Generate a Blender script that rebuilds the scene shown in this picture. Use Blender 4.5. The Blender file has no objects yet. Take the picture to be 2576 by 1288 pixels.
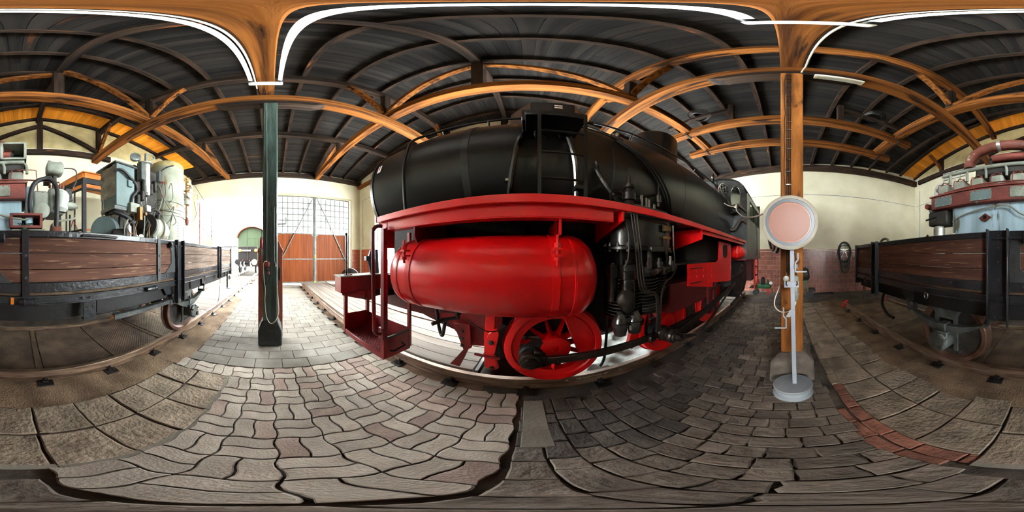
# Locomotive shed: black and red steam locomotive on the right track, open wagon with engines on the left track
import bpy, bmesh, random
from math import sin, cos, tan, pi, radians, sqrt, atan2, hypot
from mathutils import Vector, Matrix

C = bpy.context.scene.collection
SC = bpy.context.scene
rnd = random.Random(7)

# ------------------------------------------------------------------ camera
cam_d = bpy.data.cameras.new('camera')
cam_d.type = 'PANO'
try:
    cam_d.panorama_type = 'EQUIRECTANGULAR'
except Exception:
    pass
try:
    cam_d.cycles.panorama_type = 'EQUIRECTANGULAR'
except Exception:
    pass
cam_d.clip_start = 0.02
cam_d.clip_end = 300
cam = bpy.data.objects.new('camera', cam_d)
C.objects.link(cam)
cam.location = (0, 0, 1.72)
cam.rotation_euler = (radians(90), 0, radians(-84.41))
SC.camera = cam

# ------------------------------------------------------------------ sky, sun, lamps' daylight, exposure
W = bpy.data.worlds.new('sky')
SC.world = W
W.use_nodes = True
bg = W.node_tree.nodes['Background']
bg.inputs[0].default_value = (0.93, 0.97, 1.0, 1)
bg.inputs[1].default_value = 30.0
sun_d = bpy.data.lights.new('sun', 'SUN')
sun_d.energy = 30.0
sun_d.angle = radians(1.0)
sun_d.color = (1.0, 0.93, 0.8)
sun = bpy.data.objects.new('sun', sun_d)
C.objects.link(sun)
sun.location = (0, 20, 30)
_to = Vector((-0.10, -0.20, -1.0))
sun.rotation_euler = _to.to_track_quat('-Z', 'Y').to_euler()
TUBE_GLOW = 1.3
SC.view_settings.view_transform = 'Standard'
SC.view_settings.look = 'None'
SC.view_settings.exposure = 1.08
SC.view_settings.gamma = 1.0
SC.view_settings.use_curve_mapping = False
SC.cycles.max_bounces = 12
SC.cycles.diffuse_bounces = 7
SC.cycles.sample_clamp_indirect = 40.0

# ------------------------------------------------------------------ materials
def lin(c):
    return tuple(((v / 255) / 12.92 if v <= 10 else (((v / 255) + 0.055) / 1.055) ** 2.4) for v in c)

MATS = {}
def mat(name, col, rough=0.6, metal=0.0, col2=None, scale=5.0, stretch=(1, 1, 1), detail=6.0, lo=0.35, hi=0.68,
        bump=0.15, bscale=30.0, bstretch=None, rvar=0.1, wear=None, coat=0.0, emit=0.0, trans=0.0, spec=0.5, checker=False):
    if name in MATS:
        return MATS[name]
    m = bpy.data.materials.new(name)
    m.use_nodes = True
    nt = m.node_tree
    N, L = nt.nodes, nt.links
    b = N['Principled BSDF']
    b.inputs['Roughness'].default_value = rough
    b.inputs['Metallic'].default_value = metal
    b.inputs['Specular IOR Level'].default_value = spec
    if coat:
        b.inputs['Coat Weight'].default_value = coat
        b.inputs['Coat Roughness'].default_value = 0.12
    if trans:
        b.inputs['Transmission Weight'].default_value = trans
        b.inputs['IOR'].default_value = 1.05
    c1 = lin(col)
    c2 = lin(col2) if col2 else tuple(v * 0.55 for v in c1)
    tc = N.new('ShaderNodeTexCoord')
    oi = N.new('ShaderNodeObjectInfo')
    ml = N.new('ShaderNodeMath'); ml.operation = 'MULTIPLY'; ml.inputs[1].default_value = 37.0
    L.new(oi.outputs['Random'], ml.inputs[0])
    ad = N.new('ShaderNodeVectorMath'); ad.operation = 'ADD'
    L.new(tc.outputs['Object'], ad.inputs[0]); L.new(ml.outputs[0], ad.inputs[1])
    def noise(sc, st, det):
        mp = N.new('ShaderNodeMapping'); mp.inputs['Scale'].default_value = st
        L.new(ad.outputs[0], mp.inputs[0])
        n = N.new('ShaderNodeTexNoise'); n.inputs['Scale'].default_value = sc; n.inputs['Detail'].default_value = det
        L.new(mp.outputs[0], n.inputs['Vector'])
        return n
    n1 = noise(scale, stretch, detail)
    rp = N.new('ShaderNodeValToRGB')
    rp.color_ramp.elements[0].position = lo; rp.color_ramp.elements[0].color = (*c2, 1)
    rp.color_ramp.elements[1].position = hi; rp.color_ramp.elements[1].color = (*c1, 1)
    L.new(n1.outputs['Fac'], rp.inputs[0])
    out = rp.outputs[0]
    if wear:
        wc, th, wsc, wst = wear
        n2 = noise(wsc, wst, 8.0)
        r2 = N.new('ShaderNodeValToRGB')
        r2.color_ramp.elements[0].position = th; r2.color_ramp.elements[0].color = (0, 0, 0, 1)
        r2.color_ramp.elements[1].position = th + 0.06; r2.color_ramp.elements[1].color = (1, 1, 1, 1)
        L.new(n2.outputs['Fac'], r2.inputs[0])
        mx = N.new('ShaderNodeMix'); mx.data_type = 'RGBA'
        L.new(r2.outputs[0], mx.inputs[0]); L.new(out, mx.inputs[6]); mx.inputs[7].default_value = (*lin(wc), 1)
        out = mx.outputs[2]
    if rvar:
        mr = N.new('ShaderNodeMapRange')
        mr.inputs['To Min'].default_value = 1 - rvar; mr.inputs['To Max'].default_value = 1 + rvar
        L.new(oi.outputs['Random'], mr.inputs['Value'])
        hs = N.new('ShaderNodeHueSaturation')
        L.new(mr.outputs[0], hs.inputs['Value']); L.new(out, hs.inputs['Color'])
        out = hs.outputs[0]
    L.new(out, b.inputs['Base Color'])
    if emit:
        b.inputs['Emission Color'].default_value = (1.0, 0.94, 0.86, 1)
        b.inputs['Emission Strength'].default_value = emit
    if bump:
        if checker:
            mp = N.new('ShaderNodeMapping'); mp.inputs['Rotation'].default_value = (0, 0, radians(45))
            L.new(tc.outputs['Object'], mp.inputs[0])
            n3 = N.new('ShaderNodeTexVoronoi'); n3.inputs['Scale'].default_value = bscale; n3.inputs['Randomness'].default_value = 0.0
            L.new(mp.outputs[0], n3.inputs['Vector'])
            h = n3.outputs['Distance']
        else:
            h = noise(bscale, bstretch or stretch, 5.0).outputs['Fac']
        bp = N.new('ShaderNodeBump'); bp.inputs['Strength'].default_value = bump; bp.inputs['Distance'].default_value = 0.02
        L.new(h, bp.inputs['Height']); L.new(bp.outputs[0], b.inputs['Normal'])
    MATS[name] = m
    return m

def grain(axis, a=1.0, s=14.0):
    v = [s, s, s]; v[axis] = a
    return tuple(v)

# timber, one material per grain direction
for ax, nm in enumerate('xyz'):
    mat('timber_' + nm, (130, 78, 32), 0.85, spec=.12, col2=(66, 36, 16), scale=1.6, stretch=grain(ax, 0.35, 7), bump=0.35, bscale=4, lo=0.36, hi=0.6, rvar=0.12,
        wear=((38, 24, 16), 0.60, 1.1, grain(ax, .6, 4)))
    mat('dark_timber_' + nm, (58, 42, 31), 0.85, spec=.15, col2=(24, 19, 17), scale=1.8, stretch=grain(ax, 0.35, 7), bump=0.3, bscale=4, rvar=0.15,
        wear=((120, 68, 36), 0.66, 1.3, grain(ax, .5, 5)))
    mat('sooty_board_' + nm, (38, 33, 30), 0.85, spec=.2, col2=(15, 13, 12), scale=1.4, stretch=grain(ax, 0.3, 6), bump=0.2, bscale=5, rvar=0.4,
        wear=((74, 44, 26), 0.68, 1.2, grain(ax, .5, 5)))
    mat('new_board_' + nm, (255, 172, 58), 0.7, spec=.15, col2=(238, 146, 38), scale=2.0, stretch=grain(ax, 0.4, 8), bump=0.15, bscale=5, rvar=0.2)
    mat('wagon_plank_' + nm, (110, 76, 62), 0.8, spec=.2, col2=(76, 51, 42), scale=1.5, stretch=grain(ax, 0.5, 9), bump=0.25, bscale=4, rvar=0.12,
        wear=((142, 112, 90), 0.60, 5.0, grain(ax, .7, 12)))
    mat('door_board_' + nm, (122, 60, 18), 0.6, spec=.2, col2=(94, 42, 14), scale=1.6, stretch=grain(ax, 0.4, 8), bump=0.12, bscale=4, rvar=0.14)
    mat('pale_plank_' + nm, (128, 119, 110), 0.85, spec=.15, col2=(104, 93, 84), scale=1.4, stretch=grain(ax, 0.4, 7), bump=0.2, bscale=4, rvar=0.1)
mat('post_wood', (172, 108, 50), 0.8, spec=.15, col2=(98, 58, 26), scale=2.2, stretch=(4, 4, .5), bump=0.5, bscale=8, rvar=0, wear=((84, 46, 20), 0.60, 2.6, (2.5, 2.5, .9)))
mat('grey_plank', (128, 110, 98), 0.8, spec=.2, col2=(88, 74, 65), scale=1.8, stretch=grain(1, .5, 9), bump=.3, bscale=4, rvar=.1, wear=((158, 142, 126), 0.60, 5.0, grain(1, .7, 12)))
mat('cap_yellow', (160, 148, 100), 0.6, col2=(128, 112, 70), scale=4, bump=.2, rvar=0)
mat('plaster', (202, 196, 173), 0.9, spec=.1, col2=(188, 181, 156), scale=1.2, bump=0.12, bscale=9, rvar=0)
mat('rough_plaster', (190, 174, 128), 0.95, spec=.1, col2=(166, 150, 104), scale=2.5, bump=0.7, bscale=5, rvar=0)
mat('grout', (92, 82, 72), 0.95, col2=(52, 46, 41), scale=5, bump=0.5, bscale=40, rvar=0)
mat('dirt', (136, 114, 92), 0.95, spec=.15, col2=(92, 76, 60), scale=2.6, bump=0.6, bscale=55, rvar=0)
mat('dark_dirt', (92, 83, 74), 0.95, col2=(58, 51, 45), scale=2.6, bump=0.6, bscale=45, rvar=0)
mat('concrete', (132, 126, 116), 0.9, spec=.15, col2=(104, 98, 88), scale=1.5, bump=0.2, bscale=30, rvar=0)
mat('paving_grey', (130, 125, 116), 0.85, spec=.15, col2=(108, 102, 93), scale=3, bump=0.2, bscale=60, rvar=0.1)
mat('wave_paving', (170, 160, 147), 0.88, spec=.15, col2=(142, 132, 120), scale=4, bump=0.35, bscale=70, rvar=0.12)
mat('wave_paving_pink', (160, 143, 131), 0.88, spec=.15, col2=(132, 114, 104), scale=4, bump=0.35, bscale=70, rvar=0.12)
mat('rough_slab', (152, 138, 120), 0.92, spec=.15, col2=(110, 98, 84), scale=4, bump=0.9, bscale=28, rvar=0.12)
mat('stone_sett', (124, 112, 100), 0.8, spec=.3, col2=(84, 75, 66), scale=4, bump=0.7, bscale=26, rvar=0.2)
mat('oily_sett', (88, 80, 72), 0.6, spec=.35, col2=(54, 48, 43), scale=4, bump=0.7, bscale=26, rvar=0.2)
mat('oily_dirt', (68, 60, 53), 0.85, col2=(42, 37, 33), scale=2.6, bump=0.6, bscale=45, rvar=0)
mat('red_brick', (150, 98, 78), 0.9, col2=(104, 66, 52), scale=7, bump=0.7, bscale=30, rvar=0.2)
mat('glazed_tile', (140, 90, 77), 0.25, col2=(106, 65, 56), scale=5, bump=0.08, bscale=20, rvar=0.28, spec=0.35)
mat('tile_orange', (170, 92, 66), 0.3, col2=(140, 68, 46), scale=5, bump=0.08, bscale=20, rvar=0.25)
mat('rail_steel', (150, 126, 106), 0.38, metal=0.55, col2=(98, 78, 65), scale=3, stretch=(6, 1, 6), bump=0.15, bscale=40, rvar=0.03)
mat('dark_steel', (52, 48, 46), 0.5, metal=0.55, col2=(28, 26, 25), scale=6, bump=0.25, bscale=50, rvar=0.1)
mat('old_plate', (122, 100, 84), 0.6, metal=0.2, col2=(76, 62, 52), scale=3, bump=0.6, bscale=26, checker=True, rvar=0.14)
mat('red_tread', (120, 34, 34), 0.55, metal=0.1, col2=(70, 26, 28), scale=5, bump=0.7, bscale=32, checker=True, rvar=0)
mat('wheel_steel', (128, 100, 84), 0.4, metal=0.5, col2=(84, 60, 50), scale=4, bump=0.08, rvar=0.05)
mat('loco_red', (232, 10, 12), 0.34, col2=(212, 6, 8), scale=2.0, bump=0.16, bscale=9, rvar=0.03, coat=0.35, wear=((120, 40, 38), 0.78, 14, (1, 1, 1)))
mat('deep_red', (92, 14, 16), 0.5, col2=(58, 10, 12), scale=2.2, bump=0.15, bscale=12, rvar=0.05)
mat('frame_red', (142, 16, 18), 0.42, col2=(98, 12, 15), scale=2.2, bump=0.15, bscale=12, rvar=0.05, coat=0.15)
mat('loco_black', (17, 16, 15), 0.34, col2=(10, 10, 10), scale=2.2, bump=0.10, bscale=5, rvar=0.0, spec=0.6, wear=((70, 68, 64), 0.73, 60, (1, 1, 1)))
mat('oily_black', (72, 70, 67), 0.24, metal=0.55, col2=(34, 33, 32), scale=7, bump=0.2, bscale=24, rvar=0.05, coat=0.5)
mat('soot_black', (24, 22, 22), 0.7, col2=(14, 13, 13), scale=4, bump=0.2, bscale=20, rvar=0.05)
mat('rod_steel', (70, 62, 56), 0.35, metal=0.7, col2=(38, 33, 31), scale=4, bump=0.1, rvar=0.05)
mat('bright_steel', (170, 168, 164), 0.25, metal=0.9, col2=(110, 108, 104), scale=6, bump=0.1, rvar=0.05)
mat('cab_grey', (86, 88, 86), 0.3, col2=(52, 54, 54), scale=2.5, bump=0.08, bscale=8, rvar=0, metal=0.3)
mat('pipe_brown', (84, 72, 64), 0.5, col2=(58, 48, 42), scale=8, bump=0.3, rvar=0.1)
mat('wagon_black', (46, 50, 54), 0.3, col2=(26, 28, 31), scale=4, bump=0.35, bscale=22, rvar=0.06, coat=0.15, wear=((128, 66, 40), 0.70, 7, (1, 1, 2)))
mat('wagon_steel', (72, 76, 76), 0.45, col2=(44, 46, 46), scale=4, bump=0.3, bscale=24, rvar=0.08, wear=((150, 90, 60), 0.72, 9, (1, 1, 1)))
mat('axle_grey', (92, 98, 95), 0.36, col2=(56, 61, 59), scale=6, bump=0.35, bscale=26, rvar=0.05, coat=0.2)
mat('engine_blue', (190, 220, 236), 0.5, col2=(146, 174, 184), scale=1.6, stretch=(3, 3, .5), bump=0.15, rvar=0.04, wear=((96, 92, 78), 0.60, 2.2, (3, 3, .6)))
mat('engine_grey', (160, 166, 152), 0.5, col2=(116, 120, 108), scale=4, bump=0.25, bscale=25, rvar=0.1, wear=((104, 80, 60), 0.66, 8, (1, 1, 1)))
mat('engine_rust', (138, 66, 54), 0.6, col2=(100, 46, 38), scale=3, bump=0.25, bscale=30, rvar=0.06, wear=((150, 160, 150), 0.70, 5, (1, 1, 1)))
mat('rusty_pipe', (126, 66, 50), 0.6, col2=(92, 46, 36), scale=4, bump=0.4, bscale=30, rvar=0.05, wear=((170, 180, 166), 0.62, 4, (1, 1, 1)))
mat('grimy_dark', (58, 54, 48), 0.6, col2=(30, 28, 26), scale=6, bump=0.3, bscale=24, rvar=0.15)
mat('boiler_mint', (158, 160, 144), 0.55, col2=(124, 126, 108), scale=2, bump=0.15, rvar=0.03, wear=((122, 98, 62), 0.60, 4, (1, 1, .6)))
mat('cabinet_blue', (112, 132, 132), 0.5, col2=(92, 110, 110), scale=2, bump=0.1, rvar=0.05)
mat('foil', (150, 142, 124), 0.5, col2=(108, 100, 86), scale=5, bump=0.9, bscale=6, rvar=0)
mat('aluminium', (196, 196, 188), 0.4, metal=0.6, col2=(150, 150, 142), scale=5, bump=0.2, rvar=0.05)
mat('black_rubber', (26, 26, 27), 0.55, col2=(16, 16, 16), bump=0.1, rvar=0.05)
mat('white_cable', (226, 218, 200), 0.5, col2=(200, 190, 170), bump=0, rvar=0)
mat('white_paint', (166, 172, 180), 0.45, col2=(150, 156, 164), scale=3, bump=0.1, rvar=0)
mat('pale_grey_paint', (150, 156, 158), 0.5, col2=(124, 133, 138), scale=4, bump=0.15, rvar=0)
mat('cream_paint', (176, 170, 152), 0.5, col2=(160, 152, 136), scale=4, bump=0.1, rvar=0)
mat('ring_grey', (116, 122, 128), 0.35, col2=(102, 108, 114), scale=3, bump=0.03, rvar=0)
mat('salmon', (172, 128, 114), 0.5, col2=(178, 132, 118), scale=2, bump=0.02, rvar=0)
mat('orange_rim', (186, 100, 52), 0.25, bump=0, rvar=0, col2=(230, 140, 96))
mat('green_black_paint', (70, 92, 84), 0.4, col2=(44, 60, 54), scale=3, stretch=(5, 5, .5), bump=0.3, bscale=14, rvar=0, wear=((120, 92, 58), 0.70, 5, (3, 3, .5)))
mat('brown_paint', (136, 66, 44), 0.45, col2=(112, 52, 34), scale=2, bump=0.06, rvar=0)
mat('tar_black', (30, 38, 34), 0.55, col2=(18, 22, 20), scale=8, bump=0.6, bscale=40, rvar=0)
mat('old_concrete', (108, 98, 88), 0.9, col2=(70, 62, 54), scale=5, bump=0.5, bscale=30, rvar=0)
mat('gate_steel', (112, 112, 106), 0.45, col2=(80, 80, 76), bump=0.1, rvar=0.05)
def glass_mat(name, tint, refl=0.07):
    m = bpy.data.materials.new(name); m.use_nodes = True
    nt = m.node_tree; N, Lk = nt.nodes, nt.links
    N.remove(N['Principled BSDF'])
    tr = N.new('ShaderNodeBsdfTransparent'); tr.inputs[0].default_value = (*tint, 1)
    gl = N.new('ShaderNodeBsdfGlossy'); gl.inputs['Roughness'].default_value = 0.03
    mx = N.new('ShaderNodeMixShader'); mx.inputs[0].default_value = refl
    Lk.new(tr.outputs[0], mx.inputs[1]); Lk.new(gl.outputs[0], mx.inputs[2]); Lk.new(mx.outputs[0], N['Material Output'].inputs[0])
    MATS[name] = m
glass_mat('glass', (.95, .97, .96))
glass_mat('dimmed_glass', (.165, .168, .165))  # gate panes tinted dark to hold back the bright sky
mat('lamp_white', (236, 234, 224), 0.4, col2=(226, 222, 208), bump=0, rvar=0)
mat('tube_glow', (255, 255, 255), 0.4, col2=(255, 255, 255), bump=0, rvar=0, emit=TUBE_GLOW)
mat('lamp_cap', (22, 22, 22), 0.4, bump=0, rvar=0)
mat('compressor_green', (52, 112, 74), 0.4, col2=(34, 84, 54), bump=0.1, rvar=0.05)
mat('hose_green', (30, 80, 58), 0.5, col2=(22, 60, 44), bump=0.1, rvar=0.1)
mat('signal_red', (214, 40, 42), 0.4, col2=(190, 26, 30), bump=0.1, rvar=0)
mat('switch_red', (170, 54, 58), 0.45, col2=(130, 40, 44), bump=0.1, rvar=0)
mat('yellow_paint', (226, 190, 40), 0.45, col2=(200, 160, 30), bump=0.1, rvar=0.05)
mat('orange_paint', (236, 140, 40), 0.5, col2=(206, 112, 26), bump=0.1, rvar=0.05)
mat('pit_sheet', (160, 166, 160), 0.6, col2=(118, 122, 114), scale=5, bump=0.9, bscale=7, rvar=0)
mat('sheet', (206, 212, 206), 0.5, col2=(160, 166, 156), scale=6, bump=0.8, bscale=6, rvar=0)
mat('booth_orange', (206, 124, 48), 0.4, col2=(176, 96, 32), scale=2, stretch=(1, 1, 6), bump=0.05, rvar=0.05)
mat('mesh_black', (34, 34, 34), 0.6, bump=0.5, bscale=90, rvar=0, checker=True)
mat('coach_green', (24, 35, 13), 0.7, spec=.2, col2=(20, 30, 11), scale=1, bump=0.05, rvar=0.02)
mat('coach_roof', (128, 66, 50), 0.8, spec=.2, col2=(112, 56, 42), scale=2, bump=0.1, rvar=0)
mat('tender_grey', (17, 15, 14), 0.8, spec=.2, col2=(10, 9, 8), scale=4, bump=0.2, rvar=0.1)
mat('sleeper', (112, 92, 70), 0.9, col2=(80, 62, 46), scale=4, bump=0.4, rvar=0.2)
mat('yard_gravel', (54, 46, 34), 0.95, spec=.1, col2=(34, 29, 22), scale=12, bump=0.7, bscale=30, rvar=0, wear=((36, 54, 20), 0.60, 0.8, (1, 1, 1)))
mat('sunlit_board', (104, 84, 56), 0.9, spec=.1, col2=(80, 62, 40), scale=3, bump=0.2, rvar=0.15)
mat('green_leaves', (108, 142, 70), 0.8, col2=(60, 92, 40), scale=8, bump=0.3, rvar=0.2)
mat('chalk', (226, 220, 190), 0.8, bump=0, rvar=0, col2=(226, 220, 190))
mat('sign_white', (236, 234, 226), 0.5, bump=0, rvar=0, col2=(236, 234, 226))
mat('brass', (150, 110, 62), 0.4, metal=0.6, col2=(110, 78, 44), bump=0.1, rvar=0)
M = MATS

# ------------------------------------------------------------------ mesh helpers
def V(*a):
    return Vector(a)

class MB:
    """collects shapes and links them as ONE mesh object"""
    def __init__(s):
        s.v = []; s.f = []
    def add(s, vs, fs):
        n = len(s.v)
        s.v += [tuple(v) for v in vs]
        s.f += [[i + n for i in f] for f in fs]
        return s
    def box(s, x0, x1, y0, y1, z0, z1):
        vs = [(x, y, z) for z in (z0, z1) for y in (y0, y1) for x in (x0, x1)]
        return s.add(vs, [(0, 2, 3, 1), (4, 5, 7, 6), (0, 1, 5, 4), (2, 6, 7, 3), (0, 4, 6, 2), (1, 3, 7, 5)])
    def bar(s, p0, p1, w, h, up=(0, 0, 1)):
        p0, p1 = Vector(p0), Vector(p1)
        d = (p1 - p0).normalized(); u = Vector(up)
        if abs(d.dot(u)) > 0.98:
            u = Vector((0, 1, 0))
        a = d.cross(u).normalized(); b = a.cross(d).normalized()
        vs = [p + a * (i * w / 2) + b * (j * h / 2) for p in (p0, p1) for j in (-1, 1) for i in (-1, 1)]
        return s.add(vs, [(0, 2, 3, 1), (4, 5, 7, 6), (0, 1, 5, 4), (2, 6, 7, 3), (0, 4, 6, 2), (1, 3, 7, 5)])
    def tube(s, pts, r, n=8, closed=False, sm=0):
        pts = [Vector(p) for p in pts]
        if sm and len(pts) > 2:
            pts = spline(pts, sm, closed)
        rs = r if isinstance(r, (list, tuple)) else [r] * len(pts)
        m = len(pts)
        t = []
        for i in range(m):
            if closed:
                d = pts[(i + 1) % m] - pts[i - 1]
            else:
                d = pts[min(i + 1, m - 1)] - pts[max(i - 1, 0)]
            t.append(d.normalized())
        ref = Vector((0, 0, 1)) if abs(t[0].z) < 0.9 else Vector((1, 0, 0))
        a = t[0].cross(ref).normalized()
        vs = []
        for i in range(m):
            a = (a - t[i] * a.dot(t[i]))
            a = a.normalized() if a.length > 1e-6 else t[i].orthogonal().normalized()
            b = t[i].cross(a)
            for k in range(n):
                an = 2 * pi * k / n
                vs.append(pts[i] + (a * cos(an) + b * sin(an)) * rs[i])
        fs = []
        for i in range(m if closed else m - 1):
            j = (i + 1) % m
            for k in range(n):
                l = (k + 1) % n
                fs.append((i * n + k, i * n + l, j * n + l, j * n + k))
        if not closed:
            fs.append(tuple(range(n - 1, -1, -1))); fs.append(tuple(range((m - 1) * n, m * n)))
        return s.add(vs, fs)
    def lathe(s, o, ax, prof, n=24, caps=True):
        """prof: list of (distance along axis, radius)"""
        o = Vector(o); ax = Vector(ax).normalized()
        a = ax.orthogonal().normalized(); b = ax.cross(a)
        vs = []; ring = []
        for h, r in prof:
            if r < 1e-6:
                ring.append([len(vs)]); vs.append(o + ax * h)
            else:
                ring.append(list(range(len(vs), len(vs) + n)))
                vs += [o + ax * h + (a * cos(2 * pi * k / n) + b * sin(2 * pi * k / n)) * r for k in range(n)]
        fs = []
        for i in range(len(ring) - 1):
            A, B = ring[i], ring[i + 1]
            for k in range(n):
                l = (k + 1) % n
                if len(A) == 1 and len(B) == 1:
                    continue
                if len(A) == 1:
                    fs.append((A[0], B[l], B[k]))
                elif len(B) == 1:
                    fs.append((A[k], A[l], B[0]))
                else:
                    fs.append((A[k], A[l], B[l], B[k]))
        if caps:
            if len(ring[0]) > 1: fs.append(tuple(reversed(ring[0])))
            if len(ring[-1]) > 1: fs.append(tuple(ring[-1]))
        return s.add(vs, fs)
    def cyl(s, p0, p1, r, n=14):
        p0, p1 = Vector(p0), Vector(p1)
        return s.lathe(p0, p1 - p0, [(0, r), ((p1 - p0).length, r)], n)
    def prism(s, poly, ext):
        poly = [Vector(p) for p in poly]; e = Vector(ext); n = len(poly)
        vs = poly + [p + e for p in poly]
        fs = [tuple(range(n - 1, -1, -1)), tuple(range(n, 2 * n))]
        fs += [(i, (i + 1) % n, n + (i + 1) % n, n + i) for i in range(n)]
        return s.add(vs, fs)
    def ball(s, o, r, n=12, sq=(1, 1, 1)):
        o = Vector(o)
        k = MB(); k.lathe((0, 0, 0), (0, 0, 1), [(-cos(pi * i / (n // 2)) * r, max(0, sin(pi * i / (n // 2)) * r) if 0 < i < n // 2 else 0) for i in range(n // 2 + 1)], n)
        return s.add([o + Vector((v[0] * sq[0], v[1] * sq[1], v[2] * sq[2])) for v in k.v], k.f)
    def rivets(s, pts, ax, r=0.012, h=0.008):
        for p in pts:
            s.lathe(p, ax, [(0, r), (h * .7, r * .8), (h, 0)], 8)
        return s
    def xf(s, mtx):
        s.v = [tuple(mtx @ Vector(v)) for v in s.v]
        return s
    def mesh(s, name, m, off=(0, 0, 0), smooth=35):
        me = bpy.data.meshes.new(name)
        o = Vector(off)
        me.from_pydata([tuple(Vector(v) - o) for v in s.v], [], s.f)
        bm = bmesh.new(); bm.from_mesh(me)
        bmesh.ops.recalc_face_normals(bm, faces=bm.faces)
        bm.to_mesh(me); bm.free()
        me.materials.append(M[m] if isinstance(m, str) else m)
        if smooth:
            me.shade_smooth()
            me.set_sharp_from_angle(angle=radians(smooth))
        return me
    def build(s, name, m, parent=None, bevel=0.0, smooth=35, seg=1):
        if parent is not None:
            off = OFF[parent.name]
            o = bpy.data.objects.new(name, s.mesh(name, m, off, smooth))
            C.objects.link(o); o.parent = parent
            OFF[o.name] = off
        else:
            lo = [min(v[i] for v in s.v) for i in range(3)]; hi = [max(v[i] for v in s.v) for i in range(3)]
            off = Vector(((lo[0] + hi[0]) / 2, (lo[1] + hi[1]) / 2, lo[2]))
            o = bpy.data.objects.new(name, s.mesh(name, m, off, smooth))
            C.objects.link(o); o.location = off
            OFF[o.name] = off
        if bevel:
            md = o.modifiers.new('bevel', 'BEVEL'); md.width = bevel; md.segments = seg; md.limit_method = 'ANGLE'; md.angle_limit = radians(40)
        return o

OFF = {}
def spline(pts, k=6, closed=False):
    out = []; m = len(pts)
    for i in range(m if closed else m - 1):
        if closed:
            p0, p1, p2, p3 = pts[i - 1], pts[i], pts[(i + 1) % m], pts[(i + 2) % m]
        else:
            p0, p1, p2, p3 = pts[max(i - 1, 0)], pts[i], pts[i + 1], pts[min(i + 2, m - 1)]
        for j in range(k):
            t = j / k
            out.append(0.5 * ((2 * p1) + (p2 - p0) * t + (2 * p0 - 5 * p1 + 4 * p2 - p3) * t * t + (3 * p1 - p0 - 3 * p2 + p3) * t ** 3))
    if not closed:
        out.append(pts[-1].copy())
    return out

def tag(o, label, cat, group=None):
    o['label'] = label; o['category'] = cat
    if group: o['group'] = group
    return o

WROT = -1.54     # the wagon track lies slightly askew to the shed
def thing(name, label, cat, loc, group=None, wagon=False):
    o = bpy.data.objects.new(name, None); C.objects.link(o)
    o.empty_display_size = 0.1
    l = Vector(loc)
    if wagon:
        o.location = Matrix.Rotation(radians(WROT), 3, 'Z') @ l
        o.rotation_euler = (0, 0, radians(WROT))
    else:
        o.location = l
    OFF[o.name] = l
    return tag(o, label, cat, group)

def wtag(mb, name, m, label, cat, group=None, bevel=0.0):
    """single-mesh thing given in wagon-track coordinates"""
    o = mb.build(name, m, None, bevel)
    o.location = Matrix.Rotation(radians(WROT), 3, 'Z') @ o.location
    o.rotation_euler = (0, 0, radians(WROT))
    return tag(o, label, cat, group)

def struct(o):
    o['kind'] = 'structure'
    return o

def text_mesh(body, size, mtx, m, name, parent=None, ext=0.001, label=None):
    cu = bpy.data.curves.new('lettering', 'FONT'); cu.body = body; cu.size = size; cu.extrude = ext
    cu.align_x = 'CENTER'; cu.align_y = 'CENTER'
    t = bpy.data.objects.new('lettering', cu); C.objects.link(t)
    bpy.context.view_layer.update()
    me = bpy.data.meshes.new_from_object(t)
    bpy.data.objects.remove(t); bpy.data.curves.remove(cu)
    off = OFF[parent.name] if parent else Vector((0, 0, 0))
    me.transform(Matrix.Translation(-off) @ mtx)
    me.materials.clear(); me.materials.append(M[m])
    o = bpy.data.objects.new(name, me); C.objects.link(o)
    if parent:
        o.parent = parent
    OFF[o.name] = off
    if label: o['label'] = label
    return o

def frame_mtx(o, xa, ya):
    xa, ya = Vector(xa).normalized(), Vector(ya).normalized()
    za = xa.cross(ya)
    m = Matrix((xa, ya, za)).transposed().to_4x4()
    m.translation = Vector(o)
    return m

def copies(ob, parent, placements):
    """copies of one part sharing its mesh; placements are offsets (dx, dy, dz[, rot])"""
    out = []
    for p in placements:
        c = ob.copy(); C.objects.link(c); c.parent = parent
        c.location = ob.location + Vector(p[:3])
        if len(p) > 3: c.rotation_euler = (0, 0, p[3])
        OFF[c.name] = OFF.get(parent.name, Vector((0, 0, 0)))
        out.append(c)
    return out

def copy_thing(root, loc, wagon=False):
    r = root.copy(); C.objects.link(r)
    l = Vector(loc)
    r.location = (Matrix.Rotation(radians(WROT), 3, 'Z') @ l) if wagon else l
    for ch in list(root.children):
        c = ch.copy(); C.objects.link(c); c.parent = r
        for g in ch.children:
            d = g.copy(); C.objects.link(d); d.parent = c
    OFF[r.name] = l
    return r

# ================================================================== THE SHED
def roofz(y):
    return 8.42 - 0.165 * (y - 0.8) if y > 0.8 else 8.42 - 0.24 * (0.8 - y)
def XL(y): return -6.07 + 0.1255 * y
def XR(y): return 5.56 + (9.3 - y) * 0.0475
def YB(x): return -7.55 - 0.133 * x

# ---- floor
fb = MB()
fb.box(-7.6, 1.73, -9, 9.75, -1.3, -0.03).box(3.13, 7.0, -9, 9.75, -1.3, -0.03)
fb.box(1.73, 3.13, 0.6, 9.75, -1.3, -0.03).box(1.73, 3.13, -9, -6.0, -1.3, -0.03).box(1.73, 3.13, -6.0, 0.6, -1.3, -1.2)
floor = struct(fb.build('floor', 'grout', None, smooth=0))
OFF['floor'] = floor.location.copy()

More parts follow.
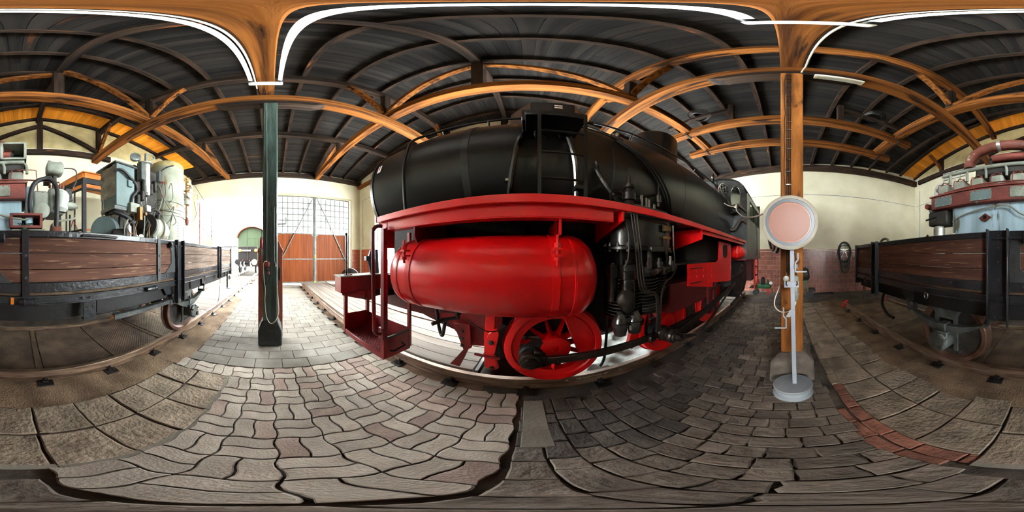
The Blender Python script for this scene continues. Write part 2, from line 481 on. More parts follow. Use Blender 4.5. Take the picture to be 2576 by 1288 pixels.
def patch(name, x0, x1, y0, y1, z, m, amp=0.006, step=0.09, skip=None):
    nx = max(1, int((x1 - x0) / step)); ny = max(1, int((y1 - y0) / step))
    b = MB(); vs = []
    for j in range(ny + 1):
        for i in range(nx + 1):
            e = i in (0, nx) or j in (0, ny)
            vs.append((x0 + (x1 - x0) * i / nx, y0 + (y1 - y0) * j / ny, z + (rnd.uniform(-amp, amp) if not e else -abs(rnd.gauss(0, amp)))))
    fs = [(j * (nx + 1) + i, j * (nx + 1) + i + 1, (j + 1) * (nx + 1) + i + 1, (j + 1) * (nx + 1) + i) for j in range(ny) for i in range(nx)]
    b.add(vs, fs)
    return b.build(name, m, floor, smooth=60)

patch('dirt_strip', -2.15, -1.28, -5.9, 1.86, 0.0, 'dirt')
patch('dirt_strip', -2.15, -1.165, 1.86, 9.3, 0.0, 'dirt', 0.004)
patch('dirt_strip', 1.42, 1.76, -6.5, 0.45, 0.0, 'oily_dirt', 0.012)
patch('dirt_strip', 1.5, 1.76, 0.45, 9.3, 0.0, 'dirt', 0.005)
patch('concrete_apron', -1.16, 1.5, 6.62, 9.3, 0.0, 'concrete', 0.002, 0.3)
patch('rear_ground', -2.15, 1.42, -8.6, -5.9, 0.0, 'dark_dirt', 0.004, .15)
patch('side_ground', -7.5, -3.55, -8.6, 9.6, 0.0, 'dark_dirt', 0.004, 0.3)
patch('track_bed', -3.6, -2.1, -8.6, -4.6, 0.0, 'dark_dirt', 0.004, 0.2)
patch('side_ground', 3.2, 6.6, -8.6, 9.3, 0.0, 'concrete', 0.004, 0.4)
patch('rear_ground', 1.42, 3.2, -8.6, -6.0, 0.0, 'dark_dirt', 0.004, .3)
sill = MB(); sill.box(-.25, 1.5, 8.75, 9.15, -.02, 0.06); sill.build('threshold_kerb', 'concrete', floor, bevel=.01)

def stone_mesh(poly, m, name, depth=.035, ch=.006):
    b = MB(); n = len(poly)
    cx = sum(p[0] for p in poly) / n; cy = sum(p[1] for p in poly) / n
    def ins(p, d):
        v = Vector((p[0] - cx, p[1] - cy)); l = v.length
        return (cx + v.x * (1 - d / l), cy + v.y * (1 - d / l))
    vs = [(p[0], p[1], -depth) for p in poly] + [(p[0], p[1], -ch) for p in poly] + [(*ins(p, ch), 0) for p in poly]
    fs = [(i, (i + 1) % n, n + (i + 1) % n, n + i) for i in range(n)] + [(n + i, n + (i + 1) % n, 2 * n + (i + 1) % n, 2 * n + i) for i in range(n)]
    fs.append(tuple(range(2 * n, 3 * n)))
    b.add(vs, fs)
    return b.mesh(name, m, (0, 0, 0), 30)
def put(me, x, y, z=0.0, rz=0.0, tilt=.006, name=None):
    o = bpy.data.objects.new(name or me.name.split('.')[0], me); C.objects.link(o); o.parent = floor
    o.location = Vector((x, y, z)) - OFF['floor']; o.rotation_euler = (rnd.uniform(-tilt, tilt), rnd.uniform(-tilt, tilt), rz)
    return o
# ---- rectangular grey paving slabs around the front post
slab0 = None
row = 0; y = 2.225
while y < 6.6:
    x = -1.16 + (0.185 if row % 2 else 0.0) - 0.18
    while x < 1.5:
        c = x + .185
        if not (abs(c + 0.03) < .43 and abs(y - 2.97) < .24):
            l_, r_ = max(x + .004, -1.17), min(x + .366, 1.49)
            if r_ - l_ > .06:
                if r_ - l_ > .36:
                    if slab0 is None: slab0 = stone_mesh([(-.181, -.121), (.181, -.121), (.181, .121), (-.181, .121)], 'paving_grey', 'paving_slab', .03, .003)
                    me = slab0
                else:
                    hw = (r_ - l_) / 2
                    me = stone_mesh([(-hw, -.121), (hw, -.121), (hw, .121), (-hw, .121)], 'paving_grey', 'paving_slab', .03, .003)
                put(me, (l_ + r_) / 2, y, rnd.uniform(-.002, .002), 0, .003)
        x += .37
    y += .25; row += 1
MB().box(-.46, .40, 2.60, 3.36, -.03, -.003).build('post_kerb', 'concrete', floor, bevel=.008)

# ---- wave shaped interlocking pavers, basket pattern
CELL = .25; AMP = .011
def wv(t): return AMP * sin(2 * pi * t / CELL)
def wave_stone(x0, x1, y0, y1, g=.0045):
    """outline between wavy joints of a periodic field; x,y inside one cell"""
    def hx(x, yb): return yb + wv(x)
    def vx(y, xb): return xb + wv(y)
    P = []
    k = 5
    for i in range(k): P.append((x0 + (x1 - x0) * i / k, y0, 'h'))
    for i in range(k): P.append((x1, y0 + (y1 - y0) * i / k, 'v'))
    for i in range(k): P.append((x1 - (x1 - x0) * i / k, y1, 'h'))
    for i in range(k): P.append((x0, y1 - (y1 - y0) * i / k, 'v'))
    cx, cy = (x0 + x1) / 2, (y0 + y1) / 2
    out = []
    for x, y, t in P:
        xx = x + wv(y); yy = y + wv(x)
        dx = 1 if x < cx - 1e-6 and abs(x - x0) < 1e-6 else (-1 if abs(x - x1) < 1e-6 else 0)
        dy = 1 if abs(y - y0) < 1e-6 else (-1 if abs(y - y1) < 1e-6 else 0)
        out.append((xx + dx * g, yy + dy * g))
    return out
h = CELL / 2
WS = {}
for pm in ('wave_paving', 'wave_paving_pink'):
    WS[pm] = [stone_mesh(wave_stone(0, CELL, 0, h), pm, 'wave_paver'), stone_mesh(wave_stone(0, CELL, h, CELL), pm, 'wave_paver'),
              stone_mesh(wave_stone(0, h, 0, CELL), pm, 'wave_paver'), stone_mesh(wave_stone(h, CELL, 0, CELL), pm, 'wave_paver')]
for j in range(8):
    for i in range(-3, 8):
        if i < 0 and j < 7: continue
        x = -.48 + i * CELL; y = .085 + j * CELL
        k = 0 if (i + j) % 2 else 2
        for q in (0, 1):
            pm = 'wave_paving_pink' if (rnd.random() < .16 or i == 6) else 'wave_paving'
            put(WS[pm][k + q], x, y, rnd.uniform(-.003, .003))

# ---- rough square slabs beside the left track
rs = []
for q in range(5):
    w, l = .192, .166
    poly = []
    for (ax, ay, bx, by) in ((-w, -l, w, -l), (w, -l, w, l), (w, l, -w, l), (-w, l, -w, -l)):
        for t in range(4):
            poly.append((ax + (bx - ax) * t / 4 + rnd.uniform(-.004, .004), ay + (by - ay) * t / 4 + rnd.uniform(-.004, .004)))
    rs.append(stone_mesh(poly, 'rough_slab', 'square_slab', .035, .010))
for k in range(22):
    y = 1.67 - .345 * k
    for x in ((-.685, -1.085) if y > -.1 else (-.785, -1.185)):
        put(rs[rnd.randrange(5)], x + rnd.uniform(-.006, .006), y + rnd.uniform(-.006, .006), rnd.uniform(-.006, .004), rnd.choice((0, pi)), .012)
# narrow concrete kerb between slabs and pavers, red bricks further back
kb = MB(); kb.box(-.022, .022, -.17, .17, -.03, .002)
kme = kb.mesh('kerb_strip', 'concrete', (0, 0, 0), 0)
for k in range(6): put(kme, -.487, 1.68 - .345 * k + .0, -.006, 0, .004)
br = []
for q in range(3):
    poly = [(-.05, -.11), (0, -.112), (.05, -.108), (.051, 0), (.049, .11), (0, .108), (-.05, .112), (-.051, 0)]
    br.append(stone_mesh([(a + rnd.uniform(-.004, .004), b + rnd.uniform(-.004, .004)) for a, b in poly], 'red_brick', 'kerb_brick', .035, .008))
bg_ = [stone_mesh([(-.05, -.11), (0, -.112), (.05, -.108), (.051, 0), (.049, .11), (0, .108), (-.05, .112), (-.051, 0)], 'rough_slab', 'kerb_brick', .035, .008)] * 3
for k in range(24):
    put(br[k % 3] if k < 7 else bg_[k % 3], -.535 - .002 * k + rnd.uniform(-.006, .006), -.16 - .228 * k, rnd.uniform(-.012, .004), rnd.uniform(-.04, .04), .02)
    if 0 < k < 5: put(br[(k + 1) % 3], -.43 + rnd.uniform(-.01, .01), -.18 - .228 * k, rnd.uniform(-.016, .0), rnd.uniform(-.08, .08), .03)

# ---- worn stone setts behind
st = []
for q in range(8):
    w, l = rnd.uniform(.072, .082), .0615
    poly = []
    for (ax, ay, bx, by) in ((-w, -l, w, -l), (w, -l, w, l), (w, l, -w, l), (-w, l, -w, -l)):
        for t in range(3):
            poly.append((ax + (bx - ax) * t / 3 + rnd.uniform(-.005, .005), ay + (by - ay) * t / 3 + rnd.uniform(-.004, .004)))
    st.append(stone_mesh(poly, 'stone_sett', 'stone_sett', .035, .007))
so = []
for me in st:
    m2 = me.copy(); m2.name = 'stone_sett'; m2.materials.clear(); m2.materials.append(M['oily_sett']); so.append(m2)
far = MB(); nset = 0
row = 0; y = -.005
while y > -5.85:
    x = -.40 - .003 * row + rnd.uniform(-.02, .05)
    while x < 1.42:
        sx = rnd.choice((.8, 1.0, 1.15, 1.3, 1.6)); w = .158 * sx
        cx = x + w / 2
        if not (abs(cx + .093) < .33 and abs(y + 2.01) < .30) and cx + w / 2 < 1.5:
            me = (so if cx + .12 * rnd.gauss(0, 1) > .62 else st)[rnd.randrange(8)]
            if nset < 290:
                o = put(me, cx, y + rnd.uniform(-.004, .004), rnd.uniform(-.006, .002), rnd.uniform(-.03, .03), .012)
                o.scale = (sx, 1, 1); nset += 1
            else:
                far.add([(cx + v.co.x * sx, y + v.co.y, v.co.z + .0) for v in me.vertices], [list(p.vertices) for p in me.polygons])
        x += w + .004
    y -= .130; row += 1
fs_ = far.build('far_setts', 'stone_sett', floor); fs_['kind'] = 'stuff'
MB().box(-.40, .22, -2.32, -1.70, -.03, .004).build('post_kerb', 'old_concrete', floor, bevel=.008)
MB().box(.72, 1.40, -.13, .035, -.03, .002).build('concrete_patch', 'concrete', floor, bevel=.006)

# ---- planks between the rails of the right track, plates between those of the left
for (y0, y1) in ((.62, 3.1), (3.11, 5.6), (5.61, 9.28)):
    xs = [1.76, 1.98, 2.20, 2.42, 2.64, 2.86, 3.09]
    for a, b in zip(xs, xs[1:]):
        dz = rnd.uniform(-.004, .004)
        MB().box(a + .004, b - .004, y0 + rnd.uniform(0, .006), y1, .095, .145 + dz).build('track_plank', 'pale_plank_y', floor, bevel=.005)
MB().box(1.76, 3.09, .56, .60, .03, .15).build('plank_edge_angle', 'bright_steel', floor)
# crumpled pale sheet lying in the pit
b = MB(); vs = []; nx, ny = 14, 22
for j in range(ny + 1):
    for i in range(nx + 1):
        vs.append((1.80 + 1.2 * i / nx, -.45 - 1.9 * j / ny, .0 + .05 * sin(i * 1.3 + j * .4) * sin(j * .9 + i * .2) + rnd.uniform(-.015, .015)))
b.add(vs, [(j * (nx + 1) + i, j * (nx + 1) + i + 1, (j + 1) * (nx + 1) + i + 1, (j + 1) * (nx + 1) + i) for j in range(ny) for i in range(nx)])
tag(b.build('plastic_sheet', 'pit_sheet', None, smooth=170), 'crumpled pale grey sheet covering the pit under the locomotive wheels', 'sheet')
for yy in (-.3, -1.2, -2.2):
    pass
bb = MB()
for yy in (-.55, -1.4, -2.3): bb.box(1.74, 3.12, yy - .04, yy + .04, -.12, -.06)
bb.build('pit_beam', 'dark_steel', floor)

WFL = Matrix.Rotation(radians(WROT), 3, 'Z')
def wfloor(mb, name, m, bevel=0.0):
    mb.v = [tuple(WFL @ Vector(v)) for v in mb.v]
    return mb.build(name, m, floor, bevel=bevel)
vv = -4.75
for k in range(9):
    wfloor(MB().box(-3.27, -1.93, vv + .006, vv + .96, .07, .10 + .003 * (k % 2)), 'checker_plate', 'old_plate', .003)
    if k in (2, 4, 6):
        wfloor(MB().box(-3.27, -1.93, vv + .965, vv + 1.05, .07, .105), 'plate_border', 'sleeper', .003); vv += .09
    vv += .97
while vv < 9.2:
    wfloor(MB().box(-3.27, -1.93, vv + .006, vv + .62, .07, .10 + rnd.uniform(0, .006)), 'bed_slab', 'pale_plank_x', .003); vv += .63
for a in (3.9, 4.9, 5.9, 6.9, 7.9):
    wfloor(MB().box(-4.6, -3.55, a + .005, a + .99, .02, .09), 'bed_slab', 'concrete', .004)

# ---- rails
def rail(label, cx, y0, y1, wagon, chair_side, ch0, step, plates=True):
    r = thing('rail', label, 'rail', (cx, (y0 + y1) / 2, 0), None, wagon)
    pr = [(-.062, .012), (.062, .012), (.062, .022), (.012, .034), (.009, .118), (.034, .126), (.036, .154), (.030, .160), (-.030, .160), (-.036, .154), (-.034, .126), (-.009, .118), (-.012, .034), (-.062, .022)]
    b = MB(); b.prism([(cx + x, y0, z) for x, z in pr], (0, y1 - y0, 0))
    b.build('rail_bar', 'rail_steel', r, smooth=25)
    y = ch0; first = None
    while y < y1 - .1:
        if y > y0 + .05:
            dy = 0
            if first is None:
                p = MB().box(cx - .19, cx + .19, y - .085, y + .085, -.005, .013).build('base_plate', 'dark_steel', r, bevel=.003)
                cls = []
                for s in (-1, 1):
                    cl = MB(); cls.append(cl)
                    cl.box(cx + s * .085 - .035, cx + s * .085 + .035, y - .03, y + .03, .013, .040)
                    cl.lathe((cx + s * .09, y, .03), (0, 0, 1), [(0, .022), (.018, .022), (.02, .012), (.055, .012)], 6)
                cls = [c_.build('rail_clip', 'dark_steel', r) for c_ in cls]
                first = y
            else:
                copies(p, r, [(0, y - first, 0)])
                for c_ in cls: copies(c_, r, [(0, y - first, 0)])
        y += step
    return r
R1 = rail('near rail of the right track beneath the red locomotive wheels', 1.675, -6.9, 9.25, False, -1, -6.26, .785)
R2 = rail('far rail of the right track, on the other side of the locomotive', 3.175, -6.9, 9.25, False, 1, -6.26, .785)
R3 = rail('rusty near rail of the left track, ending in red clamps at the back', -1.84, -4.98, 19.5, True, 1, -4.53, .80)
R4 = rail('far rail of the left track, behind the wagon wheels, with wheel chocks on it', -3.34, -4.98, 19.5, True, -1, -4.53, .80)
# chalked lettering on the rail
text_mesh('NEU SCHOTTLAND 1907', .034, frame_mtx((1.664, -.70, .082), (0, -1, 0), (0, 0, 1)), 'chalk', 'rail_lettering', R1, .0008, 'chalk white rolled lettering on the rail web')
ar = MB()
for (yc, d) in ((-.40, -1), (-1.06, 1)):
    ar.bar((1.664, yc - .02, .08), (1.664, yc + .02, .08), .003, .004)
    ar.bar((1.664, yc + d * .02, .08), (1.664, yc + d * .008, .089), .003, .004).bar((1.664, yc + d * .02, .08), (1.664, yc + d * .008, .071), .003, .004)
ar.build('chalk_arrow', 'chalk', R1, smooth=0)
# red rail end clamps
for q, (u, lb) in enumerate(((-1.84, 'red clamp on the rear end of the near left rail'), (-3.34, 'red clamp on the rear end of the far left rail'))):
    t = thing('rail_clamp', lb, 'rail clamp', (u, -5.02, .0), 'red clamps at the rail ends', True)
    MB().box(u - .07, u + .07, -5.14, -5.0, .0, .10).build('clamp_body', 'signal_red', t, bevel=.01)
    MB().bar((u - .10, -5.1, .20), (u + .1, -4.93, .165), .09, .04).build('clamp_jaw', 'signal_red', t, bevel=.008)
    MB().lathe((u - .07, -5.07, .06), (-1, 0, 0), [(0, .035), (.05, .03)], 8).lathe((u + .07, -5.07, .06), (1, 0, 0), [(0, .035), (.05, .03)], 8).build('clamp_bolt', 'signal_red', t)
# wheel chocks
for (v, m, lb) in ((2.25, 'orange_paint', 'orange wheel chock lying on the far rail'), (3.35, 'yellow_paint', 'yellow wheel chock lying on the far rail')):
    t = thing('wheel_chock', lb, 'chock', (-3.34, v, .16), 'wheel chocks', True)
    MB().prism([(-3.39, v - .2, .161), (-3.39, v + .16, .161), (-3.39, v + .16, .18), (-3.39, v - .2, .175)], (.1, 0, 0)).build('chock_shoe', m, t)
    MB().prism([(-3.37, v + .02, .178), (-3.37, v + .16, .178), (-3.37, v + .15, .30), (-3.37, v + .11, .30)], (.06, 0, 0)).build('chock_head', m, t, bevel=.006)
    MB().bar((-3.34, v - .13, .17), (-3.34, v + .08, .25), .03, .02).build('chock_handle', m, t)

# ---- walls
T = .4
wf = MB()
wf.box(-5.4, -4.65, 9.3, 9.75, 0, 7.0).box(-.3, .22, 9.3, 9.75, 0, 5.5).box(4.95, 6.1, 9.3, 9.75, 0, 7.0).box(-4.65, 4.95, 9.3, 9.75, 5.5, 7.0)
wall_front = struct(wf.build('wall_front', 'plaster', None, smooth=0))
wl = MB()
ys = [9.75, 6, 3, .8, -2, -4, -7.0]
poly = [(XL(ys[0]), ys[0], 0)] + [(XL(ys[-1]), ys[-1], 0)] + [(XL(y), y, roofz(y) - .005) for y in reversed(ys)]
wl.prism(poly, (-T, .05, 0))
wall_left = struct(wl.build('wall_left', 'plaster', None, smooth=0))
gp = MB(); gy = [8.9, 3.3, .8, -1.5, -6.3]
gp.prism([(XL(8.9) + .012, 8.9, 6.42), (XL(-6.3) + .012, -6.3, 6.42)] + [(XL(y) + .012, y, roofz(y) - .02) for y in reversed(gy)], (-.02, 0, 0))
gp.build('gable_plaster', 'rough_plaster', wall_left, smooth=0)
DAYLIGHT_WIN = [(5.5, 7.7), (2.3, 4.9), (-.9, 1.7), (-4.1, -1.5), (-7.2, -4.7)]  # first one partly visible, the rest added out of view to let daylight in
wr = MB()
def rpiece(y0, y1, z0, z1=None):
    pts = [(XR(y0), y0, z0), (XR(y1), y1, z0)]
    if z1 is None:
        pts.append((XR(y1), y1, roofz(y1) - .005))
        if y0 < .8 < y1: pts.append((XR(.8), .8, roofz(.8) - .005))
        pts.append((XR(y0), y0, roofz(y0) - .005))
    else:
        pts += [(XR(y1), y1, z1), (XR(y0), y0, z1)]
    wr.prism(pts, (T, 0, 0))
edges = [-8.9]
for a, b in sorted(DAYLIGHT_WIN): edges += [a, b]
edges.append(9.75)
for k in range(0, len(edges) - 1):
    a, b = edges[k], edges[k + 1]
    if k % 2 == 0: rpiece(a, b, 0)
    else: rpiece(a, b, 0, .75); rpiece(a, b, 5.6)
wall_right = struct(wr.build('wall_right', 'plaster', None, smooth=0))
wb = MB()
wb.prism([(-7.6, YB(-7.6), 0), (7.0, YB(7.0), 0), (7.0, YB(7.0) - T, 0), (-7.6, YB(-7.6) - T, 0)], (0, 0, 6.75))
wall_back = struct(wb.build('wall_back', 'plaster', None, smooth=0))
# steel windows in the right wall, made tall and mostly added for daylight
WT = 5.6
for wi, (a, b_) in enumerate(DAYLIGHT_WIN):
    x = XR((a + b_) / 2) + .16
    fr = MB()
    for yy in (a, b_): fr.box(x - .03, x + .03, yy - .03, yy + .03, .75, WT)
    for zz in (.75, WT): fr.box(x - .03, x + .03, a, b_, zz - .03, zz + .03)
    w = struct(fr.build('window_%d' % (wi + 1), 'gate_steel', None))
    g = MB(); ny, nz = 6, 9
    for k in range(1, ny): g.box(x - .012, x + .012, a + (b_ - a) * k / ny - .012, a + (b_ - a) * k / ny + .012, .75, WT)
    for k in range(1, nz): g.box(x - .012, x + .012, a, b_, .75 + (WT - .75) * k / nz - .012, .75 + (WT - .75) * k / nz + .012)
    g.build('glazing_bar', 'gate_steel', w)
    dy, dz = (b_ - a) / ny, (WT - .75) / nz
    pn = MB().box(x - .003, x + .003, a + .014, a + dy - .014, .764, .75 + dz - .014).build('pane', 'glass', w, smooth=0)
    copies(pn, w, [(0, i * dy, j * dz) for i in range(ny) for j in range(nz) if i or j])

# ---- glazed tiles
ang = atan2(-.133, 1.0)
bx = Vector((cos(ang), sin(ang), 0)); bn = Vector((-sin(ang), cos(ang), 0))   # along the back wall, into the room
tm = MB().box(-.0685, .0685, 0, .012, -.104, .104)
tmesh = tm.mesh('wall_tile', 'glazed_tile', (0, 0, 0), 0)
tstuff = MB(); nt_ = 0
def tile_at(s, z):
    p = Vector((0, YB(0), 0)) + bx * s + bn * .001
    return Vector((p.x, p.y, z))
cells = []
for i in range(-47, 44):
    for j in range(9):
        cells.append((i, j))
for i, j in cells:
    s = i * .142; z = .11 + j * .214
    p = tile_at(s, z)
    if -3.6 < p.x < 1.15:
        o = bpy.data.objects.new('wall_tile', tmesh); C.objects.link(o); o.parent = wall_back
        o.location = p - OFF[wall_back.name]; o.rotation_euler = (0, 0, ang); nt_ += 1
    else:
        for v_, f_ in ((tm.v, tm.f),):
            tstuff.add([p + bx * v[0] + bn * v[1] + Vector((0, 0, v[2])) for v in v_], f_)
cap = MB()
for k in range(-30, 28):
    p0 = tile_at(k * .217, 2.0); p1 = tile_at(k * .217 + .209, 2.0)
    cap.bar(p0 + bn * .006, p1 + bn * .006, .016, .085)
o = cap.build('tile_coping', 'glazed_tile', wall_back, smooth=0); o['kind'] = 'stuff'
o = tstuff.build('far_tiles', 'glazed_tile', wall_back, smooth=0); o['kind'] = 'stuff'
def side_tiles(xf, y0, y1, wall, nz=9):
    b = MB(); y = y0
    while y + .2 < y1:
        inwin = any(a - .2 < y < b_ for a, b_ in DAYLIGHT_WIN)
        for j in range(nz):
            z = .02 + j * .235
            if inwin and z > .55: continue
            x = xf(y)
            b.box(x - .011, x - .0005, y + .003, y + .207, z, z + .229)
        y += .21
    o = b.build('wall_tiles', 'tile_orange', wall, smooth=0); o['kind'] = 'stuff'
side_tiles(XR, -7.5, 9.28, wall_right)
b = MB()
for i in range(4):
    for j in range(9): b.box(4.97 + i * .15, 4.97 + i * .15 + .144, 9.289, 9.2995, .02 + j * .235, .249 + j * .235)
o = b.build('wall_tiles', 'tile_orange', wall_front, smooth=0); o['kind'] = 'stuff'
# conduits
cd = MB()
cd.tube([tile_at(-6.9, 4.67) + bn * .02, tile_at(6.3, 4.67) + bn * .02], .014, 6)
cd.build('conduit', 'pale_grey_paint', wall_back)
MB().tube([(XL(-6.2) + .03, -6.2, 2.0), (XL(-6.2) + .03, -6.2, 4.9), (XL(-6.2) + .03, -6.2, 5.6)], .016, 6).tube([(XL(-6.6) + .02, -6.55, 4.67), (XL(-2) + .02, -2, 4.67)], .014, 6).build('conduit', 'pale_grey_paint', wall_left)
MB().tube([(XR(8.9) - .03, 8.9, 2.3), (XR(8.9) - .03, 8.9, 5.4), (XR(7.4) - .03, 7.4, 5.5)], .014, 6).build('conduit', 'pale_grey_paint', wall_right)

# ---- roof: boards, rafters, purlins, tie beams
ro = MB()
ro.prism([(-8.3, .8, roofz(.8) + .05), (-8.3, 10.1, roofz(10.1) + .05), (-8.3, 10.1, roofz(10.1) + .12), (-8.3, .8, roofz(.8) + .14), (-8.3, -9.4, roofz(-9.4) + .12), (-8.3, -9.4, roofz(-9.4) + .05)], (15.6, 0, 0))
ceiling = struct(ro.build('ceiling', 'soot_black', None, smooth=0))
def zr(y, d=0.0): return roofz(y) - d
def board(x0, x1, y0, y1, m):
    dz = rnd.uniform(-.004, .004)
    b = MB()
    b.prism([(x0, y0, zr(y0) + .045), (x0, y1, zr(y1) + .045), (x0, y1, zr(y1) + .012 + dz), (x0, y0, zr(y0) + .012 + dz)], (x1 - x0, 0, 0))
    return b.build('roof_board', m, ceiling, smooth=0)
yb = -8.3
while yb < 9.6:
    y1 = min(yb + .158, .8) if yb < .8 else yb + .158
    ym = (yb + y1) / 2
    l = XL(ym) + .01; r_ = XR(ym) - .01
    if -6.9 < ym < 8.0:
        board(l, l + 1.0, yb + .003, y1 - .003, 'new_board_x'); l += 1.004
    if rnd.random() < .5:
        c = rnd.uniform(-3, 3)
        board(l, c, yb + .003, y1 - .003, 'sooty_board_x'); board(c + .004, r_, yb + .003, y1 - .003, 'sooty_board_x')
    else:
        board(l, r_, yb + .003, y1 - .003, 'sooty_board_x')
    yb = y1
RH = .15
def rafter(xa, ya, xb, yb_, m='dark_timber_y', w=.10):
    b = MB()
    a = [(xa, ya, zr(ya)), (xb, yb_, zr(yb_)), (xb, yb_, zr(yb_, RH)), (xa, ya, zr(ya, RH))]
    b.prism(a, (w, 0, 0))
    return b.build('rafter', m, ceiling, smooth=0)
for k in range(12):
    x = -4.03 + .93 * k - .05
    if x > XR(9) - .25: continue
    rafter(x, .8, x, 9.28)
for k in range(13):
    x = -4.96 + .93 * k - .05
    if x > 6.2: continue
    rafter(x, YB(x) + .03, x, .8)
for off in (.0, 1.0):
    rafter(XL(.8) + off + .02, .8, XL(9.25) + off + .02, 9.25, w=.12); rafter(XL(-6.75) + off + .02, -6.75, XL(.8) + off + .02, .8, w=.12)
def xbeam(name, y, zb, x0, x1, w, hh, m='dark_timber_x', bevel=.012):
    return MB().box(x0, x1, y - w / 2, y + w / 2, zb, zb + hh).build(name, m, ceiling, bevel=bevel)
# purlins across the shed
P1Z, P3Z = 7.62, 7.38
xbeam('purlin', 3.15, P1Z, XL(3.15) + .02, XR(3.15) - .02, .20, roofz(3.15) - RH - P1Z)
xbeam('purlin', 6.03, 7.16, XL(6) + .02, XR(6) - .02, .20, roofz(6.03) - RH - 7.16)
xbeam('purlin', -1.80, P3Z, XL(-1.8) + .02, XR(-1.8) - .02, .20, roofz(-1.8) - RH - P3Z, 'timber_x')
xbeam('wall_plate', 9.2, 6.58, XL(9.2) + .02, 5.5, .2, .28)
b = MB()
b.prism([(-6.85, YB(-6.85) + .02, 5.98), (6.35, YB(6.35) + .02, 5.98), (6.35, YB(6.35) + .20, 5.98), (-6.85, YB(-6.85) + .20, 5.98)], (0, 0, .33))
b.build('wall_plate', 'dark_timber_x', ceiling)
b = MB(); b.prism([(XR(9.2) - .2, 9.25, 6.35), (XR(-8) - .2, -8, 6.35), (XR(-8) - .01, -8, 6.35), (XR(9.2) - .01, 9.25, 6.35)], (0, 0, .22))
b.build('wall_plate', 'timber_y', ceiling)
# cross beams on the posts with corbels
xbeam('cross_beam', 2.97, 5.79, XL(2.97) + .02, XR(2.97) - .02, .25, .26, 'timber_x')
xbeam('cross_beam', -2.01, 5.79, XL(-2) + .02, XR(-2) - .02, .25, .26, 'timber_x')
for yy in (2.97, -2.01):
    b = MB()
    b.prism([(-1.05, yy - .11, 5.79), (-.92, yy - .11, 5.70), (-.80, yy - .11, 5.63), (.74, yy - .11, 5.63), (.86, yy - .11, 5.70), (.99, yy - .11, 5.79)], (0, .22, 0))
    b.build('corbel', 'dark_timber_x', ceiling, bevel=.01)
# long tie beams above the tracks and the middle beam over the posts
def ybeam(name, xa, ya, za, xb, yb_, zb, w, hh, m='timber_y'):
    b = MB()
    pts = []
    for (x, y, z) in ((xa, ya, za), (xb, yb_, zb)):
        pts += [(x - w / 2, y, z), (x + w / 2, y, z), (x + w / 2, y, z + hh), (x - w / 2, y, z + hh)]
    b.add(pts, [(0, 1, 2, 3), (7, 6, 5, 4), (0, 4, 5, 1), (1, 5, 6, 2), (2, 6, 7, 3), (3, 7, 4, 0)])
    return b.build(name, m, ceiling, bevel=.012)
ybeam('tie_beam', 2.58, 3.2, 6.05, 2.58, -5.5, 6.05, .24, .27)
ybeam('tie_beam', 2.58, 3.0, 6.06, 2.60, 9.28, 6.55, .22, .25)
ybeam('tie_beam', -2.85, 3.2, 6.05, -3.28, -5.5, 6.05, .24, .27)
ybeam('tie_beam', -2.84, 3.0, 6.06, -2.52, 9.28, 6.55, .22, .25)
ybeam('middle_beam', -.09, 3.3, 6.05, -.09, -2.35, 6.05, .26, .28)
# rear beams hung under the roof
xbeam('cross_beam', -3.9, 5.92, -3.75, 3.3, .22, .26, 'timber_x')
xbeam('cross_beam', -5.15, 5.92, -3.85, 3.3, .22, .26, 'timber_x')
for (x, y) in ((-3.27, -3.9), (-3.32, -5.15), (2.58, -3.9), (2.58, -5.15)):
    s = MB(); s.box(x - .03, x + .03, y - .13, y + .13, 5.90, 5.92).box(x - .03, x + .03, y - .135, y - .12, 5.9, 6.34).box(x - .03, x + .03, y + .12, y + .135, 5.9, 6.34)
    s.build('iron_strap', 'dark_steel', ceiling)
for x in (-1.4, 1.3):
    MB().box(x - .07, x + .07, -3.98, -3.82, 6.18, roofz(-3.9) - RH).build('queen_post', 'dark_timber_z', ceiling)
    MB().bar((x, -3.9, 6.85), (x - 2.0 if x < 0 else x + 2.0, -3.9, 6.75), .12, .14).build('strut', 'dark_timber_x', ceiling)
# queen posts, braces and slanting struts over the crossings
for (x, y, pz) in ((2.58, 3.08, P1Z), (-2.86, 3.08, P1Z), (2.58, -1.88, P3Z), (-3.08, -1.88, P3Z)):
    MB().box(x - .09, x + .09, y - .09, y + .09, 6.31, pz).build('queen_post', 'dark_timber_z', ceiling)
    for s in (-1, 1):
        MB().bar((x + s * .05, y, 6.5), (x + s * 1.0, y, pz + .02), .12, .14, (0, 1, 0)).build('brace', 'timber_x', ceiling)
    sy = 1 if y > 0 else -1
    MB().bar((x, y + .05, 6.36), (x, .8 + sy * .1, roofz(.8) - .35), .13, .16).build('strut', 'timber_y', ceiling)
MB().box(2.47, 2.69, .7, .9, 6.3, roofz(.8) - .17).build('king_post', 'dark_timber_z', ceiling)
MB().box(-3.15, -2.93, .7, .9, 6.3, roofz(.8) - .17).build('king_post', 'dark_timber_z', ceiling)
xbeam('ridge_purlin', .8, roofz(.8) - RH - .2, XL(.8) + .02, XR(.8) - .02, .16, .19)
for x in (2.59, -2.66):
    MB().box(x - .06, x + .06, 5.97, 6.09, 6.5, 7.17).build('queen_post', 'dark_timber_z', ceiling)
    MB().bar((x, 6.0, 7.1), (x, 8.9, 6.78), .12, .14).build('strut', 'timber_y', ceiling)
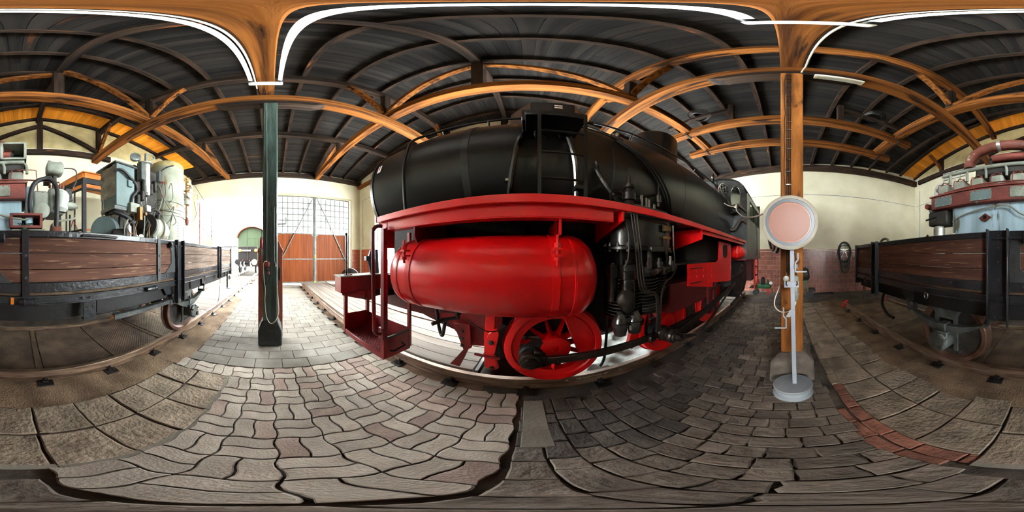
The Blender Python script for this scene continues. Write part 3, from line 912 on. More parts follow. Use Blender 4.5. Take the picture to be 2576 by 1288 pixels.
# gable trusses on the side walls
for side, f in ((-1, XL), (1, XR)):
    o = .10 if side < 0 else -.10
    def pt(y, z): return (f(y) + o, y, z)
    MB().bar(pt(-6.2, 6.12), pt(3.6, 6.12), .14, .25).build('truss_chord', 'dark_timber_y', ceiling)
    MB().bar(pt(.87, 6.2), pt(.87, roofz(.87) - .05), .16, .2, (0, 1, 0)).build('king_post', 'dark_timber_z', ceiling)
    MB().bar(pt(3.2, 6.3), pt(.95, 7.75), .12, .18).build('truss_diagonal', 'dark_timber_y', ceiling)
    MB().bar(pt(-2.2, 6.3), pt(.8, 7.75), .12, .18).build('truss_diagonal', 'dark_timber_y', ceiling)
    for (ya) in (3.1, -4.5):
        MB().bar(pt(ya, 6.1), pt(ya, roofz(ya) - .05), .15, .18, (0, 1, 0)).build('wall_post', 'dark_timber_z', ceiling)
        MB().bar((f(ya) - side * .15, ya, 6.4), (f(ya) - side * 1.0, ya, roofz(ya) - .3), .12, .14).build('brace', 'timber_x', ceiling)

# ---- posts
t = thing('timber_post', 'dark green-black timber post before the gates with a red switch box', 'post', (-.03, 2.97, 0))
MB().box(-.161, .101, 2.839, 3.101, .45, 5.63).build('post_shaft', 'green_black_paint', t, bevel=.02)
b = MB(); a, c = .21, .135
b.lathe((0, 0, 0), (0, 0, 1), [(0, 1), (1, 1)], 4)
b = MB()
for z, s in ((.006, .205), (.34, .21), (.54, .14)):
    b.v += [(-.03 - s, 2.97 - s, z), (-.03 + s, 2.97 - s, z), (-.03 + s, 2.97 + s, z), (-.03 - s, 2.97 + s, z)]
b.f = [(0, 1, 2, 3)] + [(i * 4 + k, i * 4 + (k + 1) % 4, i * 4 + 4 + (k + 1) % 4, i * 4 + 4 + k) for i in range(2) for k in range(4)] + [(8, 9, 10, 11)]
b.build('post_base', 'tar_black', t, bevel=.025, seg=2)
front_post = t
t = thing('timber_post', 'bare orange-brown timber post behind the white signal disc', 'post', (-.093, -2.01, 0))
MB().box(-.224, .038, -2.141, -1.879, .4, 5.63).build('post_shaft', 'post_wood', t, bevel=.012)
b = MB()
for z, s in ((.004, .25), (.37, .24), (.47, .145)):
    b.v += [(-.093 - s, -2.01 - s, z), (-.093 + s, -2.01 - s, z), (-.093 + s, -2.01 + s, z), (-.093 - s, -2.01 + s, z)]
b.f = [(0, 1, 2, 3)] + [(i * 4 + k, i * 4 + (k + 1) % 4, i * 4 + 4 + (k + 1) % 4, i * 4 + 4 + k) for i in range(2) for k in range(4)] + [(8, 9, 10, 11)]
b.build('post_base', 'old_concrete', t, bevel=.02, seg=2)
cb = MB()
for x in (-.075, -.055, -.035): cb.tube([(x, -1.872, 1.5), (x, -1.872, 5.6)], .007, 6)
cb.build('conduit', 'dark_steel', t)
ck = MB(); z = 2.4
while z < 5.5:
    ck.box(-.085, -.025, -1.874, -1.862, z, z + .012); z += .19
ck.build('conduit_clip', 'bright_steel', t)
b = MB(); z = 2.3; px = -.012
while z < 5.5:
    nz = z + rnd.uniform(.12, .3); nxp = -.012 + rnd.uniform(-.012, .012)
    b.bar((px, -1.878, z), (nxp, -1.878, nz), .011, .006, (0, 1, 0)); z = nz; px = nxp
b.build('crack', 'soot_black', t)
rear_post = t

# ---- gates of the right bay (closed) and the open leaf of the left bay
def leaf(name, x0, x1, y, outer, lab=None):
    f = MB()
    zt = 5.46; zb = .10; zm = 3.04
    for x in (x0, x1): f.box(x - (.0 if x == x0 else .07), x + (.07 if x == x0 else 0), y - .03, y + .03, zb, zt)
    for z in (zb, 1.5, zm, zt - .07): f.box(x0, x1, y - .028, y + .028, z, z + .07)
    # corner plates
    for (cx, sx) in ((x0, 1), (x1, -1)):
        for (cz, sz) in ((zb, 1), (zm, -1)):
            f.prism([(cx, y - .034, cz), (cx + sx * .22, y - .034, cz), (cx, y - .034, cz + sz * .22)], (0, .01, 0))
    d = struct(f.build(name, 'gate_steel', None))
    n = 17; w = (x1 - x0 - .14) / n
    p = MB().box(x0 + .07 + .002, x0 + .07 + w - .002, y - .012, y + .012, zb + .05, zm + .02).build('door_board', 'door_board_z', d, smooth=0)
    copies(p, d, [(k * w, rnd.uniform(-.003, .003), 0) for k in range(1, n)])
    MB().box(x0 + .05, x1 - .05, y + .016, y + .026, zb + .05, zm + .03).build('light_stop_sheet', 'door_board_z', d, smooth=0)  # added sheet that stops sky light between the boards
    nx, nz = 7, 6
    dx, dz = (x1 - x0 - .14) / nx, (zt - .07 - zm - .07) / nz
    g = MB()
    for k in range(1, nx): g.box(x0 + .07 + k * dx - .018, x0 + .07 + k * dx + .018, y - .014, y + .014, zm + .07, zt - .07)
    for k in range(1, nz): g.box(x0 + .07, x1 - .07, y - .014, y + .014, zm + .07 + k * dz - .018, zm + .07 + k * dz + .018)
    g.build('glazing_bar', 'gate_steel', d)
    pn = MB().box(x0 + .083, x0 + .07 + dx - .013, y - .003, y + .003, zm + .083, zm + .07 + dz - .013).build('pane', 'dimmed_glass', d, smooth=0)
    copies(pn, d, [(i * dx, 0, j * dz) for i in range(nx) for j in range(nz) if i or j])
    xa = x1 if outer == x0 else x0
    MB().bar((xa + (.06 if outer > xa else -.06), y - .06, zt - .05), (outer + (.05 if outer < xa else -.05) - (0.0), y - .06, .95), .05, .04, (0, 1, 0)).build('door_brace', 'gate_steel', d)
    return d
D1 = leaf('door_1', .25, 2.545, 9.60, .25)
D2 = leaf('door_2', 2.605, 4.90, 9.60, 4.90)
MB().box(2.54, 2.61, 9.52, 9.58, .10, 5.46).build('door_post', 'gate_steel', D1)
MB().box(2.55, 2.60, 9.50, 9.52, 1.55, 1.78).build('lock_tag', 'yellow_paint', D1)
MB().box(2.52, 2.63, 9.49, 9.53, .1, .18).build('floor_bolt', 'yellow_paint', D2)
# open leaf of the wagon bay, folded outward
f = MB(); x = -4.62
for yy in (9.78, 11.9): f.box(x - .03, x + .03, yy - .035, yy + .035, .1, 5.4)
for z in (.1, 1.5, 3.04, 5.33): f.box(x - .028, x + .028, 9.78, 11.9, z, z + .07)
D3 = struct(f.build('door_3', 'gate_steel', None))
p = MB().box(x - .012, x + .012, 9.82, 9.94, .15, 3.05).build('door_board', 'door_board_z', D3, smooth=0)
copies(p, D3, [(0, .125 * k, 0) for k in range(1, 17)])
MB().box(x - .026, x - .016, 9.8, 11.9, .15, 3.05).build('light_stop_sheet', 'door_board_z', D3, smooth=0)  # same added light stop on the open leaf
g = MB()
for k in range(1, 7): g.box(x - .012, x + .012, 9.8 + .3 * k - .011, 9.8 + .3 * k + .011, 3.1, 5.35)
for k in range(1, 6): g.box(x - .012, x + .012, 9.8, 11.88, 3.1 + .37 * k - .011, 3.1 + .37 * k + .011)
g.build('glazing_bar', 'gate_steel', D3)
pn = MB().box(x - .003, x + .003, 9.82, 10.08, 3.12, 3.45).build('pane', 'dimmed_glass', D3, smooth=0)
copies(pn, D3, [(0, .3 * i, .37 * j) for i in range(7) for j in range(6) if i or j])
MB().tube([(-4.6, 9.74, 0.1), (-4.6, 9.74, 5.4)], .025, 8).build('door_hinge_rod', 'switch_red', D3)

# ---- fluorescent tubes along the middle beam
t = thing('fluorescent_lamp', 'twin long fluorescent tubes slung under the middle roof beam', 'lamp', (-.09, .9, 5.9))
for x in (.115, -.30):
    MB().tube([(x, 2.30, 5.96), (x, -.52, 5.96)], .028, 12).build('lamp_tube', 'tube_glow', t)
    for y in (2.30, -.52):
        MB().lathe((x, y - .04, 5.96), (0, 1, 0), [(0, .036), (.08, .036)], 12).build('lamp_socket', 'lamp_cap', t)
MB().box(-.345, .16, 2.31, 2.40, 5.89, 5.95).build('lamp_holder', 'lamp_white', t, bevel=.015)
MB().box(-.36, .15, -.62, -.54, 5.89, 5.94).build('lamp_holder', 'lamp_white', t, bevel=.015)
MB().tube([(-.24, 2.6, 6.04), (-.245, 1.2, 6.03), (-.25, -1.85, 6.04), (-.20, -1.86, 5.65)], .012, 6).build('lamp_cable', 'white_cable', t)
MB().tube([(-.225, 2.8, 6.09), (-.225, -1.8, 6.09)], .014, 6).build('lamp_cable', 'pipe_brown', t)
t2 = thing('fluorescent_lamp', 'small unlit lamp housing under the rear cross beam', 'lamp', (-.75, -1.95, 5.55))
MB().box(-1.02, -.36, -1.99, -1.87, 5.585, 5.63).build('lamp_housing', 'lamp_white', t2, bevel=.01)
MB().box(-.99, -.39, -1.97, -1.89, 5.56, 5.585).build('lamp_cover', 'cream_paint', t2, bevel=.008)

# ---- board behind the front post
b = MB()
out = [(-.245, .1), (.245, .1), (.245, 1.78), (.265, 1.80), (.25, 1.86), (.215, 1.90), (.19, 1.98), (.14, 2.05), (.06, 2.08), (-.06, 2.08), (-.14, 2.05), (-.19, 1.98), (-.215, 1.90), (-.25, 1.86), (-.265, 1.80), (-.245, 1.78)]
b.prism([(-.03 + x, 3.26, z + .0) for x, z in out], (0, .04, 0))
b.box(-.27, .21, 3.18, 3.26, .02, .12)
t = thing('wooden_board', 'tall brown board with rounded top standing behind the green post', 'board', (-.03, 3.27, 0))
b.build('board_panel', 'brown_paint', t, bevel=.006)
MB().box(.135, .16, 3.12, 3.26, 1.25, 1.5).build('strap_hook', 'dark_steel', t)

# ---- things on the front post
t = thing('switch_box', 'red switch box hanging on the green post', 'switch', (-.08, 2.83, 1.45))
MB().box(-.115, -.045, 2.79, 2.838, 1.53, 1.62).build('box_cover', 'switch_red', t, bevel=.008)
MB().lathe((-.08, 2.838, 1.485), (0, -1, 0), [(0, .036), (.03, .034), (.035, .02), (.05, .018), (.052, 0)], 14).build('rotary_socket', 'grimy_dark', t)
MB().lathe((-.06, 2.81, 1.45), (.2, 0, -1), [(0, .014), (.05, .012)], 8).build('plug', 'switch_red', t)
tag(MB().tube([(-.085, 2.825, 1.62), (-.115, 2.81, 1.63), (-.145, 2.815, 1.56), (-.135, 2.815, 1.30), (-.115, 2.82, 1.15), (-.12, 2.82, .9), (-.09, 2.80, .62), (-.02, 2.78, .5), (.06, 2.78, .55), (.115, 2.81, .70), (.112, 2.83, .9), (.09, 2.832, 1.2)], .0065, 6, sm=5)
    .build('cable', 'white_cable'), 'pale cable looping down from the red switch box on the green post', 'cable')
tag(MB().tube([(-.06, 2.80, 1.43), (-.075, 2.80, 1.34), (-.115, 2.80, 1.24), (-.17, 2.80, 1.26), (-.19, 2.81, 1.5), (-.185, 2.815, 1.9), (-.178, 2.82, 2.2)], .005, 6, sm=5)
    .build('cable', 'black_rubber'), 'black cable hanging from the switch plug up the left side of the green post', 'cable')
t = thing('cable_plug', 'dark plug hanging on the left side of the green post', 'plug', (-.19, 2.84, 1.9))
MB().lathe((-.185, 2.83, 1.85), (0, 0, 1), [(0, .012), (.03, .026), (.12, .03), (.17, .024), (.2, .012)], 10).build('plug_body', 'switch_red', t)
MB().lathe((-.185, 2.83, 1.72), (0, 0, 1), [(0, .015), (.12, .02)], 10).build('plug_sleeve', 'black_rubber', t)
tag(MB().tube([(-.085, 2.832, 1.62), (-.088, 2.836, 1.75), (-.085, 2.836, 3.0), (-.09, 2.836, 5.6)], .004, 6).build('conduit_wire', 'pale_grey_paint'), 'thin grey wire running up the face of the green post to the beam', 'wire')
t = thing('hanging_plug', 'dark plug and wire hanging right of the red switch box', 'plug', (.045, 2.82, 1.55))
MB().lathe((.055, 2.815, 1.53), (0, 0, 1), [(0, 0), (.008, .02), (.05, .022), (.07, .008)], 10).build('plug_body', 'grimy_dark', t)
MB().tube([(.055, 2.815, 1.59), (.045, 2.83, 1.7), (.04, 2.834, 2.1), (.045, 2.836, 2.6)], .004, 6, sm=3).build('plug_wire', 'pale_grey_paint', t)
t = thing('coat_hook', 'iron angle hook sticking out of the green post to the right', 'hook', (.1, 2.95, 2.3))
MB().tube([(.10, 2.95, 2.305), (.24, 2.95, 2.31), (.255, 2.95, 2.325), (.255, 2.95, 2.43)], .008, 6).build('hook_rod', 'dark_steel', t)
tag(MB().tube([(-.161, 2.9, 2.36), (-.21, 2.9, 2.35), (-.25, 2.91, 2.39), (-.31, 2.93, 2.385), (-.5, 3.05, 2.33), (-.77, 3.3, 2.32), (-1.05, 3.5, 2.45), (-1.37, 3.75, 2.75), (-1.75, 3.95, 3.25), (-2.15, 4.1, 3.95)], .006, 6, sm=5)
    .build('cable', 'black_rubber'), 'black cable sagging from the boiler valves to the green post', 'cable')

# ---- white signal disc on its stand, in front of the rear post
t = thing('signal_disc', 'round signal disc with cream rim and salmon centre on white stand', 'signal', (-.087, -1.556, 0))
sx, sy = -.087, -1.556
MB().lathe((sx, sy, 0.004), (0, 0, 1), [(0, .19), (.02, .195), (.03, .19), (.045, .165), (.06, .165), (.09, .15), (.12, .16), (.15, .19), (.165, .192), (.175, .185), (.178, .0)], 40).build('stand_base', 'pale_grey_paint', t)
pole0 = Vector((sx - .015, sy + .01, .178)); pole1 = Vector((sx + .012, sy - .012, 1.95))
MB().bar(pole0, pole1, .04, .008, (0, 1, 0)).build('pole', 'white_paint', t, bevel=.001)
dc = Vector((sx + .03, sy + .04, 2.045))
nrm = (Vector((0, 0, 2.045)) - dc); nrm.z = 0; nrm.normalize()
MB().lathe(dc - nrm * .03, nrm, [(0, .262), (.004, .268), (.03, .268), (.034, .262), (.034, .234), (.03, .232), (0.0, .232)], 56, caps=False).build('disc_rim', 'cream_paint', t)
MB().lathe(dc - nrm * .02, nrm, [(0, .234), (.014, .234), (.020, .232), (.020, .200), (.014, .198), (0, .198)], 56, caps=False).build('disc_ring', 'ring_grey', t)
MB().lathe(dc - nrm * .02, nrm, [(0, .200), (.012, .200), (.012, .190)], 56, caps=False).build('disc_edge', 'orange_rim', t)
MB().lathe(dc - nrm * .02, nrm, [(0, .192), (.014, .192), (.018, .17), (.020, 0)], 56).build('disc_face', 'salmon', t)
MB().box(sx - .055, sx + .085, sy + .003, sy + .011, 1.415, 1.475).build('hook_plate', 'white_paint', t, bevel=.002)
b = MB()
for s in (-1, 1):
    cx = sx + .013 + s * .042
    b.tube([(cx + s * .006, sy + .013, 1.478), (cx + s * .012, sy + .033, 1.455), (cx, sy + .038, 1.44)], .006, 6)
b.build('hook', 'black_rubber', t)
def zlever(cx, cz, s, k=1.0):
    b = MB()
    P = [(cx + s * .012, sy + .020, cz + .12 * k), (cx + s * .012, sy + .020, cz + .055), (cx - s * .012, sy + .020, cz + .028), (cx - s * .012, sy + .020, cz - .06 * k), (cx + s * .095, sy + .020, cz - .06 * k)]
    for a, c in zip(P, P[1:]): b.bar(a, c, .012, .010, (0, 1, 0))
    return b
zlever(sx - .035, 1.63, -1).build('clip_lever', 'white_paint', t)
zlever(sx + .078, 1.07, 1, 1.25).build('clip_lever', 'white_paint', t)
MB().prism([(sx - .012, sy + .008, 1.19), (sx + .026, sy + .008, 1.19), (sx + .07, sy + .024, 1.12), (sx + .03, sy + .024, 1.117)], (0, .006, 0)).build('lever_bracket', 'pale_grey_paint', t)
MB().box(sx - .045, sx - .005, sy + .003, sy + .013, 1.60, 1.64).build('lever_bracket', 'ring_grey', t)

# ---- on the rear post: sockets, cables, coil
t = thing('plug_socket', 'grey cable coupler hanging on the rear post behind the disc stand', 'socket', (-.13, -1.86, 1.25))
MB().lathe((-.135, -1.845, 1.20), (0, 0, 1), [(0, .018), (.04, .03), (.07, .032), (.075, .036), (.10, .036), (.105, .03), (.16, .03), (.165, .034), (.29, .032), (.30, .02)], 12).build('coupler_body', 'engine_grey', t)
t = thing('wall_outlet', 'small round outlet box on the left of the rear post', 'socket', (-.02, -1.87, 1.45))
MB().lathe((-.025, -1.879, 1.46), (0, 1, 0), [(0, .034), (.045, .034), (.05, .02)], 14).build('outlet_body', 'aluminium', t)
MB().lathe((-.025, -1.86, 1.50), (0, 0, 1), [(0, .012), (.03, .012)], 8).build('outlet_gland', 'brass', t)
tag(MB().tube([(-.135, -1.845, 1.2), (-.125, -1.83, 1.15), (-.07, -1.80, 1.09), (.03, -1.82, 1.07), (.10, -1.86, 1.12), (.105, -1.9, 1.2), (.07, -1.95, 1.30), (.045, -2.0, 1.36)], .007, 6, sm=6).build('cable', 'white_cable'), 'pale cable looped from the grey coupler round the rear post', 'cable')
tag(MB().tube([(-.06, -1.868, 1.83), (-.1, -1.85, 1.78), (-.14, -1.84, 1.68), (-.14, -1.843, 1.5)], .006, 6, sm=5).build('cable', 'black_rubber'), 'short dark cable entering the grey coupler from above', 'cable')
t = thing('cable_coil', 'grey and white cable coil hanging on the post behind the signal disc', 'cable coil', (.06, -1.95, 2.0))
for k in range(8):
    m = ('white_cable', 'black_rubber', 'pipe_brown', 'white_cable')[k % 4]
    dx = .055 + .012 * k; to = 2.30 + rnd.uniform(-.05, .05)
    MB().tube([(dx, -1.92 + .006 * k, to - .03), (dx + .03, -1.94, to), (dx + .05, -1.95, to - .05), (dx + .06, -1.95, 2.05), (dx + .03, -1.95, 1.80 + rnd.uniform(-.03, .03)), (dx - .01, -1.94, 1.82), (dx - .012, -1.93, 2.1)], .008, 6, closed=True, sm=4).build('cable_turn', m, t)
MB().bar((.03, -1.93, 2.28), (.14, -1.93, 2.30), .02, .02).build('coil_hook', 'dark_steel', t)

# ---- back wall: hose reel, compressor, machine
rx = -2.78; ry = YB(-2.78)
t = thing('hose_reel', 'round black hose holder with green and black hoses on the back wall', 'hose reel', (rx, ry + .1, 1.0))
def onw(dx, out, z): 
    p = Vector((rx, ry, 0)) + bx * dx + bn * out
    return (p.x, p.y, z)
ring = [onw(.30 * cos(2 * pi * k / 28), .07, 1.95 + .46 * sin(2 * pi * k / 28) - .05) for k in range(28)]
MB().tube(ring, .045, 8, closed=True).build('reel_ring', 'black_rubber', t)
b = MB()
for k in range(5):
    a = 2 * pi * k / 5 + .3
    b.bar(onw(0, .07, 1.98), onw(.29 * cos(a), .07, 1.95 + .42 * sin(a)), .02, .02)
b.build('reel_spoke', 'bright_steel', t)
MB().lathe(onw(0, .03, 1.98), bn, [(0, .09), (.04, .09), (.05, .05), (.052, 0)], 18).build('reel_hub', 'aluminium', t)
for k in range(7):
    m = 'hose_green' if k % 3 else 'black_rubber'
    dp = .52 + .09 * k
    pts = [onw(.24 * (1 if cos(a) > 0 else -1) * abs(cos(a)) ** .6, .12 + .012 * k, (2.0 + .22 * sin(a)) if sin(a) > 0 else (2.0 + dp * sin(a))) for a in [2 * pi * q / 18 for q in range(18)]]
    MB().tube(pts, .02, 6, closed=True, sm=2).build('hose', m, t)
t = thing('air_compressor', 'small green air compressor on wheels at the back wall', 'compressor', (.95, -7.0, 0))
MB().lathe((.55, -7.05, .40), (1, 0, 0), [(-.02, 0), (0, .07), (.05, .115), (.75, .115), (.8, .07), (.82, 0)], 20).build('air_tank', 'compressor_green', t)
MB().box(.82, 1.0, -7.15, -6.95, .51, .72).box(.85, .97, -7.13, -6.97, .72, .8).build('motor', 'black_rubber', t, bevel=.015)
MB().prism([(1.05, -7.12, .5), (1.22, -7.12, .5), (1.16, -7.12, .68), (1.11, -7.12, .68)], (0, .14, 0)).build('belt_guard', 'compressor_green', t)
MB().lathe((.7, -7.05, .5), (0, 0, 1), [(0, .05), (.12, .05), (.13, .03), (.2, .03)], 12).build('cylinder_head', 'compressor_green', t)
for x in (1.22, ):
    MB().lathe((x, -6.93, .13), (0, 1, 0), [(-.03, .06), (-.03, .12), (0, .13), (.03, .12), (.03, .06)], 18).build('wheel', 'black_rubber', t)
    MB().lathe((x, -7.2, .13), (0, 1, 0), [(-.03, .06), (-.03, .12), (0, .13), (.03, .12), (.03, .06)], 18).build('wheel', 'black_rubber', t)
MB().bar((.68, -7.05, .29), (.68, -7.05, 0.0), .06, .06).build('foot', 'signal_red', t)
MB().lathe((.56, -6.96, .55), (-.4, 1, 0), [(0, .07), (.03, .07)], 14).build('gauge', 'sign_white', t)
MB().tube([(.6, -7.0, .45), (.5, -6.95, .3), (.45, -6.95, .4)], .02, 6).build('air_outlet', 'brass', t)
t = thing('concrete_mixer', 'small machine with dark drum and green frame behind the rear post', 'machine', (-.85, -6.5, 0))
MB().lathe((-.62, -6.5, .95), (-1, 0, .15), [(0, .2), (.08, .26), (.3, .27), (.38, .2)], 20).build('drum', 'grimy_dark', t)
fr = MB(); fr.bar((-.7, -6.4, 0), (-.85, -6.4, .95), .05, .05).bar((-1.0, -6.4, 0), (-.85, -6.4, .95), .05, .05).bar((-.68, -6.62, 0), (-.85, -6.6, .9), .05, .05)
fr.build('frame', 'compressor_green', t)
MB().lathe((-1.02, -6.38, .16), (0, 1, 0), [(-.03, .08), (-.03, .15), (.03, .15), (.03, .08)], 18).build('wheel', 'black_rubber', t)
MB().box(-1.25, -1.0, -6.55, -6.35, .28, .42).build('motor_box', 'black_rubber', t, bevel=.02)
tag(MB().box(-2.2, -1.3, -7.15, -6.95, .0, .06).build('floor_beam', 'soot_black', None, bevel=.01), 'dark timber lying along the foot of the tiled back wall', 'timber')

for q_, (x, y, lb) in enumerate(((-2.1, -3.40, 'dark wire coil hung under the roof left of the rear post'), (1.95, -3.42, 'dark wire coil hung under the roof between locomotive dome and rear post'))):
    t = thing('wire_coil', lb, 'wire coil', (x, y, 6.2), 'wire coils under the rear roof')
    for k in range(5):
        rr = .20 + .02 * k
        MB().tube([(x + rr * cos(a) + .02 * sin(3 * a + k), y + rr * sin(a), 6.22 + .02 * k + .02 * sin(2 * a + k)) for a in [2 * pi * i / 20 for i in range(20)]], .012, 5, closed=True).build('wire_turn', 'dark_steel', t)
    MB().box(x - .32, x + .32, y - .04, y + .04, 6.16, 6.20).build('coil_batten', 'dark_timber_x', t)

# ================================================================== THE LOCOMOTIVE
L = thing('steam_locomotive', 'large black steam locomotive with red frame, red air tank and red wheels', 'locomotive', (2.43, -2.2, .16))
BX, BZ, BR = 2.43, 2.80, 1.02
def onb(deg, y, d=0.0):
    """point on the boiler at an angle above the horizontal, camera side"""
    a = radians(deg)
    return (BX - (BR + d) * cos(a), y, BZ + (BR + d) * sin(a))
MB().lathe((BX, 2.06, BZ), (0, -1, 0), [(-.10, 0), (-.09, .55), (-.02, .98), (0, 1.015), (.05, BR + .006), (.06, BR), (6.5, BR)], 96).build('boiler', 'loco_black', L)
def bband(y, w=.05, d=.012, a0=-60, a1=240, name='boiler_band'):
    b = MB(); n = 60; vs = []
    for k in range(n + 1):
        a = a0 + (a1 - a0) * k / n
        for (yy, dd) in ((y - w / 2, -.01), (y - w / 2, d), (y + w / 2, d), (y + w / 2, -.01)):
            vs.append(onb(a, yy, dd))
    fs = []
    for k in range(n):
        for q in range(4): fs.append((k * 4 + q, k * 4 + (q + 1) % 4, k * 4 + 4 + (q + 1) % 4, k * 4 + 4 + q))
    b.add(vs, fs + [(0, 1, 2, 3), (n * 4 + 3, n * 4 + 2, n * 4 + 1, n * 4)])
    return b.build(name, 'loco_black', L)
bband(.58, .075, .010); bband(-1.0, .012, .004); bband(-2.05, .012, .004); bband(-3.3, .012, .004); bband(2.0, .05, .014)
# smokebox underside / saddle and firebox
MB().prism([(1.8, 1.9, 1.5), (3.06, 1.9, 1.5), (3.2, 1.9, 2.3), (1.66, 1.9, 2.3)], (0, -1.9, 0)).build('smokebox_saddle', 'soot_black', L, bevel=.03)
MB().box(1.72, 3.14, -4.3, -2.2, 1.25, 2.6).build('firebox', 'soot_black', L, bevel=.04)
MB().prism([(1.72, -2.3, 1.02), (2.0, -2.3, 1.30), (2.9, -2.3, 1.30), (3.1, -2.3, 1.02)], (0, -1.9, 0)).build('ash_pan', 'soot_black', L)
MB().box(2.0, 2.05, -2.3, 1.88, 1.38, 2.15).box(2.9, 2.95, -2.3, 1.88, 1.38, 2.15).build('dark_fill_plate', 'soot_black', L)  # dark plates added under the boiler to block the bright windows beyond
MB().box(1.9, 3.0, -2.3, .0, 1.36, 1.40).build('inner_deck', 'soot_black', L)
# steam dome
MB().lathe((2.43, -2.35, 3.5), (0, 0, 1), [(0, .56), (.12, .50), (.98, .50), (1.05, .46), (1.08, .38), (1.10, 0)], 48).build('steam_dome', 'loco_black', L, smooth=40)
# octagonal chimney casing with warning plates
oc = [(1.95, -.04), (2.30, .24), (2.75, .24), (2.95, -.04), (2.95, -.58), (2.75, -.86), (2.30, -.86), (1.95, -.58)]
b = MB(); b.prism([(x, y, 3.62) for x, y in oc], (0, 0, .80))
b.build('chimney_casing', 'loco_black', L, bevel=.006)
MB().lathe((2.45, -.31, 4.40), (0, 0, 1), [(0, .30), (.10, .30), (.12, .33), (.16, .33), (.16, .25), (.05, .25)], 32, caps=False).build('chimney', 'soot_black', L)
def flash(parent, o, xa, ya, w, hgt, nm='warning_plate', vert=False):
    xa, ya = Vector(xa).normalized(), Vector(ya).normalized(); n = xa.cross(ya); o = Vector(o)
    b = MB(); b.prism([o + xa * (i * w / 2) + ya * (j * hgt / 2) for i, j in ((-1, -1), (1, -1), (1, 1), (-1, 1))], n * .003)
    p = b.build(nm, 'sign_white', parent, smooth=0)
    f = [(-.10, .5), (.12, .5), (-.02, .06), (.16, .06), (-.16, -.5), (-.04, -.08), (-.2, -.08)] if vert else [(.05, .5), (.28, .5), (.0, .02), (-.05, -.5), (-.28, -.5), (-.05, -.05)]
    s = hgt * .9
    b = MB(); b.prism([o + n * .0035 + xa * (u * (s if not vert else s * .8)) + ya * (v * s) for u, v in f], n * .001)
    b.build('flash_mark', 'signal_red', p, smooth=0)
flash(L, (1.947, -.37, 4.33), (0, -1, 0), (0, 0, 1), .10, .032)
flash(L, (1.947, -.37, 4.265), (0, -1, 0), (0, 0, 1), .10, .032)
p = onb(17, 1.86, .006)
flash(L, p, (0, -1, 0), (.29, 0, .957), .075, .15, vert=True)
# ladder and its top shelf
lad = MB()
for y in (-.08, -.415): lad.box(1.115, 1.135, y - .012, y + .012, 2.14, 3.10)
lad.build('ladder_rail', 'loco_black', L)
for z in (2.31, 2.565, 2.82): MB().tube([(1.125, -.07, z), (1.125, -.425, z)], .010, 8).build('ladder_rung', 'loco_black', L)
MB().box(1.12, 1.60, -.43, .02, 3.05, 3.07).box(1.12, 1.14, -.43, .02, 3.07, 3.13).build('ladder_shelf', 'loco_black', L, bevel=.003)
MB().box(1.22, 1.75, .00, .05, 3.07, 3.26).build('valve_box', 'loco_black', L, bevel=.008)
MB().box(1.5, 1.8, -.46, .05, 3.07, 3.44).build('lubricator_box', 'loco_black', L, bevel=.01)
for k in range(4):
    y = -.06 - .105 * k
    MB().lathe((1.38, y, 3.07), (0, 0, 1), [(0, .016), (.05, .016), (.055, .026), (.075, .026), (.08, .010), (.13, .010)], 10).build('valve', 'rod_steel', L)
    MB().tube([(1.38, y, 3.06), (1.38, y, 2.98), (1.48, y - .02, 2.97), (1.58, y - .03, 3.02)], .010, 6, sm=3).build('oil_pipe', 'oily_black', L)
MB().tube([(1.49, .0, 3.45), (1.49, -.04, 3.53), (1.49, -.2, 3.56), (1.49, -.36, 3.53), (1.49, -.40, 3.45)], .012, 8, sm=4).build('valve_handle', 'bright_steel', L)
# pipes over the boiler side
def bpipe(name, pts, r, m='oily_black', d=.03):
    MB().tube([onb(a, y, d) for a, y in pts], r, 8, sm=6).build(name, m, L)
bpipe('steam_pipe', [(42, -.13), (26, -.02), (8, .07), (-8, .12), (-26, .17), (-38, .19)], .027, 'oily_black')
bpipe('steam_pipe', [(40, -.27), (24, -.32), (6, -.37), (-10, -.42), (-28, -.46), (-38, -.47)], .027, 'bright_steel')
bpipe('steam_pipe', [(44, -.42), (38, -.55), (30, -.72), (22, -.95)], .020, 'oily_black')
bpipe('thin_pipe', [(20, -.85), (10, -1.1), (0, -1.3), (-15, -1.55), (-30, -1.75)], .012, 'loco_black')
bpipe('thin_pipe', [(21, -.88), (11, -1.14), (1, -1.35), (-14, -1.6), (-30, -1.8)], .012, 'loco_black')
bpipe('thin_pipe', [(22, -.91), (12, -1.18), (2, -1.4), (-13, -1.65), (-30, -1.85)], .012, 'loco_black')
bpipe('thin_pipe', [(10, -.8), (-10, -.82), (-35, -.84)], .007, 'loco_black')
MB().box(1.43, 1.50, .15, .20, 2.44, 2.465).build('pipe_clamp', 'bright_steel', L)
MB().box(1.38, 1.50, -.50, -.42, 2.36, 2.40).build('pipe_clamp', 'loco_black', L)
MB().tube([(1.36, -.86, 2.26), (1.37, -.74, 2.40), (1.40, -.63, 2.62), (1.50, -.67, 2.95), (1.60, -.72, 3.18), (1.64, -.80, 3.30), (1.66, -1.1, 3.27), (1.68, -1.68, 3.24), (1.66, -2.7, 3.20), (1.64, -3.7, 3.19), (1.63, -4.3, 3.19)], .024, 10, sm=3).build('feed_pipe', 'oily_black', L)
for y in (-1.15, -1.7): MB().lathe((1.672, y - .03, 3.255), (0, 1, 0), [(0, .034), (.015, .044), (.045, .044), (.06, .034)], 10).build('pipe_union', 'oily_black', L)
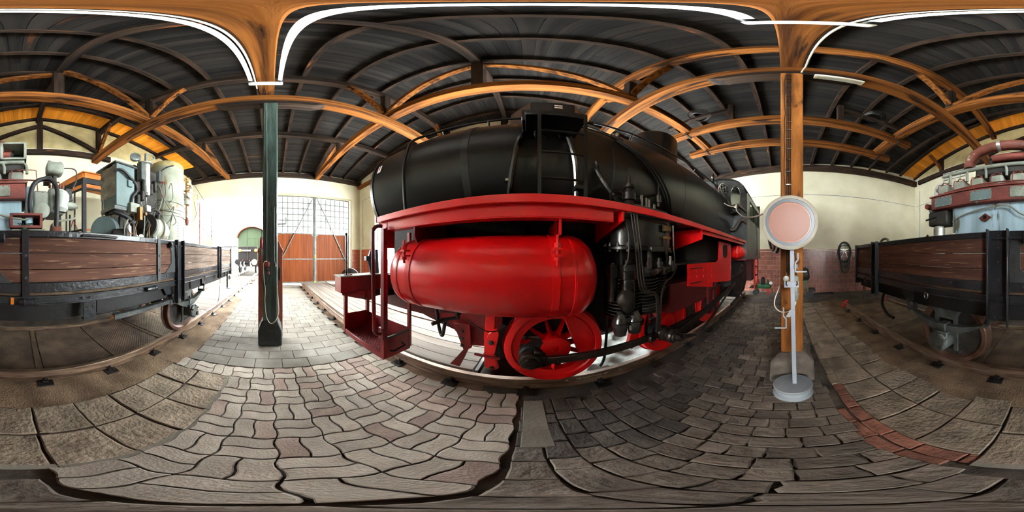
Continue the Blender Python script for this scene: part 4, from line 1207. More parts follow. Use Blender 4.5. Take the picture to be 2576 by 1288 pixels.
MB().prism([(1.50, -1.9, 3.05), (1.62, -1.9, 3.30), (1.80, -1.9, 3.45), (1.75, -1.9, 3.48), (1.56, -1.9, 3.34), (1.45, -1.9, 3.06)], (0, -2.0, 0)).build('pipe_cover', 'loco_black', L)
# hand rails
MB().tube([(1.40, 1.30, 2.2), (1.37, 1.30, 2.5), (1.37, 1.30, 2.9), (1.46, 1.30, 3.3), (1.58, 1.28, 3.5), (1.70, 1.15, 3.62), (1.75, .95, 3.68), (1.79, .6, 3.72), (1.81, .3, 3.75), (1.85, -.02, 3.81)], .020, 10, sm=4).build('front_handrail', 'loco_black', L)
for (y) in (1.02, .44): MB().tube([(1.83, y, 3.56), (1.775, y, 3.70)], .014, 8).lathe((1.82, y, 3.58), (-.4, 0, 1), [(0, .04), (.02, .035)], 10).build('handrail_stanchion', 'loco_black', L)
MB().tube([(1.75, -.75, 3.74), (1.75, -2.5, 3.73), (1.75, -4.42, 3.72)], .018, 8).build('side_handrail', 'loco_black', L)
for y in (-1.3, -2.9, -4.1): MB().tube([(1.85, y, 3.58), (1.75, y, 3.73)], .014, 6).build('handrail_stanchion', 'loco_black', L)
MB().lathe((2.15, -1.25, 3.62), (-.3, 0, 1), [(0, .12), (.15, .12), (.2, .06), (.35, .05)], 16).build('safety_valve', 'bright_steel', L)
# running board with red edge
MB().box(1.08, 1.62, -.62, 1.40, 2.115, 2.14).box(1.62, 2.2, -4.4, 1.40, 2.115, 2.135).box(1.08, 1.62, -4.4, -1.62, 2.115, 2.14).build('running_board', 'loco_black', L)
MB().box(1.05, 1.075, -4.42, 1.42, 2.085, 2.145).box(1.05, 1.22, 1.40, 1.42, 2.085, 2.145).build('board_edge', 'loco_red', L, bevel=.002)
MB().box(1.06, 1.2, -.64, 1.40, 2.105, 2.115).box(1.10, 1.12, -.64, 1.38, 1.995, 2.105).box(1.10, 1.2, -.64, 1.38, 1.985, 1.995).build('valance_channel', 'loco_red', L, bevel=.002)
MB().box(1.10, 1.12, -4.40, -1.95, 2.03, 2.105).build('valance_channel', 'loco_red', L, bevel=.002)
def gusset(y, x1=1.60, zt=2.09, th=.02, low=1.86, tip=2.0):
    b = MB(); b.prism([(1.07, y, zt), (1.07, y, tip), (x1, y, low), (x1, y, zt)], (0, -th, 0))
    b.box(1.07, x1, y - .06, y + .04, zt - .012, zt)
    b.build('board_bracket', 'loco_red', L, bevel=.002)
gusset(-.70); gusset(-1.95, 1.6, 2.09, .02, 1.80, 1.95)
b = MB(); b.prism([(1.12, .95, 1.98), (1.12, .95, 1.90), (1.16, .95, 1.84), (1.74, .95, 1.84), (1.74, .95, 2.09)], (0, -.02, 0)); b.build('board_bracket', 'frame_red', L)
MB().box(1.12, 1.20, -.235, -.215, 1.87, 2.0).prism([(1.13, -.215, 2.0), (1.13, -.215, 1.9), (1.45, -.215, 1.75), (1.7, -.215, 1.75), (1.7, -.215, 2.0)], (0, -.015, 0)).build('board_bracket', 'loco_red', L)
MB().box(1.055, 1.075, -1.66, -1.62, 2.088, 2.15).build('bare_patch', 'cream_paint', L)
# air reservoir
TX, TZ, TR = 1.35, 1.55, .34
MB().lathe((TX, 1.30, TZ), (0, -1, 0), [(0, 0), (.012, .10), (.04, .20), (.085, .275), (.14, .32), (.20, TR), (1.66, TR), (1.72, .32), (1.78, .27), (1.83, .18), (1.855, .08), (1.86, 0)], 64).build('air_tank', 'loco_red', L, smooth=40)
def strap(y, w=.05, m='loco_red', d=.006):
    b = MB(); n = 48; vs = []
    for k in range(n + 1):
        a = -pi * .12 + (2 * pi) * k / n
        for (yy, dd) in ((y - w / 2, -.004), (y - w / 2, d), (y + w / 2, d), (y + w / 2, -.004)):
            vs.append((TX - (TR + dd) * cos(a), yy, TZ + (TR + dd) * sin(a)))
    fs = []
    for k in range(n):
        for q in range(4): fs.append((k * 4 + q, k * 4 + (q + 1) % 4, k * 4 + 4 + (q + 1) % 4, k * 4 + 4 + q))
    b.add(vs, fs)
    b.box(TX - TR - .055, TX - TR + .02, y - w / 2, y + w / 2, TZ + .165, TZ + .18)
    b.box(TX - TR - .055, TX - TR + .02, y - w / 2, y + w / 2, TZ + .205, TZ + .22)
    b.build('tank_strap', m, L)
    MB().lathe((TX - TR - .03, y, TZ + .11), (0, 0, 1), [(0, .011), (.03, .011), (.032, .022), (.052, .022), (.055, .011), (.11, .011), (.112, .022), (.14, .022), (.142, .01), (.19, .01)], 8).build('strap_bolt', 'loco_red', L)
strap(.93); strap(-.18); 
b = MB(); b.lathe((TX, -.30, TZ), (0, -1, 0), [(0, TR - .004), (.004, TR + .004), (.02, TR + .004), (.024, TR - .004)], 64, caps=False).build('weld_seam', 'loco_red', L)
b = MB(); b.lathe((TX, 1.075, TZ), (0, -1, 0), [(0, TR - .004), (.004, TR + .004), (.02, TR + .004), (.024, TR - .004)], 64, caps=False).build('weld_seam', 'loco_red', L)
MB().lathe((1.35, .62, 1.215), (0, 0, -1), [(0, .03), (.05, .03), (.06, .02), (.10, .02)], 10).tube([(1.35, .62, 1.13), (1.30, .75, 1.10), (1.20, .80, 1.08)], .02, 8).build('drain_cock', 'grimy_dark', L)
MB().tube([(1.25, .5, 1.17), (1.2, .3, 1.10), (1.3, .15, 1.13), (1.5, .1, 1.2)], .005, 6, sm=4).build('drain_wire', 'rod_steel', L)
# frame
for x in (1.86, 2.96):
    b = MB(); b.prism([(x, 2.25, .86), (x, 2.25, 1.4), (x, -6.7, 1.4), (x, -6.7, .86), (x, -4, .72), (x, .9, .72), (x, 1.4, .86)], (.035, 0, 0)); b.build('main_frame', 'deep_red', L)
MB().box(1.86, 3.0, -.62, -.58, .6, 1.75).box(1.86, 3.0, -1.35, -1.31, .6, 1.6).box(1.86, 3.0, .46, .50, .7, 1.6).build('frame_stay', 'deep_red', L)
b = MB(); b.prism([(1.75, 1.20, .95), (1.75, .28, 1.10), (1.75, .28, .62), (1.75, .70, .58), (1.75, .78, .70), (1.75, .95, .90)], (.03, 0, 0)); b.build('frame_end', 'frame_red', L)
MB().box(1.82, 1.85, -1.28, .44, .74, 1.75).build('dark_fill_sheet', 'soot_black', L)  # dark sheet added behind the first wheel to fill a bright gap
# rail guard iron
b = MB(); b.prism([(1.66, .82, .92), (1.66, .62, .92), (1.66, .60, .60), (1.66, .69, .54)], (.025, 0, 0)); b.prism([(1.66, .62, .62), (1.66, .70, .55), (1.655, .86, .27), (1.655, .74, .26)], (.025, 0, 0))
b.build('rail_guard', 'frame_red', L, bevel=.004)
MB().rivets([(1.66, .71, z) for z in (.62, .72, .82)], (-1, 0, 0), .022, .02).build('guard_bolt', 'grimy_dark', L)
# front beam, buffers, lamp irons
MB().box(1.0, 3.86, 2.22, 2.46, 1.15, 1.40).build('buffer_beam', 'frame_red', L, bevel=.004)
MB().box(.99, 3.87, 2.20, 2.48, 1.40, 1.415).build('beam_top', 'engine_grey', L)
MB().prism([(1.02, 2.21, 1.16), (1.60, 2.21, 1.16), (1.60, 2.21, .98), (1.50, 2.21, .98), (1.02, 2.21, 1.12)], (0, .012, 0)).build('beam_gusset', 'frame_red', L)
for x in (1.56, 3.30):
    MB().lathe((x, 2.46, 1.24), (0, 1, 0), [(0, .13), (.05, .13), (.06, .09), (.3, .09), (.32, .07), (.52, .07), (.53, .22), (.55, .23), (.57, .2), (.58, 0)], 28).build('buffer', 'rod_steel', L)
MB().box(1.08, 1.22, 2.27, 2.41, 1.415, 1.43).tube([(1.15, 2.34, 1.42), (1.15, 2.34, 2.06)], .016, 10).lathe((1.15, 2.34, 2.05), (0, 0, 1), [(0, .022), (.03, .024), (.04, .014)], 12).build('marker_pole', 'oily_black', L)
b = MB(); b.prism([(1.54, 2.34, 1.66), (1.60, 2.34, 1.82), (1.76, 2.34, 1.84), (1.82, 2.34, 1.0), (1.60, 2.34, 1.0), (1.60, 2.34, 1.44)], (0, -.03, 0)); b.box(1.48, 1.64, 2.26, 2.34, 1.64, 1.72)
b.build('lamp_bracket', 'loco_black', L, bevel=.004)
MB().box(1.7, 2.3, 2.0, 2.12, 1.06, 1.16).build('front_step_bar', 'loco_black', L, bevel=.006)
MB().tube([(1.75, 1.1, 1.05), (1.72, 1.05, .82), (1.66, .98, .72), (1.6, .92, .76), (1.58, .88, .95)], .022, 8, sm=5).build('brake_hose', 'black_rubber', L)
MB().lathe((2.0, 1.15, 2.1), (-.8, -.3, -.5), [(0, .07), (.18, .07), (.2, .10), (.24, .10)], 16).build('steam_valve', 'engine_grey', L)
# front footstep cage
Sx0, Sx1, Sy0, Sy1, Sz = 1.05, 1.46, 1.30, 2.20, .52
def post(x, y, z0, z1, w=.05, nm='step_post'):
    MB().box(x - w / 2, x + w / 2, y - w / 2, y + w / 2, z0, z1).build(nm, 'frame_red', L, bevel=.003)
post(Sx0 + .02, Sy0, .50, 2.0, .055); post(Sx0 + .02, Sy1, .52, 1.15, .05); post(Sx1, Sy0, .52, 2.0, .04); post(Sx1, Sy1, .52, 1.15, .05)
MB().box(Sx0 - .0, Sx0 + .022, Sy0, Sy1, Sz - .03, Sz + .05).build('step_sill', 'frame_red', L, bevel=.003)
MB().box(Sx0 + .022, Sx1, Sy0, Sy1, Sz, Sz + .012).build('step_tread', 'red_tread', L)
MB().box(Sx0, Sx1, Sy0 - .012, Sy0, Sz - .03, Sz + .24).build('step_side', 'frame_red', L)
MB().box(Sx0, Sx1, Sy1, Sy1 + .012, Sz - .03, Sz + .30).build('step_side', 'frame_red', L)
MB().box(Sx1, Sx1 + .012, Sy0, Sy1, Sz - .03, Sz + .28).build('step_back', 'frame_red', L)
MB().bar((Sx0 + .03, Sy0 - .005, Sz + .26), (Sx1, Sy0 - .005, Sz + .26), .018, .03).build('step_trim', 'rod_steel', L)
MB().tube([(1.14, 1.27, .60), (1.14, 1.22, .62), (1.30, 1.22, .64), (1.30, 1.27, .66)], .012, 8).build('step_handle', 'soot_black', L)
MB().tube([(1.06, 1.32, 2.03), (1.01, 1.34, 2.03), (.965, 1.34, 1.99), (.955, 1.34, 1.9), (.965, 1.33, 1.0), (.975, 1.33, .90), (1.0, 1.32, .86), (1.05, 1.31, .86)], .021, 10, sm=3).build('step_handrail', 'frame_red', L)
MB().box(1.03, 1.06, 1.27, 1.35, .78, .93).build('handrail_bracket', 'frame_red', L, bevel=.004)
MB().box(1.10, 1.20, 1.28, 1.295, 1.80, 2.07).build('step_plate', 'frame_red', L)
MB().rivets([(1.075, 1.272, z) for z in (.82, .9, 1.85, 2.0)], (0, -1, 0), .014, .012).build('step_bolt', 'frame_red', L)
# wheels
WY = (-.276, -1.85, -3.42); WZ = .68; WR = .52
def wheel(y, xf, s):
    """xf: outer face, s: direction from the outer face towards the middle"""
    b = MB()
    o = Vector((xf, y, WZ))
    ax = (s, 0, 0)
    b.lathe(o, ax, [(.03, .36), (.02, .43), (.0, .445), (.12, .445), (.12, .36)], 56, caps=False)
    b.lathe(o, ax, [(-.03, 0), (-.03, .035), (-.05, .04), (-.05, .11), (-.035, .15), (.0, .16), (.14, .16), (.15, 0)], 36)
    n = 11
    for k in range(n):
        a = 2 * pi * (k + .3) / n
        d = Vector((0, cos(a), sin(a)))
        p0 = o + d * .13 + Vector((s * .06, 0, 0)); p1 = o + d * .38 + Vector((s * .065, 0, 0))
        t_ = Vector((0, -sin(a), cos(a)))
        vs = []
        for (p, w, th) in ((p0, .055, .055), (p1, .028, .04)):
            vs += [p + t_ * w / 1.0 * .5 + Vector((s * th, 0, 0)), p + Vector((-s * th * .9, 0, 0)), p - t_ * w * .5 + Vector((s * th, 0, 0))]
        b.add(vs, [(0, 1, 2), (5, 4, 3), (0, 3, 4, 1), (1, 4, 5, 2), (2, 5, 3, 0)])
    w = b.build('wheel', 'loco_red', L)
    MB().lathe(o, ax, [(.0, .445), (-.005, .47), (.0, .515), (.01, WR), (.10, WR + .004), (.112, WR + .03), (.13, WR + .03), (.14, WR + .012), (.14, .445)], 64, caps=False).build('tire', 'loco_red', w)
    c = MB(); pts = []
    for k in range(17):
        a = pi + radians(18) + radians(-62 + 124 * k / 16)
        pts.append((xf + s * .005, y + .43 * cos(a), WZ - .43 * sin(a)))
    c.prism(pts, (s * .09, 0, 0)); c.build('counterweight', 'loco_red', w, bevel=.006)
    d = Vector((0, .25, -.06)); c = MB()
    c.lathe(o + d, ax, [(-.05, .10), (-.03, .12), (.12, .12)], 24)
    c.prism([o + Vector((-s * .02, .10, .10)), o + Vector((-s * .02, .08, -.14)), o + d + Vector((-s * .0 - s * .02, .05, -.10)), o + d + Vector((-s * .02, .06, .10))], (s * .12, 0, 0))
    c.build('crank_boss', 'soot_black', w)
    return w
for y in WY:
    wheel(y, 1.62, 1); wheel(y, 3.24, -1)
    MB().cyl((1.7, y, WZ), (3.16, y, WZ), .08, 16).build('axle', 'soot_black', L)
text_mesh('0 8 6 1 7 3', .028, frame_mtx((1.612, -.276 + .36, WZ - .33), (0, -.8, -.6), (0, -.6, .8)), 'soot_black', 'tire_stamp', L, .001)
# rods
def rod(name, p0, p1, h0, h1, th, m='rod_steel'):
    p0, p1 = Vector(p0), Vector(p1)
    d = (p1 - p0); u = Vector((0, -d.z, d.y)).normalized()
    b = MB(); b.add([p0 + u * h0, p0 - u * h0, p1 - u * h1, p1 + u * h1] + [q + Vector((th, 0, 0)) for q in (p0 + u * h0, p0 - u * h0, p1 - u * h1, p1 + u * h1)],
                    [(0, 1, 2, 3), (7, 6, 5, 4), (0, 4, 5, 1), (1, 5, 6, 2), (2, 6, 7, 3), (3, 7, 4, 0)])
    return b.build(name, m, L, bevel=.006)
PINS = [Vector((1.45, y + .25, WZ - .06)) for y in WY]
r1 = rod('coupling_rod', PINS[0] + V(0, -.12, .0), PINS[1] + V(0, .1, 0), .045, .045, .05)
for i, p in enumerate(PINS):
    e = MB(); e.lathe(p + V(-.02, 0, 0), (1, 0, 0), [(0, .10), (.01, .115), (.08, .115), (.09, .10)], 8 if i == 0 else 28)
    if i == 0: e.box(1.44, 1.52, p.y - .14, p.y + .05, p.z - .08, p.z + .08).box(1.45, 1.5, p.y - .11, p.y - .03, p.z + .08, p.z + .13)
    e.build('rod_end', 'rod_steel', L, bevel=.008)
    MB().lathe(p + V(-.05, 0, 0), (1, 0, 0), [(0, .03), (.01, .03), (.012, .05), (.03, .06), (.04, .06)], 20).build('pin_cap', 'rod_steel', L)
    MB().cyl(p + V(-.0, 0, 0), p + V(.2, 0, 0), .06, 14).build('crank_pin', 'rod_steel', L)
rod('coupling_rod', PINS[1] + V(0, -.1, 0), PINS[2] + V(0, .1, 0), .045, .045, .05)
kj = Vector((1.44, PINS[1].y + .22, PINS[1].z + .0))
MB().lathe(kj + V(-.03, 0, 0), (1, 0, 0), [(0, .02), (.005, .05), (.02, .06), (.08, .06)], 16).build('knuckle_pin', 'rod_steel', L)
big = PINS[1]
MB().lathe(big + V(-.22, 0, 0), (1, 0, 0), [(0, .0), (.005, .07), (.03, .075), (.035, .10), (.06, .11), (.09, .085), (.13, .085), (.135, .105), (.21, .105)], 28).build('connecting_rod_end', 'rod_steel', L)
MB().lathe(big + V(-.30, -.02, 0), (1, 0, 0), [(0, .03), (.02, .06), (.08, .065)], 8).build('crank_nut', 'rod_steel', L)
rod('connecting_rod', big + V(-.16, -.05, .0), V(1.30, -4.25, .98), .05, .06, .05)
rod('return_crank', big + V(-.24, -.02, .0), V(1.21, -2.1, .46), .035, .03, .04)
rod('eccentric_rod', V(1.2, -2.1, .46), V(1.2, -3.75, 1.0), .022, .022, .03)
MB().lathe((1.16, -2.1, .46), (1, 0, 0), [(0, .03), (.02, .055), (.08, .055)], 16).build('crank_knob', 'rod_steel', L)
# brake gear in front of the first wheel
b = MB(); b.prism([(1.63, .43, 1.10), (1.63, .33, 1.10), (1.63, .35, .62), (1.63, .30, .34), (1.63, .38, .30), (1.63, .45, .36), (1.63, .45, .8)], (.05, 0, 0))
b.build('brake_hanger', 'loco_red', L, bevel=.006)
b = MB(); pts = []
for k in range(9):
    a = radians(-18 + 48 * k / 8); pts.append((1.64, WY[0] + .56 * cos(a), WZ + .56 * sin(a)))
for k in range(9):
    a = radians(30 - 48 * k / 8); pts.append((1.64, WY[0] + .62 * cos(a), WZ + .62 * sin(a)))
b.prism(pts, (.09, 0, 0)); b.build('brake_shoe', 'soot_black', L)
MB().prism([(1.61, .44, .72), (1.61, .40, .86), (1.61, .31, .94), (1.61, .29, .86), (1.61, .33, .60), (1.61, .39, .58)], (.03, 0, 0)).build('brake_link', 'loco_red', L, bevel=.004)
MB().rivets([(1.61, .37, .75), (1.63, .37, .35)], (-1, 0, 0), .03, .03).build('brake_pin', 'grimy_dark', L)
MB().bar((1.62, .55, .55), (1.62, .28, .52), .02, .03).build('brake_rod', 'frame_red', L)
b = MB(); b.prism([(1.64, -1.25, .85), (1.64, -1.35, .85), (1.64, -1.33, .5), (1.64, -1.22, .40), (1.64, -1.15, .48)], (.06, 0, 0)); b.build('brake_hanger', 'loco_red', L, bevel=.006)
MB().box(1.64, 1.74, -1.50, -1.40, .5, .95).build('brake_shoe', 'soot_black', L, bevel=.01)
# sand pipes
MB().tube([(1.75, -.95, 1.2), (1.72, -.9, .7), (1.70, -.86, .35), (1.69, -.80, .22)], .018, 8, sm=4).build('sand_pipe', 'soot_black', L)
# ---- air pump
PX = 1.36
b = MB(); prof = [(-.73, .0), ]
outl = []
for (cy, cx, r, a0, a1) in ((-.93, PX, .20, 10, 180), (-1.30, PX + .02, .22, 180, 370)):
    for k in range(15):
        a = radians(a0 + (a1 - a0) * k / 14 - 5)
        outl.append((cx - r * cos(a), cy + r * sin(a)))
b.prism([(x, y, 1.80) for x, y in outl], (0, 0, .30)); b.build('pump_steam_chest', 'oily_black', L, bevel=.02, seg=2)
ctr = Vector((PX, -1.12))
def scaled(s): return [(ctr.x + (x - ctr.x) * s, ctr.y + (y - ctr.y) * s) for x, y in outl]
b = MB(); b.prism([(x, y, 1.775) for x, y in scaled(1.07)], (0, 0, .035)); b.build('pump_flange', 'oily_black', L, bevel=.006)
b = MB(); b.prism([(x, y, 2.10) for x, y in scaled(1.0)], (0, 0, .03)); b.prism([(x, y, 2.13) for x, y in scaled(.93)], (0, 0, .09)); b.build('pump_cover', 'cab_grey', L, bevel=.03, seg=2)
bolts = [(x, y, 1.76) for x, y in scaled(1.02)[::2]]
b = MB()
for p in bolts: b.lathe(p, (0, 0, 1), [(0, .014), (.07, .014), (.072, .006), (.085, .006)], 6)
b.build('flange_bolt', 'rod_steel', L)
MB().box(1.125, 1.135, -1.36, -1.23, 1.975, 2.05).build('maker_plate', 'grimy_dark', L)
MB().box(1.122, 1.127, -1.35, -1.24, 1.985, 2.04).build('plate_relief', 'brass', L)
MB().box(1.125, 1.135, -1.36, -1.24, 1.90, 1.925).build('number_plate', 'brass', L)
for (y, x) in ((-.90, 1.36), (-1.28, 1.38)):
    MB().cyl((x, y, 1.62), (x, y, 1.79), .028, 12).lathe((x, y, 1.62), (0, 0, 1), [(0, .06), (.03, .06), (.04, .035), (.07, .035)], 6).build('piston_rod', 'bright_steel', L)
    for a in (.3, 1.9, 3.6, 5.2):
        pass
for (x, y) in ((1.24, -.80), (1.24, -1.02), (1.24, -1.18), (1.26, -1.44), (1.52, -1.1)):
    MB().cyl((x, y, 1.55), (x, y, 1.79), .016, 8).build('pump_stay', 'soot_black', L)
MB().box(1.30, 1.60, -1.40, -.80, 1.60, 1.76).build('pump_lantern', 'soot_black', L)
def aircyl(x, y, r, z0, z1, nm):
    prof = [(0, r * .8)]; n = 12; hgt = z1 - z0
    for k in range(n):
        z = hgt * k / n
        prof += [(z + .004, r * .84), (z + hgt / n * .35, r), (z + hgt / n * .6, r), (z + hgt / n * .95, r * .84)]
    prof.append((hgt, r * .8))
    MB().lathe((x, y, z0), (0, 0, 1), prof, 36).build(nm, 'oily_black', L, smooth=50)
aircyl(1.40, -.93, .20, 1.10, 1.52, 'air_cylinder')
aircyl(1.36, -1.15, .17, 1.10, 1.50, 'air_cylinder')
aircyl(1.46, -1.42, .17, 1.12, 1.52, 'air_cylinder')
for (x, y, r) in ((1.40, -.93, .19), (1.36, -1.15, .15), (1.46, -1.42, .17)):
    MB().lathe((x, y, 1.51), (0, 0, 1), [(0, r), (.03, r), (.035, r * .9), (.10, r * .85), (.13, r * .5), (.15, r * .4)], 28).build('cylinder_head', 'oily_black', L)
MB().lathe((1.255, -.87, 1.18), (0, 0, 1), [(0, .06), (.06, .085), (.26, .085), (.32, .075), (.33, .10), (.40, .10), (.405, .085), (.46, .085), (.47, .045), (.50, .045)], 24).build('valve_body', 'oily_black', L)
MB().lathe((1.30, -.74, 1.30), (0, 0, 1), [(0, .05), (.22, .05), (.225, .07), (.34, .07), (.345, .04), (.36, .04)], 18).build('valve_body', 'oily_black', L)
dn = Vector((-.80, .58, .15)).normalized()
MB().lathe(Vector((1.235, -.845, 1.325)), dn, [(0, .07), (.05, .072), (.06, .078), (.075, .078), (.08, .066), (.085, .05), (.09, 0)], 28).build('filter_cap', 'rod_steel', L)
b = MB()
for (y, x, r) in ((-.80, 1.26, .075), (-.95, 1.245, .085)):
    b.lathe((x, y, .93), (0, 0, 1), [(0, 0), (.004, .03), (.01, r * .75), (.05, r * .85), (.10, r * .9), (.105, r * 1.12), (.15, r * 1.12), (.155, r), (.20, r * .8), (.25, r * .45)], 24)
b.box(1.2, 1.4, -.98, -.78, 1.07, 1.13)
b.build('suction_valve', 'oily_black', L)
MB().lathe((1.20, -.875, 1.0), (0, 0, 1), [(0, .018), (.05, .018)], 6).build('drain_nut', 'bright_steel', L)
# governor group in front of the second cylinder
MB().lathe((1.17, -1.12, 1.56), (0, -.95, .1), [(0, .02), (.05, .02), (.055, .032), (.09, .032), (.095, .025), (.14, .025), (.145, .045), (.24, .045), (.25, .03), (.28, .03), (.285, .05), (.34, .05), (.35, .02)], 16).build('governor', 'rod_steel', L)
for (y, z0, z1, r) in ((-1.07, 1.60, 1.78, .018), (-1.22, 1.60, 1.70, .022), (-1.40, 1.60, 1.72, .02)):
    MB().lathe((1.17, y, z0), (0, 0, 1), [(0, r), (.03, r), (.032, r * 1.6), (.06, r * 1.6), (.062, r), (z1 - z0, r)], 8).build('pipe_union', 'bright_steel', L)
MB().box(1.11, 1.2, -1.24, -1.05, 1.76, 1.82).build('governor_bracket', 'oily_black', L, bevel=.008)
MB().box(1.13, 1.16, -1.30, -1.27, 1.74, 1.90).build('bracket_lug', 'rod_steel', L)
# thin pipes down the pump
for k, (y0, y1) in enumerate(((-.80, -1.03), (-.83, -1.045), (-.86, -1.06))):
    MB().tube([(1.09, y0, 2.08), (1.09, y0 - .04, 1.85), (1.10, y0 - .07, 1.65), (1.10, y0 - .09, 1.50), (1.10, y0 - .13, 1.40), (1.10, y1 - .06, 1.34), (1.10, y1 - .08, 1.2), (1.11, y1 - .085, .92)], .0065, 6, sm=4).build('copper_pipe', 'rod_steel', L)
MB().tube([(1.12, -1.42, 1.56), (1.11, -1.36, 1.50), (1.10, -1.24, 1.45), (1.10, -1.18, 1.33), (1.10, -1.165, 1.15), (1.11, -1.16, .92)], .010, 6, sm=4).build('copper_pipe', 'rod_steel', L)
MB().tube([(1.10, -1.36, 2.05), (1.10, -1.37, 1.8), (1.11, -1.40, 1.72), (1.13, -1.42, 1.64), (1.15, -1.41, 1.6)], .009, 6, sm=4).build('copper_pipe', 'rod_steel', L)
MB().tube([(1.12, -.76, 2.02), (1.12, -.80, 1.9), (1.13, -.80, 1.70), (1.16, -.78, 1.62)], .009, 6, sm=4).build('copper_pipe', 'rod_steel', L)
# fittings on top of the pump
MB().lathe((1.22, -.87, 2.15), (0, 0, 1), [(0, .07), (.03, .075), (.06, .05), (.09, .045), (.10, .065), (.17, .065), (.18, .04), (.22, .035), (.23, .05), (.26, .05), (.27, .025), (.36, .022)], 20).build('steam_governor', 'rod_steel', L)
for k in range(3):
    MB().tube([(1.24, -.85, 2.32 - .05 * k), (1.28, -.78 + .02 * k, 2.36 - .06 * k), (1.26, -.70, 2.30 - .06 * k), (1.22, -.68, 2.2 - .03 * k)], .007, 6, sm=4).build('copper_pipe', 'rod_steel', L)
MB().tube([(1.26, -.93, 2.28), (1.30, -1.05, 2.33), (1.32, -1.2, 2.40), (1.32, -1.33, 2.45)], .018, 8).build('oil_feed_pipe', 'rod_steel', L)
for (y, z0, h_) in ((-1.07, 2.24, .13), (-1.13, 2.22, .13), (-1.17, 2.22, .12), (-1.25, 2.22, .08)):
    MB().lathe((1.28, y, z0), (0, 0, 1), [(0, .016), (h_, .016), (h_ + .01, .008)], 8).build('oil_union', 'bright_steel', L)
MB().lathe((1.30, -1.34, 2.30), (0, 0, 1), [(0, .02), (.05, .02), (.055, .035), (.14, .035), (.15, .02), (.16, .008), (.30, .006)], 12).build('oil_press', 'rod_steel', L)
# motion bracket
poly = [(-1.96, 1.61), (-2.99, 1.60), (-3.06, 1.62), (-3.10, 1.68), (-3.10, 2.03), (-3.80, 2.03), (-3.80, 1.20), (-3.76, 1.14), (-3.69, 1.11), (-2.79, 1.22), (-2.78, 1.13), (-1.96, 1.28)]
b = MB(); b.prism([(1.30, y, z) for y, z in poly], (.025, 0, 0)); b.build('motion_bracket', 'loco_red', L, smooth=0)
sl = [(-3.30, 1.92), (-3.36, 1.97), (-3.52, 1.98), (-3.58, 1.92), (-3.58, 1.74), (-3.52, 1.68), (-3.36, 1.68), (-3.30, 1.74)]
b = MB(); b.prism([(1.296, y, z) for y, z in sl], (.003, 0, 0)); b.build('bracket_slot', 'soot_black', L, smooth=0)
MB().rivets([(1.30, y, z) for y, z in ((-2.2, 1.49), (-2.42, 1.48), (-2.75, 1.46), (-2.2, 1.40), (-2.42, 1.38), (-2.75, 1.36), (-3.55, 1.42), (-3.55, 1.32), (-2.62, 1.25), (-2.0, 1.40))], (-1, 0, 0), .024, .014).build('rivet', 'loco_red', L)
MB().bar((1.29, -2.0, 1.53), (1.29, -2.35, 1.53), .012, .014).bar((1.29, -2.0, 1.31), (1.29, -2.35, 1.30), .012, .014).build('bracket_rod', 'rod_steel', L)
MB().box(1.28, 1.62, -3.82, -3.80, 1.12, 2.05).build('bracket_flange', 'frame_red', L)
MB().box(1.32, 1.36, -3.0, -2.9, .62, 1.2).box(1.32, 1.36, -2.75, -2.65, .62, 1.15).box(1.3, 1.8, -3.2, -2.6, 1.08, 1.12).build('motion_frame', 'deep_red', L)
MB().box(1.34, 1.84, -2.6, -1.6, .95, 1.35).build('splasher_panel', 'deep_red', L)
MB().prism([(1.3, -1.6, 1.60), (1.8, -1.6, 1.68), (1.8, -2.6, 1.68), (1.3, -2.6, 1.60)], (0, 0, .02)).build('cover_plate', 'cab_grey', L)
MB().box(1.45, 1.80, -3.7, -2.1, 1.62, 2.05).build('dark_panel', 'soot_black', L)
# second small air tank
MB().lathe((1.24, -3.95, 1.82), (0, -1, 0), [(0, 0), (.02, .09), (.07, .15), (.13, .175), (.95, .175), (1.0, .15), (1.03, 0)], 28).build('small_air_tank', 'loco_red', L)
MB().lathe((1.15, -3.88, 1.68), (0, 0, 1), [(0, .02), (.06, .03), (.1, .03), (.105, .05), (.14, .05), (.145, .03), (.22, .035), (.28, .02)], 12).build('tank_valve', 'loco_red', L)
for y in (-4.2, -4.75): MB().box(1.15, 1.19, y - .02, y + .02, 1.95, 2.1).build('tank_hanger', 'frame_red', L)
MB().box(1.05, 1.6, -6.8, -4.35, 1.60, 1.64).build('cab_sill', 'frame_red', L)
# steam cylinder end at the rear with its levers
b = MB()
cyl = [(-4.0, 1.46), (-4.4, 1.58), (-5.3, 1.58), (-5.6, 1.45), (-5.62, .85), (-5.3, .55), (-4.6, .48), (-4.1, .62), (-3.85, .95)]
b.prism([(1.30, y, z) for y, z in cyl], (.45, 0, 0)); b.build('steam_cylinder', 'soot_black', L, bevel=.06, seg=2)
MB().lathe((1.30, -4.85, 1.30), (-1, 0, 0), [(0, .17), (.03, .17), (.04, .10), (.08, .10), (.085, .05), (.12, .05)], 24).build('cylinder_boss', 'rod_steel', L)
rod('lever', V(1.2, -4.85, 1.28), V(1.2, -4.4, .62), .03, .022, .03)
rod('lever', V(1.2, -4.85, 1.30), V(1.25, -3.9, 1.2), .035, .035, .03)
MB().bar((1.24, -4.4, .60), (1.24, -3.7, .52), .05, .04).build('crosshead_guide', 'rod_steel', L)
MB().bar((1.24, -4.3, .70), (1.24, -5.2, .36), .08, .03).build('guide_foot', 'rod_steel', L)
